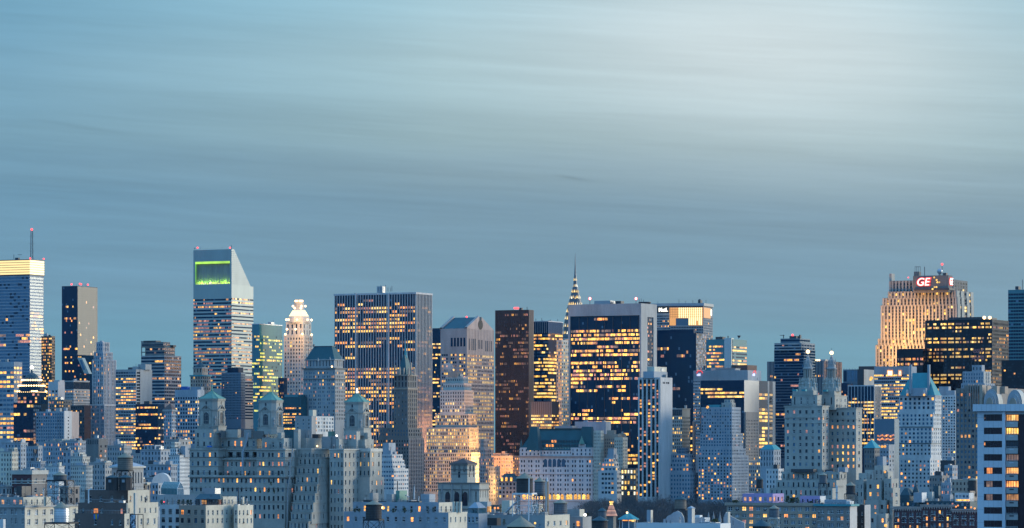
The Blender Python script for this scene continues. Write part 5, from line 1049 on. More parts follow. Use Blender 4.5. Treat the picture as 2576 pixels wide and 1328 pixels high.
b.put(mb, 'vent_slot')
q = b.boxpx(1618, 1645, 1679, 934, 951, 'stone_blue', 'penthouse'); q = b.boxpx(1628, 1646, 1677, 922, 936, 'cream', 'lift_house', D=3050); b.boxpx(1662, 1664, 1671, 926, 934, 'metal_grey', 'louvre', D=3046); b.clutter(r, 2); b.done()
b = Bd('apartment_building', 'limestone block with tall grouped top windows behind the arched pier tower', 'apartment building', 3220)
r = b.tier(1686, 1716, 1736, 1027, 'limestone', fc(6, 9.2, .5, .58, .55, 'bright', 'dark', mt=20, rows=[1, .5, .1, 1.4, 1.2, 1, 1.3, .1, .1, .6, .8]), fc(7, 9.2, .45, .58, .08, 'home', 'dark', mt=20, rows=[1, 0, 0, .5, .6, .5, 0]), yb=1145, cornice=[(0, .8, .4, 'limestone')])
for f in range(6):
    a = r['C'] + r['u'] * r['L'] * (f + .5) / 6 + nl * .1; mb = MB(); mb.poly([(*(a + r['u'] * .9), r['z1'] - 6.6), (*(a - r['u'] * .9), r['z1'] - 6.6), (*(a - r['u'] * .9), r['z1'] - 1.2), (*(a + r['u'] * .9), r['z1'] - 1.2)], 'glass_dark'); b.put(mb, 'tall_window')
b.clutter(r, 3); b.done()
b = Bd('apartment_building', 'blue grey terraced apartment house with a gridded rooftop box', 'apartment building', 3040)
r = b.tier(1658, 1736, 1757, 1189, 'stone_blue', fc(11, 10.6, .5, .5, .1, 'home', 'blue', mt=3, rows=[.6, .8, .5, .2, .6, .3, 1.6]), fc(4, 10.6, .5, .5, .05, 'home', 'blue', mt=3), yb=1257)
for xl, xc, xr, y, l in ((1668, 1733, 1750, 1164, .22), (1676, 1731, 1748, 1153, .2), (1686, 1728, 1745, 1142, .4)): r = b.tier(xl, xc, xr, y, 'stone_blue', fc(8, 10.6, .55, .5, l, 'home', 'blue', mt=1), fc(3, 10.6, .55, .5, .1, 'home', 'blue', mt=1), on=r); b.clutter(r, 2, hmax=2)
q = b.tier(1703, 1722, 1733, 1126, 'metal_grey', fc(5, 7, .8, .8, 0, 'home', 'blue', mt=1), fc(3, 7, .8, .8, 0, 'home', 'blue', mt=1), on=r); b.done()
b = Bd('office_building', 'dark sliver of an office with a stack of gold windows between two stone hotels', 'office building', 3350)
r = b.tier(1725, 1742, 1750, 1060, 'glass_navy', fc(3, 9.4, .8, .55, .7, 'gold', 'navy', mt=10), None, yb=1150); b.done()
b = Bd('hotel', 'big stepped limestone hotel with a small cupola and columns of orange windows', 'hotel', 3030)
r = b.tier(1756, 1842, 1883, 1146, 'stone_blue', fc(11, 7.8, .46, .58, .30, 'gold', 'res', mt=3), fc(12, 7.8, .4, .58, .03, 'home', 'res', mt=3), yb=1260)
r = b.tier(1758, 1842, 1876, 1128, 'stone_blue', fc(11, 7.8, .48, .55, .12, 'pink', 'blue', mt=2), fc(9, 7.8, .45, .55, .08, 'home', 'res', mt=2), on=r)
r = b.tier(1761, 1841.5, 1870, 1090, 'stone_blue', fc(12, 8, .5, .55, .3, 'pink', 'blue', mt=2, rows=[.1, .2, 0, 0, 2, 1.2]), fc(8, 8, .45, .55, .08, 'home', 'res', mt=2), on=r)
r = b.tier(1764, 1841, 1863.5, 1024, 'stone_blue', fc(12, 8, .52, .56, .02, 'home', 'pale', mt=4), fc(7, 8, .4, .56, .02, 'home', 'res', mt=4), on=r)
r = b.tier(1815, 1841, 1850, 1013, 'limestone', fc(2, 9, .25, .6, 0, 'home', 'res', mt=3), fc(2, 9, .3, .6, 0, 'home', 'res', mt=3), on=r)
r = b.tier(1822, 1838, 1847, 1005, 'limestone', fc(2, 7, .4, .7, 0, 'home', 'pale', mt=1), fc(2, 7, .4, .7, 0, 'home', 'res', mt=1), on=r); b.boxpx(1782, 1808, 1816, 1018, 1026, 'copper_teal', 'roof_house'); b.lamp(1780, 1024, 1.2, 'lit_gold', D=3025); b.done()
b = Bd('apartment_tower', 'brown brick slab with few lights right of the stepped limestone hotel', 'apartment tower', 3150)
r = b.tier(1866, 1876, 1908, 1036, 'grey_brick', fc(2, 8, .3, .5, 0, 'home', 'res', mt=6), fc(8, 8, .35, .5, .04, 'home', 'res', mt=18), yb=1160); b.boxpx(1866, 1881, 1890, 1009, 1037, 'stone_blue', 'lift_house'); b.boxpx(1861, 1870, 1880, 1006, 1018, 'metal_grey', 'cooling_unit', D=3190); b.done()
b = Bd('apartment_building', 'old stone apartment house with a row of lit top windows left of the twin towers', 'apartment building', 2500)
r = b.tier(1884, 1940, 1962, 1160, 'pink_stone', fc(12, 9.4, .5, .6, .36, 'bright', 'res', mt=2, rows=[2.6, .2, .8, .9, .5, .8, .5, .8]), fc(5, 9.4, .5, .6, .25, 'bright', 'res', mt=2), yb=1240); b.clutter(r, 3); b.done()
b = Bd('apartment_building', 'penthouse block with a teal copper roof and pale pilasters', 'apartment building', 2450)
r = b.tier(1913, 1947, 1964, 1131, 'stone_blue', fc(5, 14, .3, .6, 0, 'home', 'dark', mt=2, pier=(.2, .4, 'white_stone')), fc(3, 14, .3, .6, 0, 'home', 'dark', mt=2), yb=1175); b.mansard(r, 1119, 2.5, 'copper_teal'); b.done()
b = Bd('apartment_building', 'small pale house with round headed top windows below the teal penthouse', 'apartment building', 2100)
r = b.tier(1927, 1958, 1972, 1179, 'white_stone', fc(4, 12, .4, .55, .12, 'home', 'res', mt=3), fc(3, 12, .4, .55, .1, 'home', 'res', mt=3), yb=1240); b.clutter(r, 3); b.done()
# --- right: small blocks and hotels toward the edge
b = Bd('apartment_building', 'stone block with a teal pyramid roof right of the twin towers', 'apartment building', 2300)
r = b.tier(2174, 2200, 2213, 1127, 'dark_stone', fc(4, 12, .35, .55, .02, 'home', 'res', mt=4), fc(3, 12, .35, .55, .02, 'home', 'res', mt=4), yb=1180, par=0); b.pyramid(r, 1106, 'copper_teal', .8); b.lathe(2193.5, r['D'] + 6, [(.8, 1108), (.2, 1100)], 'copper_teal', 'finial', 5)
b.boxpx(2204, 2221, 2230, 1148, 1185, 'stone_blue', 'wing'); b.done()
b = Bd('apartment_building', 'plain stone block with two round lamps below the arched sign', 'apartment building', 2500)
r = b.tier(2206, 2236, 2250, 1118, 'stone_blue', fc(4, 11, .4, .5, .1, 'home', 'res', mt=14), fc(2, 11, .4, .5, .1, 'home', 'res', mt=14), yb=1190)
for x in (2211, 2219, 2226): b.lamp(x, 1123, 1.0, 'lit_gold', D=2475)
b.clutter(r, 3); b.done()
b = Bd('hotel', 'white stepped hotel tower with a steep teal chateau roof and twin chimneys', 'hotel', 3000)
k = 'white_brick'
r = b.tier(2244, 2340, 2369, 1153, k, fc(10, 10.2, .44, .52, .18, 'home', 'res', mt=3), fc(5, 10.2, .35, .52, .04, 'home', 'res', mt=3), yb=1235)
r = b.tier(2249, 2342, 2368, 1114, k, fc(10, 10.2, .45, .52, .14, 'home', 'res', mt=2), fc(5, 10.2, .35, .52, .05, 'home', 'res', mt=2), on=r, cornice=[(0, .6, .4, 'slate')])
r = b.tier(2254, 2344, 2368, 1073, k, fc(9, 10.2, .5, .55, .07, 'home', 'blue', mt=2), fc(5, 10.2, .35, .55, .04, 'home', 'res', mt=2), on=r, cornice=[(0, .6, .4, 'slate')])
r = b.tier(2258, 2348, 2368, 1038, k, fc(9, 10.2, .5, .55, .03, 'home', 'blue', mt=2), fc(5, 10.2, .35, .55, .02, 'home', 'res', mt=2), on=r)
r = b.tier(2261.5, 2352, 2368.5, 994, k, fc(8, 11, .48, .6, .05, 'home', 'res', mt=4), fc(5, 10.2, .35, .55, .03, 'home', 'res', mt=2), on=r, par=0, cornice=[(0, .8, .5, 'stone_blue')])
mb = MB(); z1 = Zp(937, r['D']); base = b.inset(r, .2); t = b.inset(r, min(r['L'], r['R']) * .5 - 1.2); cc = sum(r['poly'], Vector((0, 0))) / 4; e = [cc + r['u'] * i * 7 + r['v'] * j * .8 for i, j in ((-1, -1), (-1, 1), (1, 1), (1, -1))]; mb.loft(base, r['z1'], e, z1, 'copper_teal'); b.put(mb, 'roof')
b.boxpx(2291, 2329, 2334, 976, 996, 'stone_blue', 'gable', D=r['D'] - .5)
for x in (2291.5, 2337): b.boxpx(x - 4, x + 1, x + 3.5, 917, 990, 'stone_blue', 'chimney', D=r['D'] + 4)
for x in (2283, 2325): b.lathe(x, r['D'] - 1 + (8 if x < 2300 else 2), [(4, 996), (4, 984), (3, 980), (.3, 974)], [k, k, 'copper_teal'], 'dormer', 6); b.lamp(x, 993, 1.0, 'lit_gold', D=r['D'] - 3 + (8 if x < 2300 else 0))
b.clutter(b.rects[0], 2); b.done()
b = Bd('apartment_building', 'white gridded apartment tower with small dark square windows', 'apartment tower', 3080)
r = b.tier(2364, 2404, 2412, 994, 'white_brick', fc(6, 7.2, .58, .55, .12, 'office', 'res', mt=3), fc(2, 7.2, .5, .5, .1, 'office', 'res', mt=3), yb=1165)
b.boxpx(2362, 2386, 2392, 972, 997, 'stone_blue', 'penthouse', D=3110); b.boxpx(2385, 2402, 2410, 982, 996, 'stone_blue', 'penthouse', D=3100); b.done()
b = Bd('apartment_building', 'dark blue low block with stacked pale houses at its foot', 'apartment building', 2900)
r = b.tier(2366, 2402, 2416, 1158, 'metal_dark', None, None); b.clutter(r, 4); b.done()
b = Bd('hotel', 'grey art deco hotel tower with fluted top tiers and a dim red roof sign', 'hotel', 3150)
gs_ = lambda n, rr: fc(n, 9, .4, .6, .05, 'home', 'blue', mt=3, pier=(.3, .4, 'stone_blue'))
r = b.tier(2418, 2476, 2502, 964, 'stone_blue', gs_(10, 0), gs_(5, 0), yb=1000)
r = b.tier(2422, 2474, 2492, 934, 'stone_blue', gs_(8, 0), fc(4, 9, .3, .6, 0, 'home', 'dark', mt=3, pier=(.4, .4, 'limestone_pale')), on=r)
r = b.tier(2445, 2470, 2477, 918, 'stone_blue', fc(3, 12, .3, .6, .1, 'home', 'dark', mt=3), None, on=r)
D = r['D']
text(b, 'HOUSE', 2461, 902, 9.5, D, LA, 'sign_dim', .15, sx=.78, off=.3); text(b, 'ESSEX', 2461, 883, 9.5, D, LA, 'sign_dim', .15, sx=.78, off=.3)
for x in (2443, 2452, 2461, 2470, 2478): b.mast(x, 919, 877, .16, 'metal_dark', D=D + 1.5 - (x - 2461) * .12, name='sign_frame')
b.done()
b = Bd('apartment_building', 'brown art deco apartment house with fluted piers and arched rooftop fans', 'apartment building', 2400)
r = b.tier(2405, 2520, 2600, 976, 'grey_brick', fc(12, 13.1, .5, .52, .16, 'home', 'blue', mt=10, pier=(.22, .4, 'grey_brick')), None, yb=1210)
r = b.tier(2425, 2466, 2484, 969, 'grey_brick', fc(5, 20, .3, .8, 0, 'home', 'dark', mt=2), None, on=r, D=2395)
def fan(cx, w, y0, y1, D):
    """half-drum crown: fluted stepped arches, extruded back"""
    k = D / FPX; t = Vector((math.cos(LA), math.sin(LA), 0)); vv = Vector((math.sin(R(26)), math.cos(R(26)), 0)); c = P(cx, y0, D); H = (y0 - y1) * k; W = w * k
    for i in range(5):
        f = 1 - i * .14; off = vv * (-i * .9 + 3.6); mb = MB(); arc = [c + off + t * W * f * math.cos(a * math.pi / 12) + Vector((0, 0, H * f * math.sin(a * math.pi / 12))) for a in range(13)]
        bk = [p + vv * (9 - i * 1.0) for p in arc]; m = 'stone_blue' if i % 2 else 'metal_grey'
        if i == 4: m = 'tan_brick'
        for a in range(12): mb.poly([arc[a], arc[a + 1], bk[a + 1], bk[a]], 'limestone_pale' if i % 2 == 0 else 'stone_grey')
        mb.poly(arc, m); mb.poly(bk[::-1], m); b.put(mb, 'fan_arch')
fan(2489, 20, 1016, 978, 2372); fan(2548, 20, 1016, 980, 2350)
b.boxpx(2464, 2471, 2481, 968, 1020, 'tan_brick', 'crown_pier', D=2378); b.boxpx(2479, 2484, 2493, 970, 985, 'tan_brick', 'crown_pier', D=2392); b.boxpx(2497, 2508, 2518, 971, 1020, 'tan_brick', 'crown_pier', D=2374); b.boxpx(2517, 2528, 2536, 972, 990, 'tan_brick', 'crown_pier', D=2380)
for i in range(6): b.boxpx(2434 + i * 6, 2436.5 + i * 6, 2438 + i * 6, 966 + (i % 2) * 1.5, 1030, 'grey_brick', 'pier', D=onleft(b, r, 2436 + i * 6) - 1.2)
b.done()
for i, (xl, xc, xr, y, D, w, lab, lit) in enumerate(((2338, 2370, 2388, 1196, 1900, 'grey_brick', 'low brown brick house at the foot of the white chateau hotel', .1), (2376, 2396, 2409, 1170, 2100, 'stone_blue', 'narrow blue grey house with a stepped top below the gridded tower', .3), (2368, 2392, 2402, 1214, 1700, 'stone_blue', 'little stone house with pinkish lamps beside the narrow stepped house', .35), (2394, 2440, 2468, 1206, 1600, 'tan_brick', 'tan brick house with roof sheds left of the concrete balcony tower', .08))):
    b = Bd('apartment_building', lab, 'apartment building', D); r = b.tier(xl, xc, xr, y, w, fc(5, 14, .4, .5, lit, 'home', 'res', mt=4), fc(3, 14, .4, .5, lit, 'home', 'res', mt=4), yb=1262); b.clutter(r, 3); b.done()
# ------------------------------------------------------------------ left middle ground: white apartment houses east of the park
b = Bd('office_tower', 'dark stepped domed tower with strings of small lamps at its setbacks', 'office tower', 3050)
r = b.tier(34, 84, 104, 1012, 'glass_navy', fc(6, 10.5, .9, .6, .3, 'gold', 'navy', 'run', mt=4, rows=[1.8, .2, 1.6, .5, .3, .2, .6, .2, 1.6, 0]), fc(4, 10.5, .8, .5, .1, 'gold', 'blue', mt=4), yb=1118)
r = b.tier(44, 88, 117, 985, 'glass_navy', fc(6, 9, .9, .6, .4, 'pink', 'navy', mt=3), fc(5, 9, .9, .6, .12, 'pink', 'navy', mt=3), on=r)
def lamps(r, y, n):
    for i in range(n):
        f = (i + .5) / n; x = r[0] + (r[2] - r[0]) * f; d = DD2 - (8 if x < r[1] else 8); b.lamp(x, y, .95, 'lamp_warm', D=d, name='string_lamp')
DD2 = r['D'] + 2; 
for i in range(18):
    f = i / 17; p = (r['C'] + r['u'] * r['L'] * (1 - f * 2) if f < .5 else r['C'] + r['v'] * r['R'] * (f * 2 - 1)); mb = MB(); q = Vector((p.x, p.y - .8, r['z1'] + .3)); mb.ball(q, .8, 'lamp_warm', 6, 4); b.put(mb, 'string_lamp')
for w, y0, y1, n in ((33, 986, 971, 16), (25, 971, 957, 13)):
    b.lathe(80, b.cd, [(w, y0), (w, y1), (w - 4, y1 - 1)], ['glass_navy', 'slate'], 'drum', 16)
    c = P(80, y1, b.cd); kk = b.cd / FPX
    for k in range(n):
        t = -math.pi * (k + .5) / n; mb = MB(); mb.ball((c.x + w * kk * math.cos(t), c.y + w * kk * math.sin(t), c.z + .2), .8, 'lamp_warm', 6, 4); b.put(mb, 'string_lamp')
b.lathe(80, b.cd, [(19, 957), (17, 949), (13, 943), (7, 939), (3, 937), (2, 932), (.5, 926)], 'slate', 'dome', 16); b.lamp(80, 924, 1.6, 'lamp_white', D=b.cd); b.done()
b = Bd('apartment_building', 'blank white slab end beside a stack of amber windows', 'apartment building', 3200)
r = b.tier(121, 146, 164, 960, 'white_stone', fc(3, 9, .6, .6, .45, 'gold', 'navy', mt=20), None, yb=1035); b.boxpx(136, 150, 162, 956, 962, 'white_stone', 'roof_house'); b.done()
b = Bd('office_building', 'pale office block with tall dark slots along its top', 'office building', 3120)
r = b.tier(163, 185, 226, 957, 'stone_grey', fc(6, 7.6, .5, .5, .3, 'pink', 'dark', mt=24, rows=[2.5, .1, .1, .1]), fc(14, 7.6, .5, .5, .3, 'pink', 'dark', mt=24, rows=[2.2, 1.2, .3, .1, .1, .1]), yb=1028, par=.5)
for side, n in (('u', 6), ('v', 13)):
    for i in range(n):
        a = r['C'] + r[side] * r['L' if side == 'u' else 'R'] * (i + .5) / n + (Vector((-math.sin(R(26)), -math.cos(R(26)))) if side == 'u' else Vector((math.cos(R(26)), -math.sin(R(26))))) * .1; e = r[side] * (.75 if side == 'u' else 1.0); mb = MB()
        mb.poly([(*(a - e), r['z1'] - 7.4), (*(a + e), r['z1'] - 7.4), (*(a + e), r['z1'] - 1.2), (*(a - e), r['z1'] - 1.2)], 'glass_dark'); b.put(mb, 'tall_window')
b.clutter(r, 2, hmax=2); b.done()
b = Bd('apartment_building', 'dark recessed block with amber windows under the slotted office', 'apartment building', 2950)
r = b.tier(178, 212, 228, 1019, 'metal_dark', fc(6, 9.3, .5, .5, .25, 'pink', 'dark', mt=2, rows=[.2, .6, 2, 1.4, .3, .2]), None, yb=1105); b.done()
b = Bd('apartment_building', 'stone terrace block with a few yellow windows left of the slotted office', 'apartment building', 2980)
r = b.tier(124, 160, 182, 1005, 'dark_stone', fc(6, 9, .5, .5, .4, 'gold', 'navy', mt=3), fc(4, 9, .4, .5, .1, 'home', 'dark', mt=3), yb=1045); b.clutter(r, 3); b.done()
b = Bd('apartment_building', 'gridded blue grey apartment slab with a pale blank west end', 'apartment building', 2750)
r = b.tier(91, 161, 198, 1035, 'stone_blue', fc(12, 8.3, .55, .6, .07, 'home', 'blue', mt=3, pier=(.18, .4, 'stone_blue')), None, yb=1120, par=.5)
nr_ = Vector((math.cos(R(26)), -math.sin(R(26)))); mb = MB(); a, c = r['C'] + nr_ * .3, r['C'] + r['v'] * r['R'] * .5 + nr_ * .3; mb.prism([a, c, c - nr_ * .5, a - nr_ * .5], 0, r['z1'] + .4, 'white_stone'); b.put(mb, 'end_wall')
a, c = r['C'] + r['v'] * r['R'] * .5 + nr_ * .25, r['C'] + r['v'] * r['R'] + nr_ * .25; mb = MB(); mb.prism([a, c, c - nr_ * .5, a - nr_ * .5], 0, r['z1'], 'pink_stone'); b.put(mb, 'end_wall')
for i in range(9):
    p = r['C'] + r['v'] * r['R'] * .24 + nr_ * .34; z = r['z1'] - 4 - i * 2.6; mb = MB(); mb.poly([(*p, z - 1), (*(p + r['v'] * 1.4), z - 1), (*(p + r['v'] * 1.4), z), (*p, z)], 'glass_dark'); b.put(mb, 'slot')
b.clutter(r, 3); b.done()
SMALL = [  # xl, xc, xr, top, D, wall, columns L/R, floor pitch, lit, label
 (4, 52, 70, 1113, 2500, 'stone_blue', 6, 3, 11, .02, 'broad grey blue apartment house with a tall white chimney wall', [(52, 56, 64.5, 1104, 'white_stone', 'chimney')]),
 (-20, 30, 46, 1135, 2150, 'cream', 7, 4, 12, .06, 'pale terraced apartment house with rounded corners at the left edge', [(0, 10, 20, 1128, 'cream', 'penthouse'), (24, 36, 44, 1126, 'cream', 'penthouse')]),
 (66, 96, 107, 1122, 2350, 'stone_blue', 6, 2, 12, 0, 'blue grey block with three arched openings below its roof', [(96, 98, 106, 1121, 'white_stone', 'chimney')]),
 (110, 150, 166, 1110, 2450, 'stone_blue', 7, 3, 11, .12, 'grey house with a cluster of orange top windows', [(138, 156, 168, 1104, 'limestone', 'lift_house')]),
 (160, 196, 216, 1108, 2450, 'stone_blue', 8, 4, 11, .16, 'pale house with two bright orange windows and a dark flue', [(164, 170, 175, 1106, 'cream', 'chimney')]),
 (158, 178, 183, 1132, 2100, 'stone_blue', 2, 2, 16, 0, 'narrow blank grey wall block between white houses', []),
 (178, 208, 226, 1148, 2050, 'limestone_pale', 6, 4, 11, .04, 'stepped white apartment house with a terraced roof', [(183, 200, 214, 1138, 'limestone_pale', 'penthouse'), (196, 208, 218, 1143, 'limestone_pale', 'penthouse')]),
 (178, 216, 233, 1170, 1900, 'limestone_pale', 8, 5, 10.5, .03, 'white house with close rows of small dark windows', []),
 (224, 264, 282, 1163, 1950, 'stone_grey', 6, 3, 14, .03, 'grey stone house with a white trimmed corner', [(262, 268, 279, 1159, 'limestone_pale', 'lift_house')]),
 (112, 148, 162, 1172, 1800, 'white_brick', 8, 4, 14, .03, 'white house with arched windows behind the dark steel tank frame', [(122, 128, 134, 1166, 'cream', 'chimney'), (146, 150, 155, 1163, 'cream', 'chimney')]),
 (68, 102, 114, 1160, 1900, 'stone_blue', 6, 3, 14, .05, 'low grey house crowded with roof sheds', []),
 (-30, 16, 30, 1222, 1300, 'stone_grey', 4, 2, 20, .03, 'grey walled house at the left edge under the terraced one', [(13, 17, 23, 1219, 'cream', 'chimney')]),
 (150, 172, 200, 1222, 1250, 'grey_brick', 2, 2, 22, 0, 'plain brown grey wall block right of the steel tank frame', []),
 (270, 312, 332, 1120, 2250, 'stone_grey', 7, 4, 12, .03, 'hazy stone house with a stepped turret behind the wooden tank', [(286, 296, 304, 1110, 'stone_blue', 'turret'), (290, 295, 300, 1104, 'stone_blue', 'turret')]),
 (330, 372, 396, 1140, 2200, 'stone_grey', 7, 4, 12, .05, 'low grey house with one square yellow lamp', [(352, 360, 366, 1134, 'stone_grey', 'lift_house')]),
 (355, 404, 428, 1130, 1900, 'stone_blue', 6, 3, 13, .06, 'blue grey stepped house left of the white arcaded one', [(362, 390, 408, 1119, 'stone_blue', 'penthouse')]),
 (360, 430, 446, 1168, 1700, 'stone_blue', 8, 3, 14, .05, 'grey blue apartment wall crossed by roof terraces', []),
 (425, 452, 477, 1144, 1750, 'white_brick', 5, 9, 9.5, .03, 'bright white apartment house with dense dark windows', [(430, 440, 450, 1112, 'limestone_pale', 'penthouse'), (428, 444, 462, 1128, 'white_brick', 'penthouse'), (455, 466, 476, 1122, 'stone_blue', 'lift_house')]),
 (358, 398, 412, 1200, 1500, 'stone_blue', 5, 2, 14, .05, 'low pale blue wing with a white arched gable', []),
 (326, 358, 378, 1213, 1250, 'metal_dark', 3, 2, 20, .1, 'dark glazed sheds and a cream wall above the tan front house', [(366, 370, 377, 1214, 'cream', 'lift_house')]),
 (413, 450, 480, 1105, 2350, 'stone_grey', 6, 4, 12, .12, 'distant grey houses with orange windows under the square windowed office', []),
 (540, 600, 640, 1078, 2700, 'glass_navy', 14, 6, 8.5, .0, 'black flat roofed hall with a glowing glass floor between the copper towers', []),
 (1236, 1290, 1309, 1146, 3350, 'pink_stone', 9, 4, 8.6, .6, 'brown office floors lit amber left of the chateau hotel', [(1262, 1270, 1276, 1135, 'pink_stone', 'lift_house'), (1240, 1260, 1268, 1140, 'pink_stone', 'roof_house')]),
]
for xl, xc, xr, y, D, w, nl_, nr2, fp, lit, lab, bx in SMALL:
    b = Bd('apartment_building', lab, 'apartment building', D)
    if w == 'glass_navy': L = fc(nl_, fp, .9, .8, 1, 'gold', 'navy', mt=22, nr=1); Rf = None
    else: L = fc(nl_, fp, .42, .55, lit, 'home', 'res', mt=4); Rf = fc(nr2, fp, .4, .55, lit, 'home', 'res', mt=4)
    r = b.tier(xl, xc, xr, y, w, L, Rf, yb=y + 95, cornice=[(0, .5, .25, 'stone_grey')] if w != 'glass_navy' else None)
    for a1, a2, a3, yy, mm, nm in bx:
        if nm == 'penthouse': b.tier(a1, a2, a3, yy, mm, fc(3, fp, .5, .6, lit, 'home', 'res', mt=1), fc(2, fp, .5, .6, lit, 'home', 'res', mt=1), on=r, name='penthouse')
        else: b.boxpx(a1, a2, a3, yy, y + 6, mm, nm, D=b.cd - 2)
    if w != 'glass_navy': b.clutter(r, 4, hmax=3); b.roofscape(r, 10, False)
    if 'arched openings' in lab:
        for i in range(3): b.boxpx(83 + i * 4, 85.5 + i * 4, 86, 1130, 1140, 'glass_dark', 'arched_opening', D=onleft(b, r, 84 + i * 4) - .2)
    if 'yellow lamp' in lab: b.lamp(372, 1153, 1.3, 'lit_yellow', D=2150)
    if 'gable' in lab:
        mb = MB(); c = P(405, 1215, b.cd - 16); ring = [c + Vector((3.6 * math.cos(a * math.pi / 10), 1.7 * -math.cos(a * math.pi / 10) * -1, 4.2 * math.sin(a * math.pi / 10))) for a in range(11)]; mb.poly(ring, 'white_brick'); mb.poly([p + Vector((.3, 6, 0)) for p in ring][::-1], 'white_brick')
        for a in range(10): mb.poly([ring[a], ring[a + 1], ring[a + 1] + Vector((.3, 6, 0)), ring[a] + Vector((.3, 6, 0))], 'white_brick')
        b.put(mb, 'arched_gable')
    b.done()
b = Bd('apartment_building', 'golden floodlit stone building glowing from the street beside the ziggurat office', 'apartment building', 3150)
r = b.tier(1229, 1246, 1258, 1173, 'limestone', fc(3, 9.5, .4, .55, .4, 'bright', 'dark', mt=3), fc(3, 9.5, .4, .55, .3, 'bright', 'dark', mt=3), yb=1262)
for x, y, e in ((1238, 1245, 30), (1244, 1215, 26), (1250, 1235, 30), (1240, 1190, 14), (1234, 1205, 16)): pointlight(b, x, y, 3150, 7, e * 190, (1, .52, .16), 1, 'street_lamp')
b.done()
b = Bd('hotel', 'pink stone house with a dark slate mansard and glowing dormers', 'hotel', 3120)
r = b.tier(1254, 1298, 1309, 1211, 'pink_stone', fc(5, 10.2, .5, .58, .35, 'bright', 'dark', mt=2, grp=1), fc(2, 10.2, .5, .55, .2, 'bright', 'dark', mt=2), yb=1262, par=0, cornice=[(0, .6, .4, 'pink_stone')]); b.mansard(r, 1191, 4, 'slate')
for x in (1263, 1274, 1286): b.lathe(x, onleft(b, r, x) - .5, [(2.6, 1210), (2.6, 1201), (1.5, 1198)], ['lit_gold', 'pink_stone'], 'dormer', 8)
pointlight(b, 1275, 1250, 3120, 6, 1800, (1, .55, .2), 1, 'street_lamp'); b.done()
# ------------------------------------------------------------------ trees of the park, bare in winter
def bare_tree(seed):
    rg = random.Random(seed); tr = MB(); cr = MB()
    tr.lathe((0, 0), [(.35, 0), (.26, 3), (.2, 5.5)], 'bark', 6)
    def grow(p, d, ln, r, lev):
        q = p + d * ln
        (tr if lev < 1 else cr).tube(p, q, r, 'bark', 3)
        if lev >= 4: return
        for _ in range(3 if lev < 3 else 4):
            nd = (d + Vector((rg.gauss(0, .5), rg.gauss(0, .5), rg.gauss(.12, .3)))).normalized(); grow(q, nd, ln * rg.uniform(.6, .8), r * .6, lev + 1)
    for _ in range(5): grow(Vector((0, 0, rg.uniform(4, 5.5))), Vector((rg.gauss(0, .5), rg.gauss(0, .5), 1)).normalized(), rg.uniform(3, 4.2), .14, 0)
    root = empty('bare_tree', (0, 0, 0)); tr.build('trunk', root); cr.build('crown', root)
    tag(root, 'bare brown winter tree in the dark band of park trees', 'tree', 'bare trees of the park'); return root
protos = [bare_tree(s) for s in (3, 8, 21)]
n_t = 0
for row in range(9):
    D = 2240 + row * 88
    for i in range(26):
        px = 1478 + i * 17.0 + rnd.uniform(-8, 8)
        if px > 1905 or (px < 1500 and row < 3): continue
        src = protos[n_t % 3]
        o = src if n_t < 3 else src.copy()
        if n_t >= 3:
            COL.objects.link(o)
            for ch in list(src.children): c = ch.copy(); COL.objects.link(c); c.parent = o
        sc = rnd.uniform(1.05, 1.5); p = P(px, 1200, D + rnd.uniform(-30, 30)); o.location = (p.x, p.y, 0); o.rotation_euler = (0, 0, rnd.uniform(0, 6.28)); o.scale = (sc, sc, sc * rnd.uniform(.9, 1.1)); n_t += 1
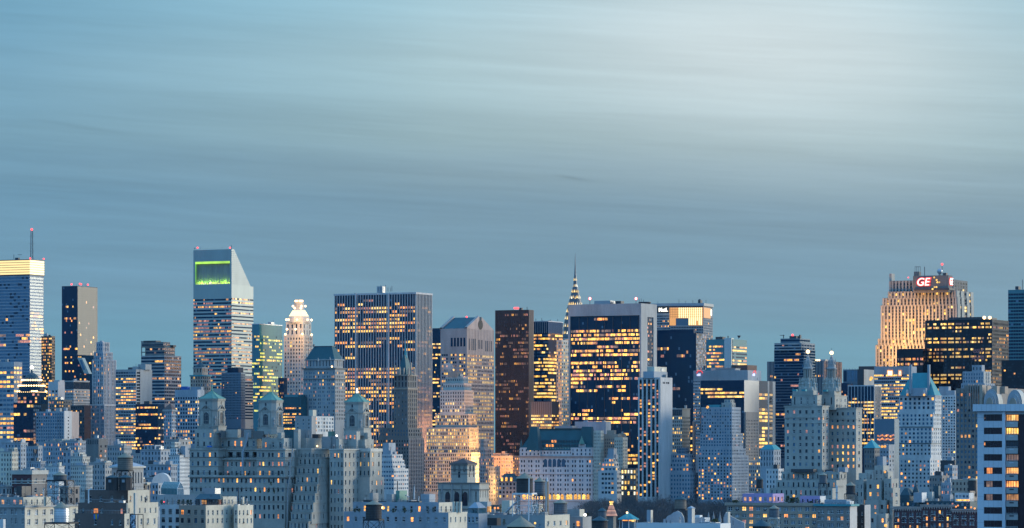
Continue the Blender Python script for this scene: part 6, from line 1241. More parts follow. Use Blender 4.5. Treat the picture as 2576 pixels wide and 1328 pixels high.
# ------------------------------------------------------------------ helpers for roof things
TG = 'wooden water tanks on the roofs'
def tank(px, w, yap, yb, yt, yl, D, label, body='wood_grey', cone='cone_tan', legs='steel_dark', lw=None, n=4, brace=True, hoops=True, group=TG):
    """water tank: staved drum with hoops, conical lid, platform, legs and cross braces"""
    k = D / FPX; c = P(px, yt, D); r = w * k / 2; root = empty('water_tank', (c.x, c.y, Zp(yl, D))); O = root.location.copy(); tag(root, label, 'water tank', group)
    mb = MB(); mb.lathe((c.x, c.y), [(r, Zp(yt, D)), (r * 1.015, Zp((yt + yb) / 2, D)), (r * .97, Zp(yb, D))], body, 24)
    if body.startswith('wood'):
        for i in range(24):
            t = 2 * math.pi * i / 24; mb.tube((c.x + r * math.cos(t), c.y + r * math.sin(t), Zp(yt, D)), (c.x + r * .98 * math.cos(t), c.y + r * .98 * math.sin(t), Zp(yb, D)), .035, body, 4)
    drum = mb.build('drum', root, O)
    if hoops:
        nh = 6
        for i in range(nh):
            z = Zp(yt, D) + (Zp(yb, D) - Zp(yt, D)) * (i + .5) / nh; mb = MB(); mb.lathe((c.x, c.y), [(r * 1.02, z - .05), (r * 1.035, z), (r * 1.02, z + .05)], 'metal_dark' if not body.startswith('silver') else 'metal_grey', 24, cap=False); mb.build('hoop', drum, O)
    mb = MB(); mb.lathe((c.x, c.y), [(r * 1.12, Zp(yb, D) - .08), (r * 1.1, Zp(yb, D) + .05), (r * .12, Zp(yap + (yb - yap) * .14, D)), (.1, Zp(yap, D))], cone, 20); mb.build('conical_lid', root, O)
    if yl > yt + 2:
        lw = (lw or w) * k / 2; z0, z1 = Zp(yl, D), Zp(yt, D); mb = MB()
        cc = [Vector((c.x + lw * sx * .9 + lw * .25 * sy, c.y + lw * sy * .9, 0)) for sx, sy in ((-1, -1), (1, -1), (1, 1), (-1, 1))]
        mb.prism(cc, z1 - .45, z1 - .02, legs, bottom=True); mb.build('platform', root, O)
        for i in range(4):
            mb = MB(); p = cc[i]; mb.tube((p.x, p.y, z0 - .3), (p.x, p.y, z1 - .4), .13, legs, 4); leg = mb.build('leg', root, O)
            q = cc[(i + 1) % 4]
            if brace:
                lev = 2 if (z1 - z0) > 5 else 1
                for l in range(lev):
                    za, zb2 = z0 + (z1 - z0) * l / lev, z0 + (z1 - z0) * (l + 1) / lev - .4
                    for a_, b_ in (((p.x, p.y, za), (q.x, q.y, zb2)), ((q.x, q.y, za), (p.x, p.y, zb2)), ((p.x, p.y, zb2), (q.x, q.y, zb2))):
                        mb = MB(); mb.tube(a_, b_, .06, legs, 4); mb.build('brace', leg, O)
    return root
def bush(px, py, w, h, D, label, group=None, m='foliage_dark'):
    k = D / FPX; c = P(px, py, D); mb = MB(); W, H = w * k / 2, h * k
    mb.tube((c.x, c.y, c.z - .2), (c.x, c.y, c.z + H * .5), max(.05, W * .08), 'bark', 5)
    st = MB(); 
    for _ in range(150):
        u = Vector((rnd.gauss(0, .42), rnd.gauss(0, .42), rnd.random() ** .8)); f = 1.15 - abs(u.z - .35)
        p = Vector((c.x + u.x * W * f, c.y + u.y * W * f, c.z + u.z * H)); s_ = rnd.uniform(.12, .28) * max(.5, min(W, 1.4)); d = Vector((rnd.gauss(0, 1), rnd.gauss(0, 1), rnd.gauss(0, 1))).normalized(); e = d.orthogonal().normalized()
        st.poly([p - d * s_, p + e * s_ * .6, p + d * s_, p - e * s_ * .6], m)
    root = empty('shrub', c); tag(root, label, 'shrub', group); mb.build('stem', root, c); st.build('foliage', root, c); return root
def sash(nc, fp, ww=.5, wh=.6, lit=.1, **k): return fc(nc, fp, ww, wh, lit, k.pop('pal', 'home'), k.pop('gl', 'res'), kind=k.pop('kind', 'sash'), **k)
# ------------------------------------------------------------------ three copper capped towers on one apartment house
b = Bd('apartment_building', 'massive stone apartment house with three copper capped towers and stepped terraces', 'apartment building', 1350)
ST = 'stone_grey' if False else 'limestone'
A0 = b.tier(477, 717, 742, 1196, ST, sash(21, 22.6, .40, .52, .2, mt=2, rows=[2.4, .25, .4, .3], rec=.3), sash(2, 22.6, .3, .5, .1, mt=4), yb=1330, cornice=[(0, .7, .5, ST)], D=1350)
k0 = 1350 / FPX
dW, dM, dE = onleft(b, A0, 549), onleft(b, A0, 647), onleft(b, A0, 717)
Wt = b.tier(477, 549, 568, 1128, ST, sash(5, 22.6, .36, .52, .35, mt=5, rec=.3), None, on=A0, D=dW + .02, cornice=[(0, .5, .45, ST), (4.0, .3, .2, ST)])
Mt = b.tier(545, 655, 690, 1153, ST, sash(10, 22.6, .32, .52, .35, mt=4, rec=.3), None, on=A0, D=dM + 3.5, cornice=[(0, .5, .9, ST)])
Mu = b.tier(548, 652, 690, 1129, ST, fc(5, 22, .6, .6, .05, 'home', 'dark', mt=4, rec=1.2, kind='wide', frame='metal_dark'), None, on=Mt, D=dM + 6, cornice=[(0, .4, .5, ST)])
Et = b.tier(646, 717, 741, 1129, ST, sash(6, 22.6, .42, .52, .45, mt=5, rec=.3, grp=2), sash(1, 22.6, .3, .5, 0, mt=5), on=A0, D=dE + .02, cornice=[(0, .5, .45, ST), (4.0, .3, .2, ST)])
Mp = b.tier(552, 646, 680, 1100, ST, sash(6, 25, .3, .6, .3, mt=4, rec=.3), None, on=Mu, D=dM + 9)
Ep = b.tier(659, 714.5, 736, 1102, ST, sash(3, 24, .26, .55, .35, mt=5, rec=.3), sash(2, 24, .3, .5, 0, mt=4), on=Et, D=dE + 4)
Wp = b.tier(490, 537, 552, 1080, ST, sash(3, 22, .3, .5, .1, mt=4, rec=.3), None, on=Wt, D=dW + 3)
b.boxpx(567.5, 598, 606, 1080, 1101, ST, 'lift_house', D=dM + 12); b.boxpx(614, 632, 640, 1081, 1101, 'stone_grey', 'roof_house', D=dM + 9); b.boxpx(555, 562, 568, 1083, 1101, 'dark_stone', 'roof_house', D=dM + 12); b.boxpx(636, 662, 668, 1084, 1104, 'dark_stone', 'roof_house', D=dE + 10); b.boxpx(698, 708, 716, 1088, 1104, ST, 'roof_house', D=dE + 4)
q = b.tier(739, 750, 756.5, 1080, ST, None, None, D=dE + 8, par=.4, name='chimney_stack', gap=1330)
for i in range(5): b.boxpx(740.5 + i * 2, 741.2 + i * 2, 741.5 + i * 2, 1082, 1087, 'dark_stone', 'chimney_slot', D=dE + 7.6 - i * .15)
mb = MB(); d = 1349
for a, c in (((736, 1128), (735, 1148)), ((735, 1148), (730, 1160)), ((730, 1160), (729, 1200)), ((729, 1200), (724, 1232)), ((724, 1232), (722, 1330))): mb.tube(P(*a, d), P(*c, d), .3, 'stone_grey')
b.put(mb, 'drain_pipe')
mb = MB()
for a, c in (((623, 1088), (619, 1112)), ((619, 1112), (611, 1136)), ((611, 1136), (610, 1192))): mb.tube(P(*a, dM + 1.5), P(*c, dM + 1.5), .45, 'stone_blue')
b.put(mb, 'flue_pipe')
for T_, y_ in ((A0, 1190), (Mt, 1147), (Mu, 1123)):
    a, e_ = T_['C'] + T_['u'] * T_['L'], T_['C']; mb = MB()
    for j in range(int(T_['L'] / .4)): q_ = a + (e_ - a) * (j * .4 / T_['L']); mb.tube((q_.x, q_.y, T_['z1']), (q_.x, q_.y, T_['z1'] + .95), .03, 'metal_dark', 3)
    mb.tube((*a, T_['z1'] + .95), (*e_, T_['z1'] + .95), .05, 'metal_dark', 4); b.put(mb, 'railing')
mb = MB(); mb.lathe(tuple(P(527, 1123, dW + 1)[:2]), [(1.1, Zp(1125, dW)), (1.0, Zp(1122, dW)), (.1, Zp(1121, dW))], 'awning_blue', 12); b.put(mb, 'parasol')
# stepped terraces facing the park side
prev = A0; 
for i, (xl, xc, y) in enumerate(((728, 776, 1311), (732, 784, 1288), (735, 788, 1264), (738, 793, 1241), (741, 797.5, 1218), (744, 801, 1195), (747, 805, 1173), (750, 807, 1150))):
    d = 1343.5 + i * 1.35; T = b.tier(xl, xc, 831, y, ST, sash(5, 22.6, .34, .55, .14, mt=1, rec=.3, nr=1), sash(4, 22.6, .2, .5, .08, mt=1, rec=.3, nr=1, skip=.5), yb=y + 26, D=d, gap=y + 30, par=.1)
    a = T['C'] + T['u'] * T['L']; mb = MB(); c = T['C']
    for p0, p1 in ((a, c),):
        for j in range(int(T['L'] / .35)): q = p0 + (p1 - p0) * (j * .35 / T['L']); mb.tube((q.x, q.y, T['z1']), (q.x, q.y, T['z1'] + .95), .022, 'metal_dark', 3)
        mb.tube((*p0, T['z1'] + .95), (*p1, T['z1'] + .95), .04, 'metal_dark', 4)
    b.put(mb, 'railing'); b.ring(T, T['z1'] - .25, T['z1'] + .02, .25, ST, 'ledge')
T = b.tier(753, 783.5, 831, 1128, ST, sash(3, 22.6, .3, .5, .2, mt=6, rec=.3, nr=1), sash(5, 22.6, .25, .5, .15, mt=9, rec=.3, nr=1), D=1356, gap=1160, cornice=[(0, .4, .3, 'limestone_pale')])
b.boxpx(757, 770, 809, 1102, 1129, ST, 'penthouse', D=1362); b.boxpx(757, 775, 784, 1081, 1104, 'stone_grey', 'roof_house', D=1366); b.boxpx(785, 800, 812, 1092, 1104, 'metal_dark', 'roof_house', D=1372); b.boxpx(809, 832, 838, 1098, 1129, 'stone_grey', 'roof_house', D=1366)
b.lamp(798, 1122, .35, 'lamp_warm', D=1360)
# right wings
for z_ in (1151, 1173, 1204, 1228, 1262): b.ring(A0 if z_ > 1196 else Wt, Zp(z_, 1350), Zp(z_, 1350) + .22, .28, 'dark_stone' if z_ in (1204, 1151) else ST, 'string_course')
for z_ in (1151, 1173): b.ring(Et, Zp(z_, 1350), Zp(z_, 1350) + .22, .28, ST, 'string_course')
R1 = b.tier(829, 864.5, 905, 1129, ST, sash(4, 22.6, .34, .52, .1, mt=6, rec=.3), sash(4, 22.6, .3, .52, .12, mt=6, rec=.3), D=1352, cornice=[(0, .4, .25, 'limestone_pale')])
d2 = R1['C'].y + R1['v'].y * R1['R']
R2 = b.tier(902, 931.5, 960.5, 1128, ST, sash(3, 22.6, .32, .52, .2, mt=6, rec=.3), sash(2, 22.6, .22, .52, .1, mt=6, rec=.3), D=d2 - 1.5, cornice=[(0, 1.2, .25, 'limestone_pale')])
b.tier(898, 930, 966.5, 1200, ST, None, sash(3, 22.6, .24, .52, .15, mt=4, rec=.3), D=d2 - 3.5)
b.boxpx(845, 853, 892, 1104, 1130, ST, 'penthouse', D=1360); b.boxpx(904, 918, 940, 1105, 1130, ST, 'penthouse', D=d2 + 2); b.boxpx(831, 844, 850, 1096, 1130, 'stone_grey', 'roof_house', D=1366); b.boxpx(825, 834, 843, 1085, 1100, 'copper_green', 'cooling_unit', D=1372); b.boxpx(905, 925, 935, 1088, 1108, ST, 'roof_house', D=d2 + 6)
qp = b.tier(866, 897, 906, 1085, ST, sash(3, 22, .4, .5, .8, mt=4, rec=.2), None, D=1364, gap=1130)
for i, x in enumerate((768, 776, 797, 812, 835, 888)): b.mast(x, 1104, 1090 + (i % 3) * 4, .06, D=1366)
b.lamp(847, 1096, .4, 'lamp_white', D=1360)
def copper_tower(cx, hw, ye, ya, ybase, D, fin, finm):
    """octagonal belfry: arched windows under broken pediments, cornices, copper roof"""
    k = D / FPX; c = P(cx, ye, D); s_ = hw * k * .80; ch = s_ * .36; a = R(26); ux, uy = Vector((math.cos(a), -math.sin(a))), Vector((math.sin(a), math.cos(a)))
    def octo(f): 
        s2, c2 = s_ * f, ch * f; pts = [(-s2 + c2, -s2), (s2 - c2, -s2), (s2, -s2 + c2), (s2, s2 - c2), (s2 - c2, s2), (-s2 + c2, s2), (-s2, s2 - c2), (-s2, -s2 + c2)]
        return [Vector((c.x, c.y)) + ux * p + uy * q for p, q in pts]
    zb, ze = Zp(ybase, D), Zp(ye, D); H = ze - zb
    mb = MB(); mb.prism(octo(1.12), zb - 1.5, zb + H * .10, ST); mb.prism(octo(1.0), zb + H * .10, ze - .3, ST); b.put(mb, 'belfry')
    for f, z0, z1 in ((1.07, zb + H * .62, zb + H * .655), (1.04, zb + H * .66, zb + H * .68), (1.08, ze - .45, ze), (1.06, zb + H * .93, zb + H * .95), (1.16, zb + H * .09, zb + H * .115)):
        mb = MB(); mb.prism(octo(f), z0, z1, ST, bottom=True); b.put(mb, 'cornice')
    for n, t in ((-uy, ux), (ux, uy), (-ux, -uy)):
        o = Vector((c.x, c.y)) + n * (s_ + .02)
        def q(u0, z, off=0.0): p = o + t * u0 + n * off; return (p.x, p.y, z)
        w = s_ * .26; z0, zc = zb + H * .17, zb + H * .46; mb = MB()
        mb.poly([q(w * math.cos(i * math.pi / 8), zc + w * math.sin(i * math.pi / 8), .03) for i in range(9)] + [q(-w, z0, .03), q(w, z0, .03)], 'glass_dark'); aw = b.put(mb, 'arched_window')
        mb = MB()
        for u0 in (-w * .35, w * .35): mb.tube(q(u0, z0, .06), q(u0, zc + w * .8, .06), .04, ST, 4)
        for zz in (z0 + (zc - z0) * .4, zc): mb.tube(q(-w, zz, .06), q(w, zz, .06), .04, ST, 4)
        b.put(mb, 'window_bars').parent = aw
        for i in range(8):
            t0, t1 = i * math.pi / 8, (i + 1) * math.pi / 8; mb = MB(); mb.tube(q(w * 1.15 * math.cos(t0), zc + w * 1.15 * math.sin(t0), .08), q(w * 1.15 * math.cos(t1), zc + w * 1.15 * math.sin(t1), .08), .11, 'limestone_pale', 4); b.put(mb, 'arch_stone').parent = aw
        for u0 in (-s_ * .46, -s_ * .36, s_ * .36, s_ * .46): mb = MB(); mb.tube(q(u0, zb + H * .14, .22), q(u0, zb + H * .6, .22), .16, 'limestone_pale', 6); b.put(mb, 'column')
        for sg in (-1, 1):
            mb = MB(); pp = [q(sg * s_ * .62, zb + H * .655, .1), q(sg * s_ * .1, zb + H * .79, .1), q(sg * s_ * .1, zb + H * .76, .1), q(sg * s_ * .5, zb + H * .655, .1)]; pf = [(x + n.x * .35, y + n.y * .35, z) for x, y, z in pp]
            mb.poly(pf, ST)
            for i in range(4): mb.poly([pp[i], pp[(i + 1) % 4], pf[(i + 1) % 4], pf[i]], ST)
            b.put(mb, 'broken_pediment')
        mb = MB(); mb.ball(q(0, zb + H * .73, .3), .36, 'dark_stone', 8, 6, 1.9); b.put(mb, 'statue')
        mb = MB(); zz = zb + H * .86; mb.poly([q(.38 * math.cos(i * math.pi / 6), zz + .65 * math.sin(i * math.pi / 6), .03) for i in range(12)], 'glass_dark'); b.put(mb, 'oval_window')
        mb = MB()
        for i in range(9): u0 = -s_ * .5 + s_ * i / 8; mb.tube(q(u0, zb + H * .11, .35), q(u0, zb + H * .17, .35), .07, ST, 5)
        mb.tube(q(-s_ * .52, zb + H * .175, .35), q(s_ * .52, zb + H * .175, .35), .09, ST, 4); b.put(mb, 'balustrade')
    for i in (0, 2, 4, 6):   # urns on the chamfers
        p = (octo(1.0)[i] + octo(1.0)[(i - 1) % 8]) / 2; mb = MB(); d_ = (p - Vector((c.x, c.y))).normalized() * .2; mb.lathe(tuple(p + d_), [(.2, zb + H * .12), (.45, zb + H * .2), (.28, zb + H * .3), (.5, zb + H * .36), (.1, zb + H * .44)], 'stone_grey', 8); b.put(mb, 'urn')
    za = Zp(ya, D); mb = MB(); o0, o1, o2, o3 = octo(1.12), octo(.74), octo(.36), octo(.06); hh = za - ze
    mb.loft(o0, ze, o1, ze + hh * .30, 'copper_green', False); mb.loft(o1, ze + hh * .30, o2, ze + hh * .64, 'copper_green', False); mb.loft(o2, ze + hh * .64, o3, za, 'copper_green'); mb.poly([(*p, ze) for p in o0[::-1]], ST)
    crf = b.put(mb, 'copper_roof')
    mb = MB()
    for i in range(8): mb.tube((*o0[i], ze + .05), (*o1[i], ze + hh * .30 + .05), .08, 'copper_green', 4); mb.tube((*o1[i], ze + hh * .30 + .05), (*o3[i], za + .03), .08, 'copper_green', 4)
    b.put(mb, 'roof_rib').parent = crf
    mb = MB(); mb.lathe((c.x, c.y), [(.35, za - .2), (.45, za + .4), (.25, za + .9), (.3, za + 1.3), (.1, Zp(fin, D))], finm, 8); b.put(mb, 'finial')
[b.roofscape(q_, 8) for q_ in (Mp, Ep, Et, Wt, Mt, R1, R2, Wp)]
copper_tower(533, 34, 1003, 983, 1080, dW + 10, 962, 'copper_green')
copper_tower(681, 31.5, 1007, 985, 1083, dE + 14, 973, 'lit_green')
copper_tower(898.5, 32, 1011, 988, 1086, 1374, 976, 'lamp_white')
b.done()
for px, w, h, y, D in ((682, 8, 10, 1221, 1344), (674, 6, 8, 1239, 1343), (690, 7, 8, 1241, 1343), (655, 5, 7, 1240, 1344)): bush(px, y, w, h, D, 'dark shrub on the balconies of the three towered apartment house', 'terrace shrubs of the three towered house')
for px, w, h, y in ((540, 7, 5, 1194), (556, 9, 6, 1194), (575, 8, 5, 1195), (596, 7, 5, 1195), (625, 8, 6, 1196)): bush(px, y, w, h, onleft(b, A0, px) + 1.2, 'low dark planting along the long terrace of the three towered apartment house', 'terrace planting of the three towered house')
# ------------------------------------------------------------------ twin lantern towers
b = Bd('apartment_building', 'grey stone apartment house with twin lantern towers tipped by glowing lamps', 'apartment building', 1760)
t = lambda n, lit, rows=None, ww=.34: sash(n, 16.5, ww, .52, lit, mt=8, rec=.3, rows=rows)
D1 = 1760
w1 = b.tier(1974, 2068, 2085, 1020, ST, t(6, .2, [.4, .1, 0, 2, .2, .3, .2, 1, .6, .3]), sash(2, 16.5, .35, .52, .05, mt=7), yb=1190, D=D1, cornice=[(0, .5, .4, ST), (5.6, .4, .3, ST), (8.5, .25, .15, ST)])
w2 = b.tier(2074, 2153.5, 2168.5, 1025, ST, t(6, .55, [0, 0, 2, .2, 0, 1.8, 1.4, 1.3, 1, 0]), sash(1, 16.5, .3, .52, 0, mt=7), yb=1190, D=D1 + 9, cornice=[(0, .5, .4, ST), (5.6, .4, .3, ST), (8.5, .25, .15, ST)])
s1 = b.tier(1991, 2056, 2067, 993, ST, sash(4, 26, .2, .75, .3, mt=2), None, on=w1, D=D1 + 3, cornice=[(0, .3, .2, ST)])
s1b = b.tier(1994, 2046, 2058, 982, ST, None, None, on=s1, D=D1 + 6)
s2 = b.tier(2066, 2100, 2131, 994, ST, sash(2, 26, .2, .7, 0, mt=2), sash(3, 14, .3, .5, 0, mt=6), on=w2, D=D1 + 10, cornice=[(0, .3, .2, ST)])
s2b = b.tier(2069, 2099, 2116, 983, ST, None, None, on=s2, D=D1 + 13)
for cx, D, yl in ((2032.5, D1 + 14, 884.6), (2092, D1 + 19, 887.5)):
    k = D / FPX; c = P(cx, 900, D); y = lambda v: Zp(v, D)
    mb = MB(); mb.lathe((c.x, c.y), [(25 * k, y(985)), (24 * k, y(976)), (20 * k, y(972)), (18 * k, y(962)), (14 * k, y(958)), (13.5 * k, y(952))], ST, 8, R(22)); b.put(mb, 'lantern_base')
    mb = MB(); mb.lathe((c.x, c.y), [(7.5 * k, y(953)), (7.5 * k, y(929))], 'dark_stone', 12); b.put(mb, 'lantern_core')
    for i in range(14): tt = 2 * math.pi * i / 14; mb = MB(); mb.tube((c.x + 10.3 * k * math.cos(tt), c.y + 10.3 * k * math.sin(tt), y(953)), (c.x + 10.3 * k * math.cos(tt), c.y + 10.3 * k * math.sin(tt), y(929)), .24, ST, 6); b.put(mb, 'column')
    mb = MB(); mb.lathe((c.x, c.y), [(11.5 * k, y(930)), (13 * k, y(928)), (13 * k, y(926)), (10.5 * k, y(924)), (10.5 * k, y(916)), (9 * k, y(913)), (7.5 * k, y(906)), (4.5 * k, y(903)), (4 * k, y(898)), (2 * k, y(896)), (1.2 * k, y(889))], ['stone_grey'] * 5 + ['stone_grey'] * 5, 12); b.put(mb, 'lantern_crown')
    for i in range(8): tt = 2 * math.pi * i / 8 + .3; mb = MB(); mb.lathe((c.x + 10.4 * k * math.cos(tt), c.y + 10.4 * k * math.sin(tt)), [(.3, y(917)), (.3, y(910)), (.04, y(901))], 'stone_grey', 5); b.put(mb, 'pinnacle')
    for i in range(8):
        tt = 2 * math.pi * i / 8; mb = MB(); mb.lathe((c.x + 20 * k * math.cos(tt), c.y + 20 * k * math.sin(tt)), [(.8, y(985)), (.75, y(968)), (.9, y(966)), (.35, y(962)), (.5, y(957)), (.05, y(948))], ST, 6); b.put(mb, 'urn')
        mb = MB(); p0 = Vector((c.x + 20 * k * math.cos(tt), c.y + 20 * k * math.sin(tt), y(966))); p1 = Vector((c.x + 12 * k * math.cos(tt), c.y + 12 * k * math.sin(tt), y(953))); mb.tube(p0, p1, .4, ST, 5); b.put(mb, 'scroll')
    mb = MB(); mb.ball((c.x, c.y, y(yl)), .95, 'lamp_warm', 10, 8); b.put(mb, 'beacon_lamp'); mb = MB(); mb.tube((c.x, c.y, y(yl) + .8), (c.x, c.y, y(yl) + 2.4), .08, 'metal_dark'); b.put(mb, 'lightning_rod')
    pointlight(b, cx, yl, D, 0, 1500, (1, .6, .3), .9)
for x, y_, d in ((1999, 981, D1 + 5), (2022, 981, D1 + 3), (2076, 982, D1 + 12)): b.boxpx(x - 6, x + 4, x + 8, y_ - 2, y_ + 3, 'copper_teal', 'roof_hood', D=d)
# front terraces below the towers
f1 = b.tier(1966, 2112, 2130, 1187, ST, sash(12, 20, .25, .55, .16, mt=2, rec=.3), sash(2, 20, .3, .5, .1, mt=2), D=D1 - 8, yb=1330)
f2 = b.tier(1952, 2104, 2128, 1208, ST, sash(12, 20, .3, .6, .14, mt=2, rec=.3), None, D=D1 - 14, yb=1330, gap=1330); f3 = b.tier(1936, 2094, 2124, 1228, ST, sash(13, 20, .3, .6, .18, mt=2, rec=.3), None, D=D1 - 20, yb=1330, gap=1330)
b.boxpx(1990, 2046, 2056, 1180, 1188, 'metal_dark', 'pergola', D=D1 - 5); b.boxpx(2108, 2126, 2134, 1175, 1188, 'stone_blue', 'roof_house', D=D1 - 4)
b.clutter(f1, 6, hmax=2.5); b.clutter(f2, 4, hmax=2); [b.roofscape(q_, 10) for q_ in (f1, f2, f3, w1, w2)]; b.done()
b = Bd('apartment_building', 'pale art deco apartment house of stepped bays with bright west edges', 'apartment building', 1640)
g = lambda n, lit=.12, rows=None: sash(n, 19, .3, .55, lit, mt=8, rec=.3, rows=rows)
m0 = b.tier(2150, 2236, 2256, 1228, ST, g(6), g(2), yb=1330, D=1640)
for xl, xc, xr, y, lit in ((2152, 2172, 2185, 1207, .05), (2180, 2217.5, 2229.5, 1207, .3), (2224, 2242.5, 2260, 1204, .05)): b.tier(xl, xc, xr, y, ST, g(2, lit), g(2, .1), yb=1330, D=onleft(b, m0, xc) - 3, gap=1330)
for xl, xc, xr, y in ((2176, 2196, 2208, 1182), (2200, 2222, 2236, 1171), (2212, 2234, 2246, 1186), (2160, 2180, 2190, 1190)): b.tier(xl, xc, xr, y, ST, g(2, .05), g(1, .05), D=1652, gap=1240)
for xl, xc, xr, y in ((2176, 2210, 2222, 1258), (2190, 2228, 2240, 1258), (2166, 2204, 2214, 1292), (2196, 2228, 2240, 1292), (2238, 2246, 2264, 1228)): b.tier(xl, xc, xr, y, ST, g(2, .15), g(1, .1), yb=1330, D=1632 if y < 1290 else 1628, gap=1330)
b.lamp(2228, 1322, .7, 'lit_gold', D=1622); b.lamp(2226, 1187, .6, 'lit_gold', D=1648); b.clutter(m0, 3); b.done()
# ------------------------------------------------------------------ front row, left
b = Bd('apartment_building', 'cream corner apartment house with a recessed top floor at the lower left', 'apartment building', 1130)
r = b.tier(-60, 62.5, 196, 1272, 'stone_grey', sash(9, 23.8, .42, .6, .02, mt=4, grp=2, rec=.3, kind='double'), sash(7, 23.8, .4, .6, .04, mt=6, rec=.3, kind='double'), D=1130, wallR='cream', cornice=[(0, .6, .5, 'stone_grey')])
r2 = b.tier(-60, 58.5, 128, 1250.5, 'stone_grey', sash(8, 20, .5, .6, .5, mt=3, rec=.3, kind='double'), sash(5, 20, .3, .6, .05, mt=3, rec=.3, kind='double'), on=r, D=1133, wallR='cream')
b.boxpx(41, 55, 78, 1223, 1252, 'metal_dark', 'roof_shed', D=1142); b.boxpx(110, 116, 128, 1250, 1273, 'cream', 'chimney', D=1134); b.clutter(r2, 4, hmax=2); b.clutter(r, 2, hmax=2); b.roofscape(r2, 18); b.roofscape(r, 10); b.done()
b = Bd('apartment_building', 'low pale brick house in the bottom left corner', 'apartment building', 900)
r = b.tier(-40, 8, 14, 1306, 'white_brick', None, None); b.clutter(r, 2, hmax=1.5); b.done()
b = Bd('apartment_building', 'red brick house with white stone bands and a balustraded roof', 'apartment building', 1300)
r = b.tier(30, 80, 118.5, 1183, 'red_brick', sash(3, 24, .36, .5, .06, mt=15, rec=.3), sash(2, 24, .3, .55, .1, mt=15, rec=.3), wallR='grey_brick', yb=1265, cornice=[(0, 1.5, .4, 'limestone_pale'), (3.7, .35, .2, 'limestone_pale'), (4.6, .3, .15, 'limestone_pale')])
b.clutter(r, 6, hmax=2.2); 
for x in (85, 99, 111): b.boxpx(x - 4, x + 2, x + 5, 1178, 1185, 'limestone_pale', 'balustrade', D=1310)
b.lamp(92, 1247, .45, 'lit_orange', D=1290); b.lamp(104, 1246, .45, 'lit_gold', D=1292); b.done()
b = Bd('apartment_building', 'brown brick terraced apartment house with cream west walls', 'apartment building', 1000)
bt = lambda n, **k: sash(n, 28, .26, .5, .04, mt=8, rec=.3, **k)
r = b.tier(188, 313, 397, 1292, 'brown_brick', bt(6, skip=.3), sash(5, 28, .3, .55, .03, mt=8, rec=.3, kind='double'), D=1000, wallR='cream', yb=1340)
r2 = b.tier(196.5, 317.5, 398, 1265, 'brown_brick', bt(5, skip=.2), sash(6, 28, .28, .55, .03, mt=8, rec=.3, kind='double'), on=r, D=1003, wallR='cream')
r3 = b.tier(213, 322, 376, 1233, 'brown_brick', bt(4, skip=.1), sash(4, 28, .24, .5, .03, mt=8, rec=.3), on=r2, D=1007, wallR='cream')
b.boxpx(336, 340, 346, 1240, 1330, 'limestone_pale', 'chimney_flue', D=1003)
mb = MB(); mb.tube(P(223, 1266, 1003), P(223, 1232, 1003), .22, 'steel_white'); mb.tube(P(223, 1231.5, 1003), P(231, 1230, 1003), .22, 'steel_white'); b.put(mb, 'vent_pipe')
for rr, nm in ((r2, 'railing'), (r, 'railing')):
    mb = MB(); p0, p1 = rr['C'] + rr['u'] * rr['L'], rr['C']
    for j in range(int(rr['L'] / .5)): q = p0 + (p1 - p0) * (j * .5 / rr['L']); mb.tube((q.x, q.y, rr['z1']), (q.x, q.y, rr['z1'] + .9), .03, 'metal_grey', 3)
    mb.tube((*p0, rr['z1'] + .9), (*p1, rr['z1'] + .9), .05, 'metal_grey', 4); b.put(mb, nm)
d = onleft(b, r2, 241) - .1; mb = MB(); tt = Vector((math.cos(LA), math.sin(LA), 0)); c = P(241, 1286, d)
for i in range(7): mb.poly([c + tt * (-.65 + i * .2) + Vector((0, 0, -.5)), c + tt * (-.5 + i * .2) + Vector((0, 0, -.5)), c + tt * (-.5 + i * .2) + Vector((0, 0, .75)), c + tt * (-.65 + i * .2) + Vector((0, 0, .75))], 'lit_orange')
b.put(mb, 'lit_shutter')
d = onleft(b, r, 242) - .12; c = P(242, 1300, d)
for i, m in ((-1, 'paint_blue'), (0, 'paint_yellow'), (1, 'paint_blue')): mb = MB(); mb.poly([c + tt * (i * .55 - .16 + .05 * i) + Vector((0, 0, -.7)), c + tt * (i * .4 + .16) + Vector((0, 0, -.7)), c + tt * (i * .62 + .28) + Vector((0, 0, .7)), c + tt * (i * .62 - .28) + Vector((0, 0, .7))], m); b.put(mb, 'painted_emblem')
b.clutter(r2, 3, hmax=1.4); b.roofscape(r3, 16); b.roofscape(r2, 10, False); b.done()
def poster_mat():
    m = mat('poster', (.5, .5, .5), .6, var=.1); nt = m.node_tree; N = nt.nodes; g = N.new('ShaderNodeNewGeometry'); n = N.new('ShaderNodeTexNoise'); n.inputs['Scale'].default_value = .9; n.inputs['Distortion'].default_value = 1.4; n.inputs['Detail'].default_value = 3
    nt.links.new(g.outputs['Position'], n.inputs['Vector']); r = N.new('ShaderNodeValToRGB'); r.color_ramp.elements[0].position = .44; r.color_ramp.elements[0].color = (.03, .03, .05, 1); r.color_ramp.elements[1].position = .56; r.color_ramp.elements[1].color = (.62, .66, .74, 1)
    nt.links.new(n.outputs['Fac'], r.inputs[0]); nt.links.new(r.outputs[0], N['Principled BSDF'].inputs['Base Color'])
poster_mat()
D = 985; root = empty('billboard', P(345, 1340, D)); tag(root, 'narrow framed rooftop billboard with a black and white picture', 'billboard'); O = root.location.copy()
mb = MB(); a, c = P(328, 1332, D), P(340.5, 1295, D - 1); mb.prism([Vector((a.x, a.y)), Vector((c.x, c.y)), Vector((c.x, c.y + .2)), Vector((a.x, a.y + .2))], a.z, c.z, 'poster'); mb.build('picture_panel', root, O)
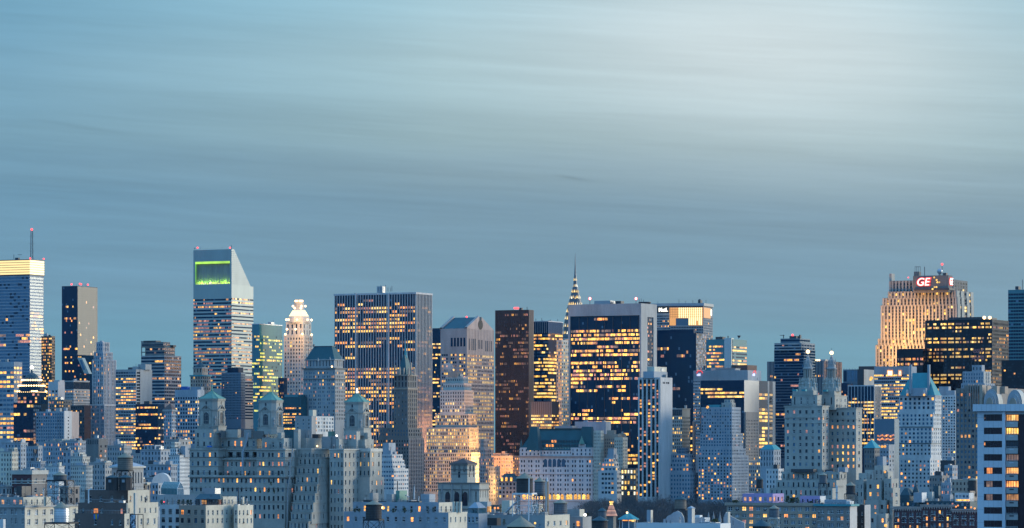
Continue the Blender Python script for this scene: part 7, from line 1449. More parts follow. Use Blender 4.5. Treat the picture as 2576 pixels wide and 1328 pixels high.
for x0, y0, x1, y1 in ((327, 1340, 327, 1294), (341, 1340, 341, 1294), (327, 1294, 360, 1294), (347, 1340, 347, 1294), (360, 1340, 360, 1294)): mb = MB(); mb.tube(P(x0, y0, D - .5), P(x1, y1, D - .5), .14, 'steel_dark', 4); mb.build('frame_bar', root, O)
tank(315, 38, 1138, 1150.5, 1182, 1233, 1012, 'big grey wooden tank standing above two dark tank houses', lw=34)
for px, lab in ((282, 'dark tank house with a pale square hatch, left of its twin'), (316, 'dark tank house with a pale square hatch under the big grey tank')):
    D = 1004; root = empty('tank_house', P(px, 1233, D)); tag(root, lab, 'tank house', 'dark tank houses on the brown brick roof'); O = root.location.copy(); c = P(px, 1233, D); k = D / FPX
    mb = MB(); mb.lathe((c.x, c.y), [(16.5 * k, Zp(1233.5, D)), (16.5 * k, Zp(1201, D))], 'wood_dark', 8, R(10)); mb.build('drum', root, O); mb = MB(); mb.lathe((c.x, c.y), [(18 * k, Zp(1201, D)), (8 * k, Zp(1197, D)), (.2, Zp(1194.5, D))], 'slate', 8, R(10)); mb.build('conical_lid', root, O)
    mb = MB(); q = P(px - 6, 1210, D - 16.7 * k); mb.prism([Vector((q.x - .38, q.y)), Vector((q.x + .38, q.y - .1)), Vector((q.x + .38, q.y + .4)), Vector((q.x - .38, q.y + .4))], q.z - .4, q.z + .4, 'stone_blue', bottom=True); mb.build('hatch', root, O)
b = Bd('apartment_building', 'square loggia tower with tall arches under a pale blue hip roof', 'tower', 1180)
r = b.tier(281, 322, 361, 1173, 'pink_stone', fc(3, 44, .3, .62, 0, 'home', 'dark', mt=8, nr=1, rec=.8), fc(5, 44, .42, .62, 0, 'home', 'dark', mt=8, nr=1, rec=.8, ms=4), wallR='stone_grey', par=0, cornice=[(0, .5, .6, 'limestone_pale'), (7.4, .3, .2, 'limestone_pale')]); b.pyramid(r, 1161, 'roof_pale', .6); b.done()
tank(151, 33, 1186, 1195, 1207, 1269, 1080, 'squat wooden tank on a tall open dark steel frame', lw=56, body='wood_blue')
tank(155, 38.5, 1261.5, 1277, 1313, 1345, 940, 'silver sheet metal tank with a tan cone in the lower left', body='silver_metal', lw=68)
for px, py, lab in ((62, 1249, 'low'), ): pass
# --- front row: tan and white house with the roof garden
b = Bd('apartment_building', 'tan and white apartment house with a planted roof garden and glass shed', 'apartment building', 1260)
r = b.tier(402, 455, 470, 1269, 'white_brick', sash(3, 20.8, .5, .6, .06, mt=8, rec=.3, kind='double', frame='metal_dark'), None, D=1282, roof='roof_tar')
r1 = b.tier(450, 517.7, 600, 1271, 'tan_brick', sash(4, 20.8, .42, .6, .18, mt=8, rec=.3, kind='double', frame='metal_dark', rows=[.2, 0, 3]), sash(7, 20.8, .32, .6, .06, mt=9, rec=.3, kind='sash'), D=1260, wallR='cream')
r2 = b.tier(588, 598, 637, 1271, 'cream', sash(1, 20.8, .4, .6, .1, mt=8), sash(4, 20.8, .34, .6, .1, mt=9, rec=.3), D=1272, wallR='cream')
q = b.tier(540, 561, 590, 1249, 'cream', sash(2, 18, .4, .6, 0, mt=4), sash(3, 18, .4, .6, .05, mt=4, kind='double'), D=1274, gap=1274)
b.tier(395, 500, 520, 1245, 'concrete', sash(6, 22, .2, .5, 0, mt=8), None, D=1290, gap=1275)
b.boxpx(509, 541, 555, 1228, 1250, 'metal_grey', 'lift_house', D=1286, roof='roof_pale'); b.boxpx(580, 588, 596, 1249, 1272, 'limestone_pale', 'chimney', D=1284); b.boxpx(607, 611, 614.5, 1250, 1272, 'cream', 'chimney', D=1290)
mb = MB(); d = 1268; mb.loft([Vector(P(x, 1300, d + e)[:2]) for x, e in ((489, 6), (556, 0), (561, 10), (497, 16))], Zp(1256, d), [Vector(P(x, 1300, d + e)[:2]) for x, e in ((503, 9), (552, 5), (556, 10), (508, 14))], Zp(1243, d), 'slate'); b.put(mb, 'conservatory_roof')
q = b.tier(492, 548, 557, 1256, 'metal_dark', fc(8, 14, .85, .85, .08, 'home', 'dark', mt=.5, frame='metal_grey', kind='wide'), fc(3, 14, .8, .8, .3, 'home', 'dark', mt=.5), D=1270, gap=1273, par=0, name='conservatory')
for x in (414, 420.5, 433, 600, 601): b.mast(x, 1270, 1249 + rnd.random() * 6, .08, D=1275)
b.mast(600, 1272, 1226, .16, D=1283, name='flue'); b.lamp(413, 1262.5, .35, 'beacon_red', D=1276); b.clutter(r2, 2, hmax=1.5); b.roofscape(r1, 16); b.roofscape(r2, 8); b.roofscape(r, 8); b.done()
for px, w, h, y in ((407, 10, 12, 1269), (450, 12, 12, 1269), (461, 10, 14, 1270), (472, 12, 13, 1270), (480, 11, 14, 1271)): bush(px, y, w, h, 1276, 'dark evergreen shrub in the roof garden of the tan and white house', 'roof garden shrubs of the tan and white house')
D = 1310; root = empty('greenhouse', P(432, 1244, D)); tag(root, 'blue glass greenhouse with a white framed arched end on a roof', 'greenhouse'); O = root.location.copy()
q0, q1 = P(446, 1244, D - 4), P(405, 1244, D + 14); ax = Vector((q1.x - q0.x, q1.y - q0.y, 0)); ax.normalize(); sd = Vector((math.sin(R(26)), math.cos(R(26)), 0)); L0 = (q1 - q0).length; W0_ = 4.4; kk = D / FPX
mb = MB(); hw, hr = 2.2, 4.6
prof = [(0, 0), (0, hw), (.25 * W0_, hw + 1.5), (.5 * W0_, hr), (.75 * W0_, hw + 1.5), (W0_, hw), (W0_, 0)]; base = Vector((q0.x, q0.y, Zp(1244, D)))
def gp(i, f): w, h = prof[i]; return base + ax * (L0 * f) + sd * w + Vector((0, 0, h))
for i in range(6): mb.poly([gp(i, 0), gp(i + 1, 0), gp(i + 1, 1), gp(i, 1)], 'glass_teal')
mb.poly([gp(i, 0) for i in range(7)], 'glass_blue'); mb.poly([gp(i, 1) for i in range(6, -1, -1)], 'glass_blue'); mb.build('glazing', root, O)
for j in range(13):
    mb = MB()
    for i in range(6): mb.tube(gp(i, j / 12), gp(i + 1, j / 12), .05 if j else .12, 'steel_white' if j in (0, 12) else 'metal_grey', 4)
    mb.build('arch_rib', root, O)
for wz in (.2, .35, .5, .65, .8): mb = MB(); mb.tube(base + sd * W0_ * wz, base + sd * W0_ * wz + Vector((0, 0, hw + (1.2 if wz != .5 else 2.2))), .05, 'steel_white', 4); mb.build('glazing_bar', root, O)
mb = MB(); mb.tube(gp(0, 0) + Vector((0, 0, hw)), gp(6, 0) + Vector((0, 0, hw)), .09, 'steel_white', 4); mb.build('glazing_bar', root, O)
# --- front row centre
b = Bd('apartment_building', 'pale grey apartment house with small white framed windows and a hedge terrace', 'apartment building', 1230)
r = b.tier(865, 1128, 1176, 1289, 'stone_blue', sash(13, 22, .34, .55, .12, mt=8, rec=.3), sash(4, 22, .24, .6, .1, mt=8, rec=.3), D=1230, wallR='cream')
p = b.tier(888, 1104, 1140, 1264, 'stone_blue', sash(11, 24, .3, .6, .1, mt=5, rec=.3), sash(3, 24, .3, .6, 0, mt=5), on=r, D=1238, wallR='cream')
for x in (1141, 1150, 1158): b.boxpx(x - 3, x + 1, x + 4, 1262, 1290, 'cream', 'pier', D=1236)
b.boxpx(972, 986, 999, 1243, 1266, 'stone_grey', 'roof_house', D=1250); b.boxpx(996, 1005, 1024, 1234, 1266, 'copper_green', 'roof_shed', D=1252); b.boxpx(1058, 1080, 1095, 1243, 1265, 'stone_blue', 'roof_house', D=1252); b.boxpx(930, 938, 952, 1240, 1266, 'stone_grey', 'roof_house', D=1254)
b.lathe(1042, 1250, [(2, 1256), (1.7, 1240), (1, 1226), (.2, 1218)], 'metal_pale', 'vent_spire', 8); b.mast(1000, 1236, 1210, .18, D=1256); b.lamp(964, 1277, .6, 'lit_gold', D=1228); b.lamp(961, 1277, .35, 'lamp_warm', D=1226); b.clutter(p, 6, hmax=2); b.roofscape(p, 24); b.roofscape(r, 10); b.done()
for px, w, h, y in ((893, 11, 9, 1288), (904, 10, 9, 1288), (990, 12, 10, 1289), (1018, 14, 12, 1289), (1035, 9, 9, 1290), (1077, 8, 16, 1290), (1090, 9, 14, 1290)): bush(px, y, w, h, 1233, 'dark clipped shrub on the hedge terrace of the pale grey apartment house', 'hedge terrace shrubs')
tank(940, 40, 1258, 1268.5, 1305, 1345, 900, 'dark slatted wooden tank in front of the pale grey apartment house', body='wood_dark', lw=44)
b = Bd('apartment_building', 'stone tower with a brown hip roofed lantern over an arched top storey', 'tower', 1370)
r = b.tier(1102, 1206, 1230, 1214, 'limestone', fc(6, 44, .16, .6, 0, 'home', 'dark', mt=14, nr=1, rec=.6), fc(4, 44, .22, .5, 0, 'home', 'dark', mt=6, nr=1), cornice=[(0, .5, .35, 'dark_stone'), (2.5, .4, .3, 'dark_stone'), (10, .4, .25, 'dark_stone')])
for x in (1126, 1149, 1170):
    d = onleft(b, r, x) - .12; c = P(x, 1246, d); w = 1.05; mb = MB(); mb.poly([c + tt * w * math.cos(i * math.pi / 8) + Vector((0, 0, w * 1.3 * math.sin(i * math.pi / 8))) for i in range(9)] + [c - tt * w - Vector((0, 0, 4)), c + tt * w - Vector((0, 0, 4))], 'glass_dark'); b.put(mb, 'arched_window')
for x in (1112, 1137, 1160, 1182): d = onleft(b, r, x) - .3; mb = MB(); mb.tube(P(x, 1262, d), P(x, 1218, d), .3, 'stone_grey', 6); b.put(mb, 'column')
l = b.tier(1134.5, 1175.5, 1197, 1166, 'limestone', fc(1, 30, .14, .5, 0, 'home', 'dark', mt=14, nr=1), fc(2, 30, .2, .4, 0, 'home', 'dark', mt=14, nr=1), on=r, par=0, cornice=[(0, .6, .5, 'dark_stone'), (2.2, .3, .2, 'dark_stone'), (3.9, .25, .15, 'dark_stone')]); b.pyramid(l, 1153, 'tile_brown', .7)
for x in (1143, 1155, 1168, 1183, 1191): d = (onleft(b, l, x) if x < 1176 else onright(b, l, x)) - .25; mb = MB(); mb.lathe(tuple(P(x, 1, d)[:2]), [(.3, Zp(1186, d)), (.5, Zp(1180, d)), (.35, Zp(1174, d)), (.1, Zp(1170, d))], 'dark_stone', 6); b.put(mb, 'bracket')
b.done()
b = Bd('apartment_building', 'cream house carrying steel legged tanks, with a pale blue domed sunroom', 'apartment building', 960)
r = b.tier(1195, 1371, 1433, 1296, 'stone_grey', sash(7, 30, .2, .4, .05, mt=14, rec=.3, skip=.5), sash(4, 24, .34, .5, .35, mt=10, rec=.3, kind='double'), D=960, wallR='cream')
q = b.boxpx(1262, 1282, 1294, 1259, 1297, 'cream', 'roof_house', D=985); b.boxpx(1336, 1356, 1368, 1268, 1297, 'limestone_pale', 'roof_house', D=985); b.boxpx(1203, 1226, 1236, 1262, 1300, 'concrete', 'roof_house', D=990); b.boxpx(1225, 1257, 1263, 1270, 1300, 'dark_stone', 'roof_house', D=992); b.boxpx(1236, 1243, 1247, 1281, 1297, 'concrete', 'roof_house', D=972)
b.tier(1175, 1204, 1226, 1292, 'stone_blue', sash(3, 24, .5, .6, .12, mt=4), None, D=958, gap=1340)
s = b.tier(1178, 1203, 1223, 1278, 'glass_teal', fc(7, 14, .8, .9, 0, 'home', 'pale', mt=0, kind='frame', frame='steel_white'), fc(7, 14, .8, .9, 0, 'home', 'pale', mt=0, kind='frame', frame='steel_white'), D=962, gap=1293, par=0, name='sunroom'); b.mansard(s, 1264, 1.25, 'roof_pale', .1, 'sunroom_roof', 'roof_pale')
for x in (1226.5, 1230, 1234): mb = MB(); c = P(x, 1281, 968); mb.prism([Vector((c.x - .17, c.y)), Vector((c.x + .17, c.y)), Vector((c.x + .17, c.y + .3)), Vector((c.x - .17, c.y + .3))], c.z - .75, c.z + .75, 'lit_gold'); b.put(mb, 'lit_window')
for x in (1245, 1253): b.lamp(x, 1278, .3, 'lit_orange', D=972)
b.boxpx(1226, 1250, 1260, 1303, 1322, 'wood_dark', 'cooling_unit', D=940); b.boxpx(1358, 1371, 1379, 1288, 1297, 'concrete', 'roof_house', D=966)
c = b.tier(1371.5, 1377, 1381, 1211, 'wood_grey', None, None, D=975, gap=1300, name='chimney', par=.2); b.lathe(1376, 974, [(2.6, 1211), (2.2, 1206), (.8, 1202), (.2, 1196)], 'steel_white', 'chimney_cap', 8)
mb = MB(); mb.tube(P(1374, 1300, 971), P(1373.5, 1212, 971), .14, 'steel_white'); b.put(mb, 'vent_pipe'); mb = MB(); mb.tube(P(1330, 1310, 948), P(1331, 1203, 948), .18, 'steel_white'); b.put(mb, 'vent_pipe')
mb = MB(); mb.tube(P(1272, 1290, 965), P(1300, 1262, 965), .3, 'metal_grey'); b.put(mb, 'chute'); b.lamp(1346, 1316, .3, 'lit_yellow', D=945); b.clutter(r, 5, hmax=1.6); b.roofscape(r, 26); b.done()
bush(1268, 1320, 9, 14, 945, 'small dark conifer beside the tan cone in front of the steel legged tanks'); bush(1259, 1290, 7, 22, 968, 'tall dark conifer left of the white steel tank legs')
tank(1320, 41, 1188, 1203, 1239.5, 1296, 965, 'dark wooden tank raised on white steel legs', body='wood_dark', legs='steel_white', lw=54)
tank(1358, 26.5, 1199, 1211, 1244, 1292, 985, 'blue grey wooden tank beside the tall brown chimney', body='wood_blue', legs='steel_dark')
tank(1410, 34, 1255.5, 1265, 1296, 1297, 1010, 'dark paneled tank sitting straight on the roof right of the chimney', body='wood_blue')
tank(1310, 68, 1297.5, 1324, 1350, 1351, 800, 'very wide tan cone of a tank cut by the bottom edge', body='wood_dark')
b = Bd('apartment_building', 'stone roof house with one lit window and a white roof lamp', 'apartment building', 1010)
r = b.tier(1420, 1466, 1488, 1300, 'stone_grey', sash(3, 26, .3, .55, .2, mt=10, rec=.3), None, D=1010); q = b.tier(1424, 1458, 1470, 1281, 'stone_grey', sash(2, 22, .25, .5, 0, mt=8), None, on=r, D=1016, wallR='cream')
mb = MB(); c = P(1454, 1317, onleft(b, r, 1454) - .2); mb.prism([Vector((c.x - .35, c.y)), Vector((c.x + .35, c.y - .2)), Vector((c.x + .35, c.y + .3)), Vector((c.x - .35, c.y + .3))], c.z - .65, c.z + .65, 'lit_orange'); b.put(mb, 'lit_window')
b.lamp(1472, 1295, .42, 'lamp_white', D=1006); b.clutter(r, 2, hmax=1.2); b.done()
bush(1478, 1299, 9, 9, 1012, 'round dark shrub beside the white roof lamp')
tank(1515, 21, 1275.5, 1285, 1303, 1330, 1300, 'small dark tank with a black cone left of the lit pyramid', body='wood_blue', cone='slate')
tank(1509, 39, 1297, 1309, 1345, 1346, 900, 'dark brown wooden tank under a black cone in front of the park', body='wood_dark', cone='slate')
D = 1320; root = empty('lit_pyramid', P(1538, 1330, D)); tag(root, 'glowing pyramid roof of strung lights with a gold ball finial', 'lit roof'); O = root.location.copy(); c = P(1538, 1300, D); k = D / FPX
mb = MB(); mb.lathe((c.x, c.y), [(15.5 * k, Zp(1298, D)), (4 * k, Zp(1270, D))], 'dark_stone', 8, R(10)); mb.build('roof_cone', root, O)
for i in range(9):
    f = (i + .5) / 9; w = (15.2 - 11.2 * f) * k + .1; z = Zp(1298 - 28 * f, D); mb = MB(); mb.lathe((c.x, c.y), [(w + .04, z - .12), (w, z + .12)], 'string_light', 8, R(10), cap=False); mb.build('light_string', root, O)
mb = MB(); mb.lathe((c.x, c.y), [(4 * k, Zp(1270, D)), (4 * k, Zp(1267, D)), (3 * k, Zp(1266.5, D)), (5.3 * k, Zp(1263, D)), (5.3 * k, Zp(1260.5, D)), (2.6 * k, Zp(1258, D))], ['lit_bright', 'metal_dark', 'lit_bright', 'lit_yellow', 'metal_dark'], 12); mb.build('gold_ball', root, O)
mb = MB(); mb.lathe((c.x, c.y), [(13 * k, Zp(1340, D)), (13 * k, Zp(1298, D))], 'dark_stone', 4, R(20)); mb.build('base', root, O)
D = 1280; root = empty('roof_pavilion', P(1581, 1335, D)); tag(root, 'teal roofed eight sided pavilion with lamps under its eaves', 'pavilion'); O = root.location.copy(); c = P(1581, 1300, D); k = D / FPX
mb = MB(); mb.lathe((c.x, c.y), [(29 * k, Zp(1307, D)), (28 * k, Zp(1304.5, D)), (12 * k, Zp(1295.5, D)), (2.5 * k, Zp(1290.5, D)), (1.2 * k, Zp(1288, D)), (.05, Zp(1282, D))], 'copper_teal', 8, R(22.5)); mb.build('roof', root, O)
for i in range(8): t_ = 2 * math.pi * i / 8; mb = MB(); mb.tube((c.x + 22 * k * math.cos(t_), c.y + 22 * k * math.sin(t_), Zp(1335, D)), (c.x + 22 * k * math.cos(t_), c.y + 22 * k * math.sin(t_), Zp(1306, D)), .14, 'steel_white', 6); mb.build('post', root, O)
mb = MB(); mb.lathe((c.x, c.y), [(18 * k, Zp(1335, D)), (18 * k, Zp(1309, D))], 'glass_blue', 8); mb.build('glazing', root, O)
for i in range(14): mb = MB(); p_ = P(1566 + i * 2.3, 1309, D - 20 * k - .2); mb.ball(p_, .2 if i < 11 else .5, 'lit_orange' if i < 11 else 'lit_bright', 6, 5); mb.build('eave_lamp', root, O)
mb = MB(); p_ = P(1577.5, 1289.5, D - 1.6); mb.ball(p_, .36, 'lamp_warm', 8, 6); mb.build('roof_lamp', root, O)
b = Bd('apartment_building', 'long pale blue parapet roof along the bottom with vents and sheds', 'apartment building', 1150)
r = b.tier(1600, 1812, 1838, 1317, 'paint_white', fc(10, 20, .4, .5, 0, 'home', 'dark', mt=9), None, D=1150, par=1.2, wallR='paint_white')
b.tier(1627, 1637, 1642.5, 1283, 'stone_blue', None, None, D=1165, gap=1322, name='chimney', wallR='cream', par=.3); b.tier(1730, 1740.5, 1748, 1279, 'stone_blue', None, None, D=1160, gap=1324, name='lift_tower', wallR='limestone_pale', par=0); b.pyramid(b.rects[-1], 1273, 'roof_pale', .25)
b.tier(1746, 1772, 1786, 1302, 'stone_blue', None, None, D=1168, gap=1322, name='roof_shed', wallR='paint_white', roof='roof_pale', par=.2); b.boxpx(1746, 1760, 1767, 1296, 1304, 'paint_white', 'roof_house', D=1172); b.boxpx(1784, 1800, 1812, 1314, 1322, 'metal_grey', 'cooling_unit', D=1160)
mb = MB(); mb.tube(P(1759, 1314, 1160), P(1788, 1314, 1158), .25, 'metal_grey'); mb.tube(P(1788, 1314, 1158), P(1790, 1322, 1158), .25, 'metal_grey'); b.put(mb, 'duct')
mb = MB(); ring = [P(x, y, 1172) for x, y in ((1668, 1320), (1669, 1306), (1674, 1305), (1679, 1298), (1688, 1294), (1694, 1289), (1704, 1285), (1714, 1290), (1720, 1302), (1722, 1320))]; mb.poly(ring[::-1], 'stone_blue'); rb = [p + Vector((.2, .5, 0)) for p in ring]; mb.poly(rb, 'stone_blue')
for i in range(len(ring) - 1): mb.poly([ring[i], ring[i + 1], rb[i + 1], rb[i]], 'limestone_pale')
b.put(mb, 'gable_wall')
mb = MB(); pts_ = [(1820, 1330), (1820, 1301), (1826, 1288)] + [(1826 + i * 5.2, 1288 + 27 * (i / 9) ** .75) for i in range(1, 10)] + [(1874, 1330)]; ring = [P(x, y, 1178) for x, y in pts_]; mb.poly(ring[::-1], 'stone_blue'); rb = [p + Vector((.2, .6, 0)) for p in ring]; mb.poly(rb, 'stone_blue')
for i in range(len(ring) - 1): mb.poly([ring[i], ring[i + 1], rb[i + 1], rb[i]], 'cream')
b.put(mb, 'gable_wall'); b.tier(1829, 1832, 1837, 1288, 'limestone_pale', None, None, D=1172, gap=1330, name='chimney', par=.2); b.tier(1806, 1812, 1838, 1319, 'paint_white', None, None, D=1148, gap=1345)
b.lathe(1752, 1162, [(4.5, 1321), (4, 1318), (1, 1316)], 'paint_blue', 'tarpaulin', 8)
for x in (1660, 1677, 1686, 1844): b.mast(x, 1321, 1309, .1, D=1160)
b.clutter(r, 6, hmax=1.3); b.roofscape(r, 26, False); b.done()
for i, (x, y) in enumerate(((1782.5, 1287), (1795, 1286), (1811, 1286.5))):
    D = 1400; c = P(x, 1310, D); k = D / FPX; root = empty('church_pinnacle', c); tag(root, ('thin grey pinnacle, leftmost of three in front of the park', 'thin grey pinnacle, middle of three in front of the park', 'thin grey pinnacle, rightmost of three in front of the park')[i], 'pinnacle', 'row of thin pinnacles'); mb = MB(); mb.lathe((c.x, c.y), [(3.6 * k, 0), (3.6 * k, Zp(1309, D)), (1.4 * k, Zp(1299, D)), (.3 * k, Zp(y, D))], 'stone_blue', 8); mb.build('shaft', root, c)
    for j in range(6): mb = MB(); z = Zp(1308 - j * 3.4, D); w = (3.5 - j * .55) * k; mb.lathe((c.x, c.y), [(w, z), (w * 1.3, z + .12), (w * .9, z + .3)], 'stone_grey', 6); mb.build('crocket_ring', root, c)
tank(1712, 29, 1246.5, 1256, 1280, 1320, 1180, 'weathered tank with a black cone on a dark frame before the park', body='wood_grey', cone='slate', lw=36)
bush(1799, 1313, 22, 8, 1168, 'low dark planting at the foot of the three thin pinnacles')
# --- front row right
b = Bd('apartment_building', 'long tan apartment house with white framed double windows and lilac roof sheds', 'apartment building', 1560)
r = b.tier(1828, 2057, 2080, 1266, 'tan_brick', sash(13, 16.6, .6, .6, .22, mt=7, rec=.3, kind='double'), None, D=1560, cornice=[(-.1, 1.3, .7, 'tan_brick'), (4.6, .25, .2, 'tan_brick')])
b.tier(1868, 1944, 1972, 1242, 'lilac_paint', fc(6, 18, .5, .6, .55, 'home', 'res', mt=5, kind='wide'), fc(3, 18, .4, .6, .3, 'home', 'res', mt=5), on=r, D=1572, name='roof_shed', par=.2)
b.tier(2013, 2063, 2077, 1248, 'lilac_paint', fc(4, 20, .25, .6, .2, 'home', 'res', mt=4), None, on=r, D=1570, name='roof_shed', wallR='paint_white', par=.2)
b.lamp(1997, 1247, .55, 'lit_gold', D=1568); b.clutter(r, 4, hmax=1.3); b.roofscape(r, 26); b.done()
for px, w, h, y in ((1982, 16, 18, 1265), (1996, 15, 15, 1265), (2006, 12, 14, 1265), (1990, 14, 12, 1265), (2052, 9, 9, 1265), (2062, 8, 9, 1265), (1850, 22, 6, 1264), (2040, 14, 4, 1265)): bush(px, y, w, h, 1566, 'dark shrub among the lilac roof sheds of the long tan house', 'shrubs among the lilac sheds')
b = Bd('apartment_building', 'brown brick house with a bright teal cornice and grouped white windows', 'apartment building', 1560)
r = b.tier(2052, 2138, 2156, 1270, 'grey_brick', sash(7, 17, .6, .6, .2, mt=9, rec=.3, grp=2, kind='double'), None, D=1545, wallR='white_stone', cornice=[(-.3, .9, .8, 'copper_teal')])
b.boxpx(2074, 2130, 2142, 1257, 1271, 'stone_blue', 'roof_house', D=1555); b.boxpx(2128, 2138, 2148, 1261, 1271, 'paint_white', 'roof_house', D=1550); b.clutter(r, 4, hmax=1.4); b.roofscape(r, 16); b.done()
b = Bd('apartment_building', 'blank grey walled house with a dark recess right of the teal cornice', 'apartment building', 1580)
r = b.tier(2150, 2175, 2190, 1270, 'metal_dark', sash(2, 17, .3, .5, 0, mt=14), None, D=1560, wallR='white_stone'); b.clutter(r, 2, hmax=1.2); b.done()
tank(2071, 19.5, 1188, 1195, 1215, 1246, 1690, 'slender grey tank on a dark frame before the twin tower terraces', body='wood_blue', lw=22)
tank(2140, 22.5, 1211, 1221, 1241, 1262, 1600, 'dark tank on crossed steel right of the white flue', body='wood_dark', lw=30)
tank(1947.5, 25, 1270, 1279, 1301.5, 1340, 1400, 'blue grey tank on splayed pale legs in front of the long tan house', body='wood_blue', legs='limestone_pale')
tank(1916, 46, 1305, 1323, 1350, 1351, 1050, 'low black cone of a tank at the bottom before the long tan house', body='wood_dark', cone='slate')
tank(1911, 17, 1198, 1206, 1226, 1240, 1900, 'distant dark tank beside a white pipe left of the twin towers', body='wood_dark', cone='slate')
tank(2446, 21, 1201, 1208, 1232, 1250, 1560, 'dark tank with a pale cone left of the concrete balcony tower', body='wood_dark')
tank(367, 10, 1132, 1136, 1147, 1151, 2040, 'tiny pale tank far off among white apartment roofs', body='silver_metal', hoops=False)
D = 1640; root = empty('roof_flue', P(2105, 1250, D)); tag(root, 'shiny white flue pipe between the two tanks below the twin towers', 'flue'); O = root.location.copy(); c = P(2105, 1245, D); k = D / FPX; mb = MB(); mb.lathe((c.x, c.y), [(2.4 * k, Zp(1262, D)), (2.4 * k, Zp(1224, D)), (1.4 * k, Zp(1220, D))], 'steel_white', 10); mb.build('pipe', root, O); mb = MB(); mb.lathe((c.x, c.y), [(3.2 * k, Zp(1240, D)), (3.2 * k, Zp(1238, D))], 'metal_grey', 10); mb.build('collar', root, O)
b = Bd('apartment_building', 'dark red brick house with arched windows and a pale corbelled cornice', 'apartment building', 1500)
rb_ = []
for xl, xc, y, i in ((2247, 2320, 1275, 0), (2318, 2397, 1270, 1), (2395, 2475, 1281, 2)):
    d = 1506 if i == 0 else 1506 - (xc - 2320) * .082; q = b.tier(xl, xc, xc + 14, y, 'red_brick', sash(8, 16.2, .5, .6, .28, mt=11, rec=.3, grp=2, rows=[.1, .6, 2]), None, D=d if i else 1506, gap=1345, cornice=[(-.1, .5, .55, 'pink_stone'), (.5, .5, .3, 'pink_stone')]); rb_.append(q)
    for j in range(13):
        p = q['C'] + q['u'] * q['L'] * (j + .5) / 13 + Vector((-math.sin(R(26)), -math.cos(R(26)))) * .32; mb = MB(); mb.lathe(tuple(p), [(.1, q['z1'] - 1.9), (.32, q['z1'] - 1.2), (.32, q['z1'] - .9)], 'pink_stone', 6); b.put(mb, 'corbel')
    for j in range(4):
        a = q['C'] + q['u'] * q['L'] * (j + .5) / 4; nn = Vector((-math.sin(R(26)), -math.cos(R(26)))) * .2; z = q['z1'] - (11 + 16.2 + 3.2) * q['D'] / FPX; w = q['L'] / 4 * .36
        for s_ in range(8): t0, t1 = s_ * math.pi / 8, (s_ + 1) * math.pi / 8; mb = MB(); mb.tube((*(a + nn - q['u'] * w * math.cos(t0)), z + w * .75 * math.sin(t0)), (*(a + nn - q['u'] * w * math.cos(t1)), z + w * .75 * math.sin(t1)), .16, 'pink_stone', 4); b.put(mb, 'arch_stone')
q = b.tier(2265, 2440, 2475, 1261, 'slate', fc(14, 12, .4, .6, .2, 'home', 'pale', mt=2, kind='frame'), None, D=1500, gap=1283, name='attic', par=.2)
r = b.tier(2264, 2288, 2304, 1246, 'slate', fc(2, 16, .3, .5, .5, 'home', 'dark', mt=8), None, D=1512, gap=1264, par=0, name='attic'); b.mansard(r, 1228, 1.5, 'slate', .1); b.lathe(2304, 1516, [(9, 1246), (7, 1233), (2, 1218), (.3, 1207)], 'slate', 'turret_roof', 8)
b.tier(2298, 2319, 2331, 1239, 'stone_blue', None, None, D=1505, gap=1264, name='roof_house', wallR='paint_white', par=.1); b.boxpx(2334, 2345, 2351, 1237, 1264, 'limestone_pale', 'chimney', D=1512); b.boxpx(2348, 2361, 2366, 1222, 1264, 'slate', 'party_wall', D=1514)
b.tier(2402, 2438, 2450, 1240, 'white_brick', fc(4, 10, .6, .6, 0, 'home', 'pale', mt=4, nr=1), None, D=1500, gap=1263, name='penthouse', par=.2); b.boxpx(2372, 2390, 2398, 1244, 1264, 'stone_blue', 'roof_house', D=1512)
for i in range(8): b.lamp(2407 + i * 4.2, 1258, .42, 'lit_yellow' if i < 6 else 'lit_orange', D=1490)
for x, y in ((2410, 1272), (2405, 1275), (2443, 1276), (2428, 1277), (2452, 1279)): b.lamp(x, y, .4, 'lit_orange', D=1488)
b.clutter(q, 6, hmax=1.5); b.roofscape(q, 22); b.done()
# --- concrete balcony tower
b = Bd('apartment_tower', 'pale concrete tower with dark window bands and lit balconies at the right edge', 'apartment tower', 800)
r = b.tier(2460, 2640, 2680, 1034, 'glass_maroon', None, None, D=785, par=0); k = r['D'] / FPX; C, u = r['C'], r['u']; nl = Vector((-math.sin(R(26)), -math.cos(R(26))))
def at(px): return (C.x - (px - 1288) / FPX * C.y) / ((px - 1288) / FPX * u.y - u.x)
def blk(px0, px1, y0, y1, off, m, name, dep=.3):
    a0, a1 = at(px0), at(px1); dd = onleft(b, r, (px0 + px1) / 2); p0, p1 = C + u * a0 + nl * off, C + u * a1 + nl * off; mb = MB(); bk = nl * -dep; mb.prism([p0, p1, p1 + bk, p0 + bk], Zp(y1, dd), Zp(y0, dd), m, bottom=True); b.put(mb, name)
CP = 'concrete_pale'
blk(2452, 2640, 1016.5, 1034, 1.3, CP, 'cornice', 1.6); blk(2460, 2476, 1034, 1420, .35, CP, 'pier', .6); blk(2523.5, 2531, 1034, 1420, .75, CP, 'pier', 1.0); blk(2476, 2523.5, 1034, 1042, .3, CP, 'spandrel', .5); blk(2531, 2640, 1034, 1042, .3, 'concrete', 'spandrel', .5)
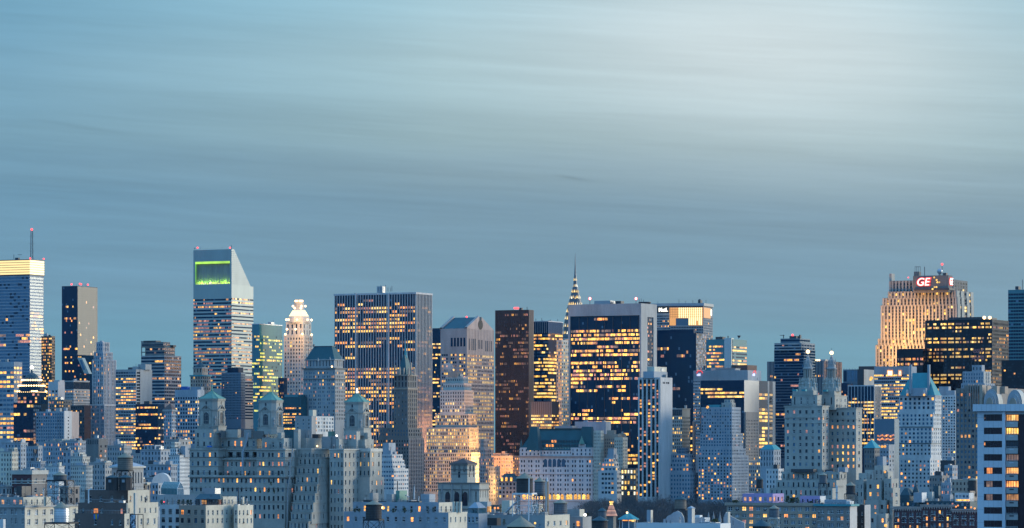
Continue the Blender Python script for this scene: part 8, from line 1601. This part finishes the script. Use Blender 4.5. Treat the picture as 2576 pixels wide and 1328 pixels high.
for i in range(10):
    y = 1042.3 + i * 33.35
    blk(2476, 2523.5, y + 16.5, y + 33.35, .3, CP, 'spandrel', .5)
    blk(2476, 2523.5, y, y + 16.5, .08, 'glass_maroon', 'window', .04)
    for px in (2482 + rnd.uniform(-1, 2), 2492, 2501): blk(px, px + .7, y, y + 16.5, .12, 'metal_dark', 'mullion', .05)
    if i in (4, 5, 6): blk(2482, 2497, y + 1, y + 15.5, .11, ('lit_orange', 'lit_dim', 'lit_dim')[i - 4], 'lit_pane', .02)
    if i in (0, 2): blk(2476.3, 2479, y + (4 if i else 8), y + 11, .11, 'lit_orange' if i else 'lit_dim', 'lit_pane', .02)
    blk(2532, 2562, y + 18, y + 32, .45, 'concrete', 'balcony', .2); blk(2541, 2552, y + 20, y + 23.5, .5, 'metal_pale' if i < 4 else 'metal_dark', 'air_conditioner', .2)
    m = ('lit_gold', 'lit_yellow', 'glass_dark', 'lit_dim', 'lit_amber', 'lit_orange', 'lit_amber', 'glass_maroon', 'glass_maroon', 'glass_maroon')[i]
    blk(2533, 2562, y + 1.2, y + 16, .10, m, 'window', .04)
    for px in (2537, 2543, 2550, 2556): blk(px, px + (1.4 if i % 2 else .7), y + 1.2, y + 16, .14, 'wood_dark' if i % 3 else 'metal_dark', 'curtain_bar', .04)
    if i in (0, 1, 5): blk(2546 + i, 2553, y + 2, y + 15.5, .13, 'lit_bright', 'lit_pane', .02)
for i in range(11):
    y = 1042.3 + i * 33.35
    for px in (2488, 2500, 2512): blk(px, px + .35, y + 16.8, y + 33, .315, 'stone_grey', 'panel_joint', .02)
    for j in range(9): blk(2533 + j * 3.4, 2533.5 + j * 3.4, y + 15, y + 18.2, .5, 'metal_pale', 'rail_post', .05)
    blk(2532, 2562, y + 14.6, y + 15.2, .5, 'metal_pale', 'hand_rail', .06)
for y in range(1050, 1330, 33): blk(2460, 2476, y, y + .5, .365, 'stone_grey', 'panel_joint', .02)
for px in range(2462, 2576, 12): blk(px, px + .4, 1017, 1034, 1.32, 'stone_grey', 'panel_joint', .03)
b.done()
# ------------------------------------------------------------------ blue evening air
def haze():
    m = bpy.data.materials.new('haze'); m.use_nodes = True; nt = m.node_tree; nt.nodes.remove(nt.nodes['Principled BSDF'])
    pv = nt.nodes.new('ShaderNodeVolumePrincipled'); pv.inputs['Density'].default_value = HAZE; pv.inputs['Color'].default_value = (.35, .65, 1.0, 1)
    nt.links.new(pv.outputs[0], nt.nodes['Material Output'].inputs['Volume']); MATS['haze'] = m
    mb = MB(); mb.prism([(-1800, -60), (1800, -60), (1800, 5600), (-1800, 5600)], -1, 345, 'haze', bottom=True)
    o = mb.build('haze'); o['kind'] = 'stuff'
HAZE = .000006
haze()
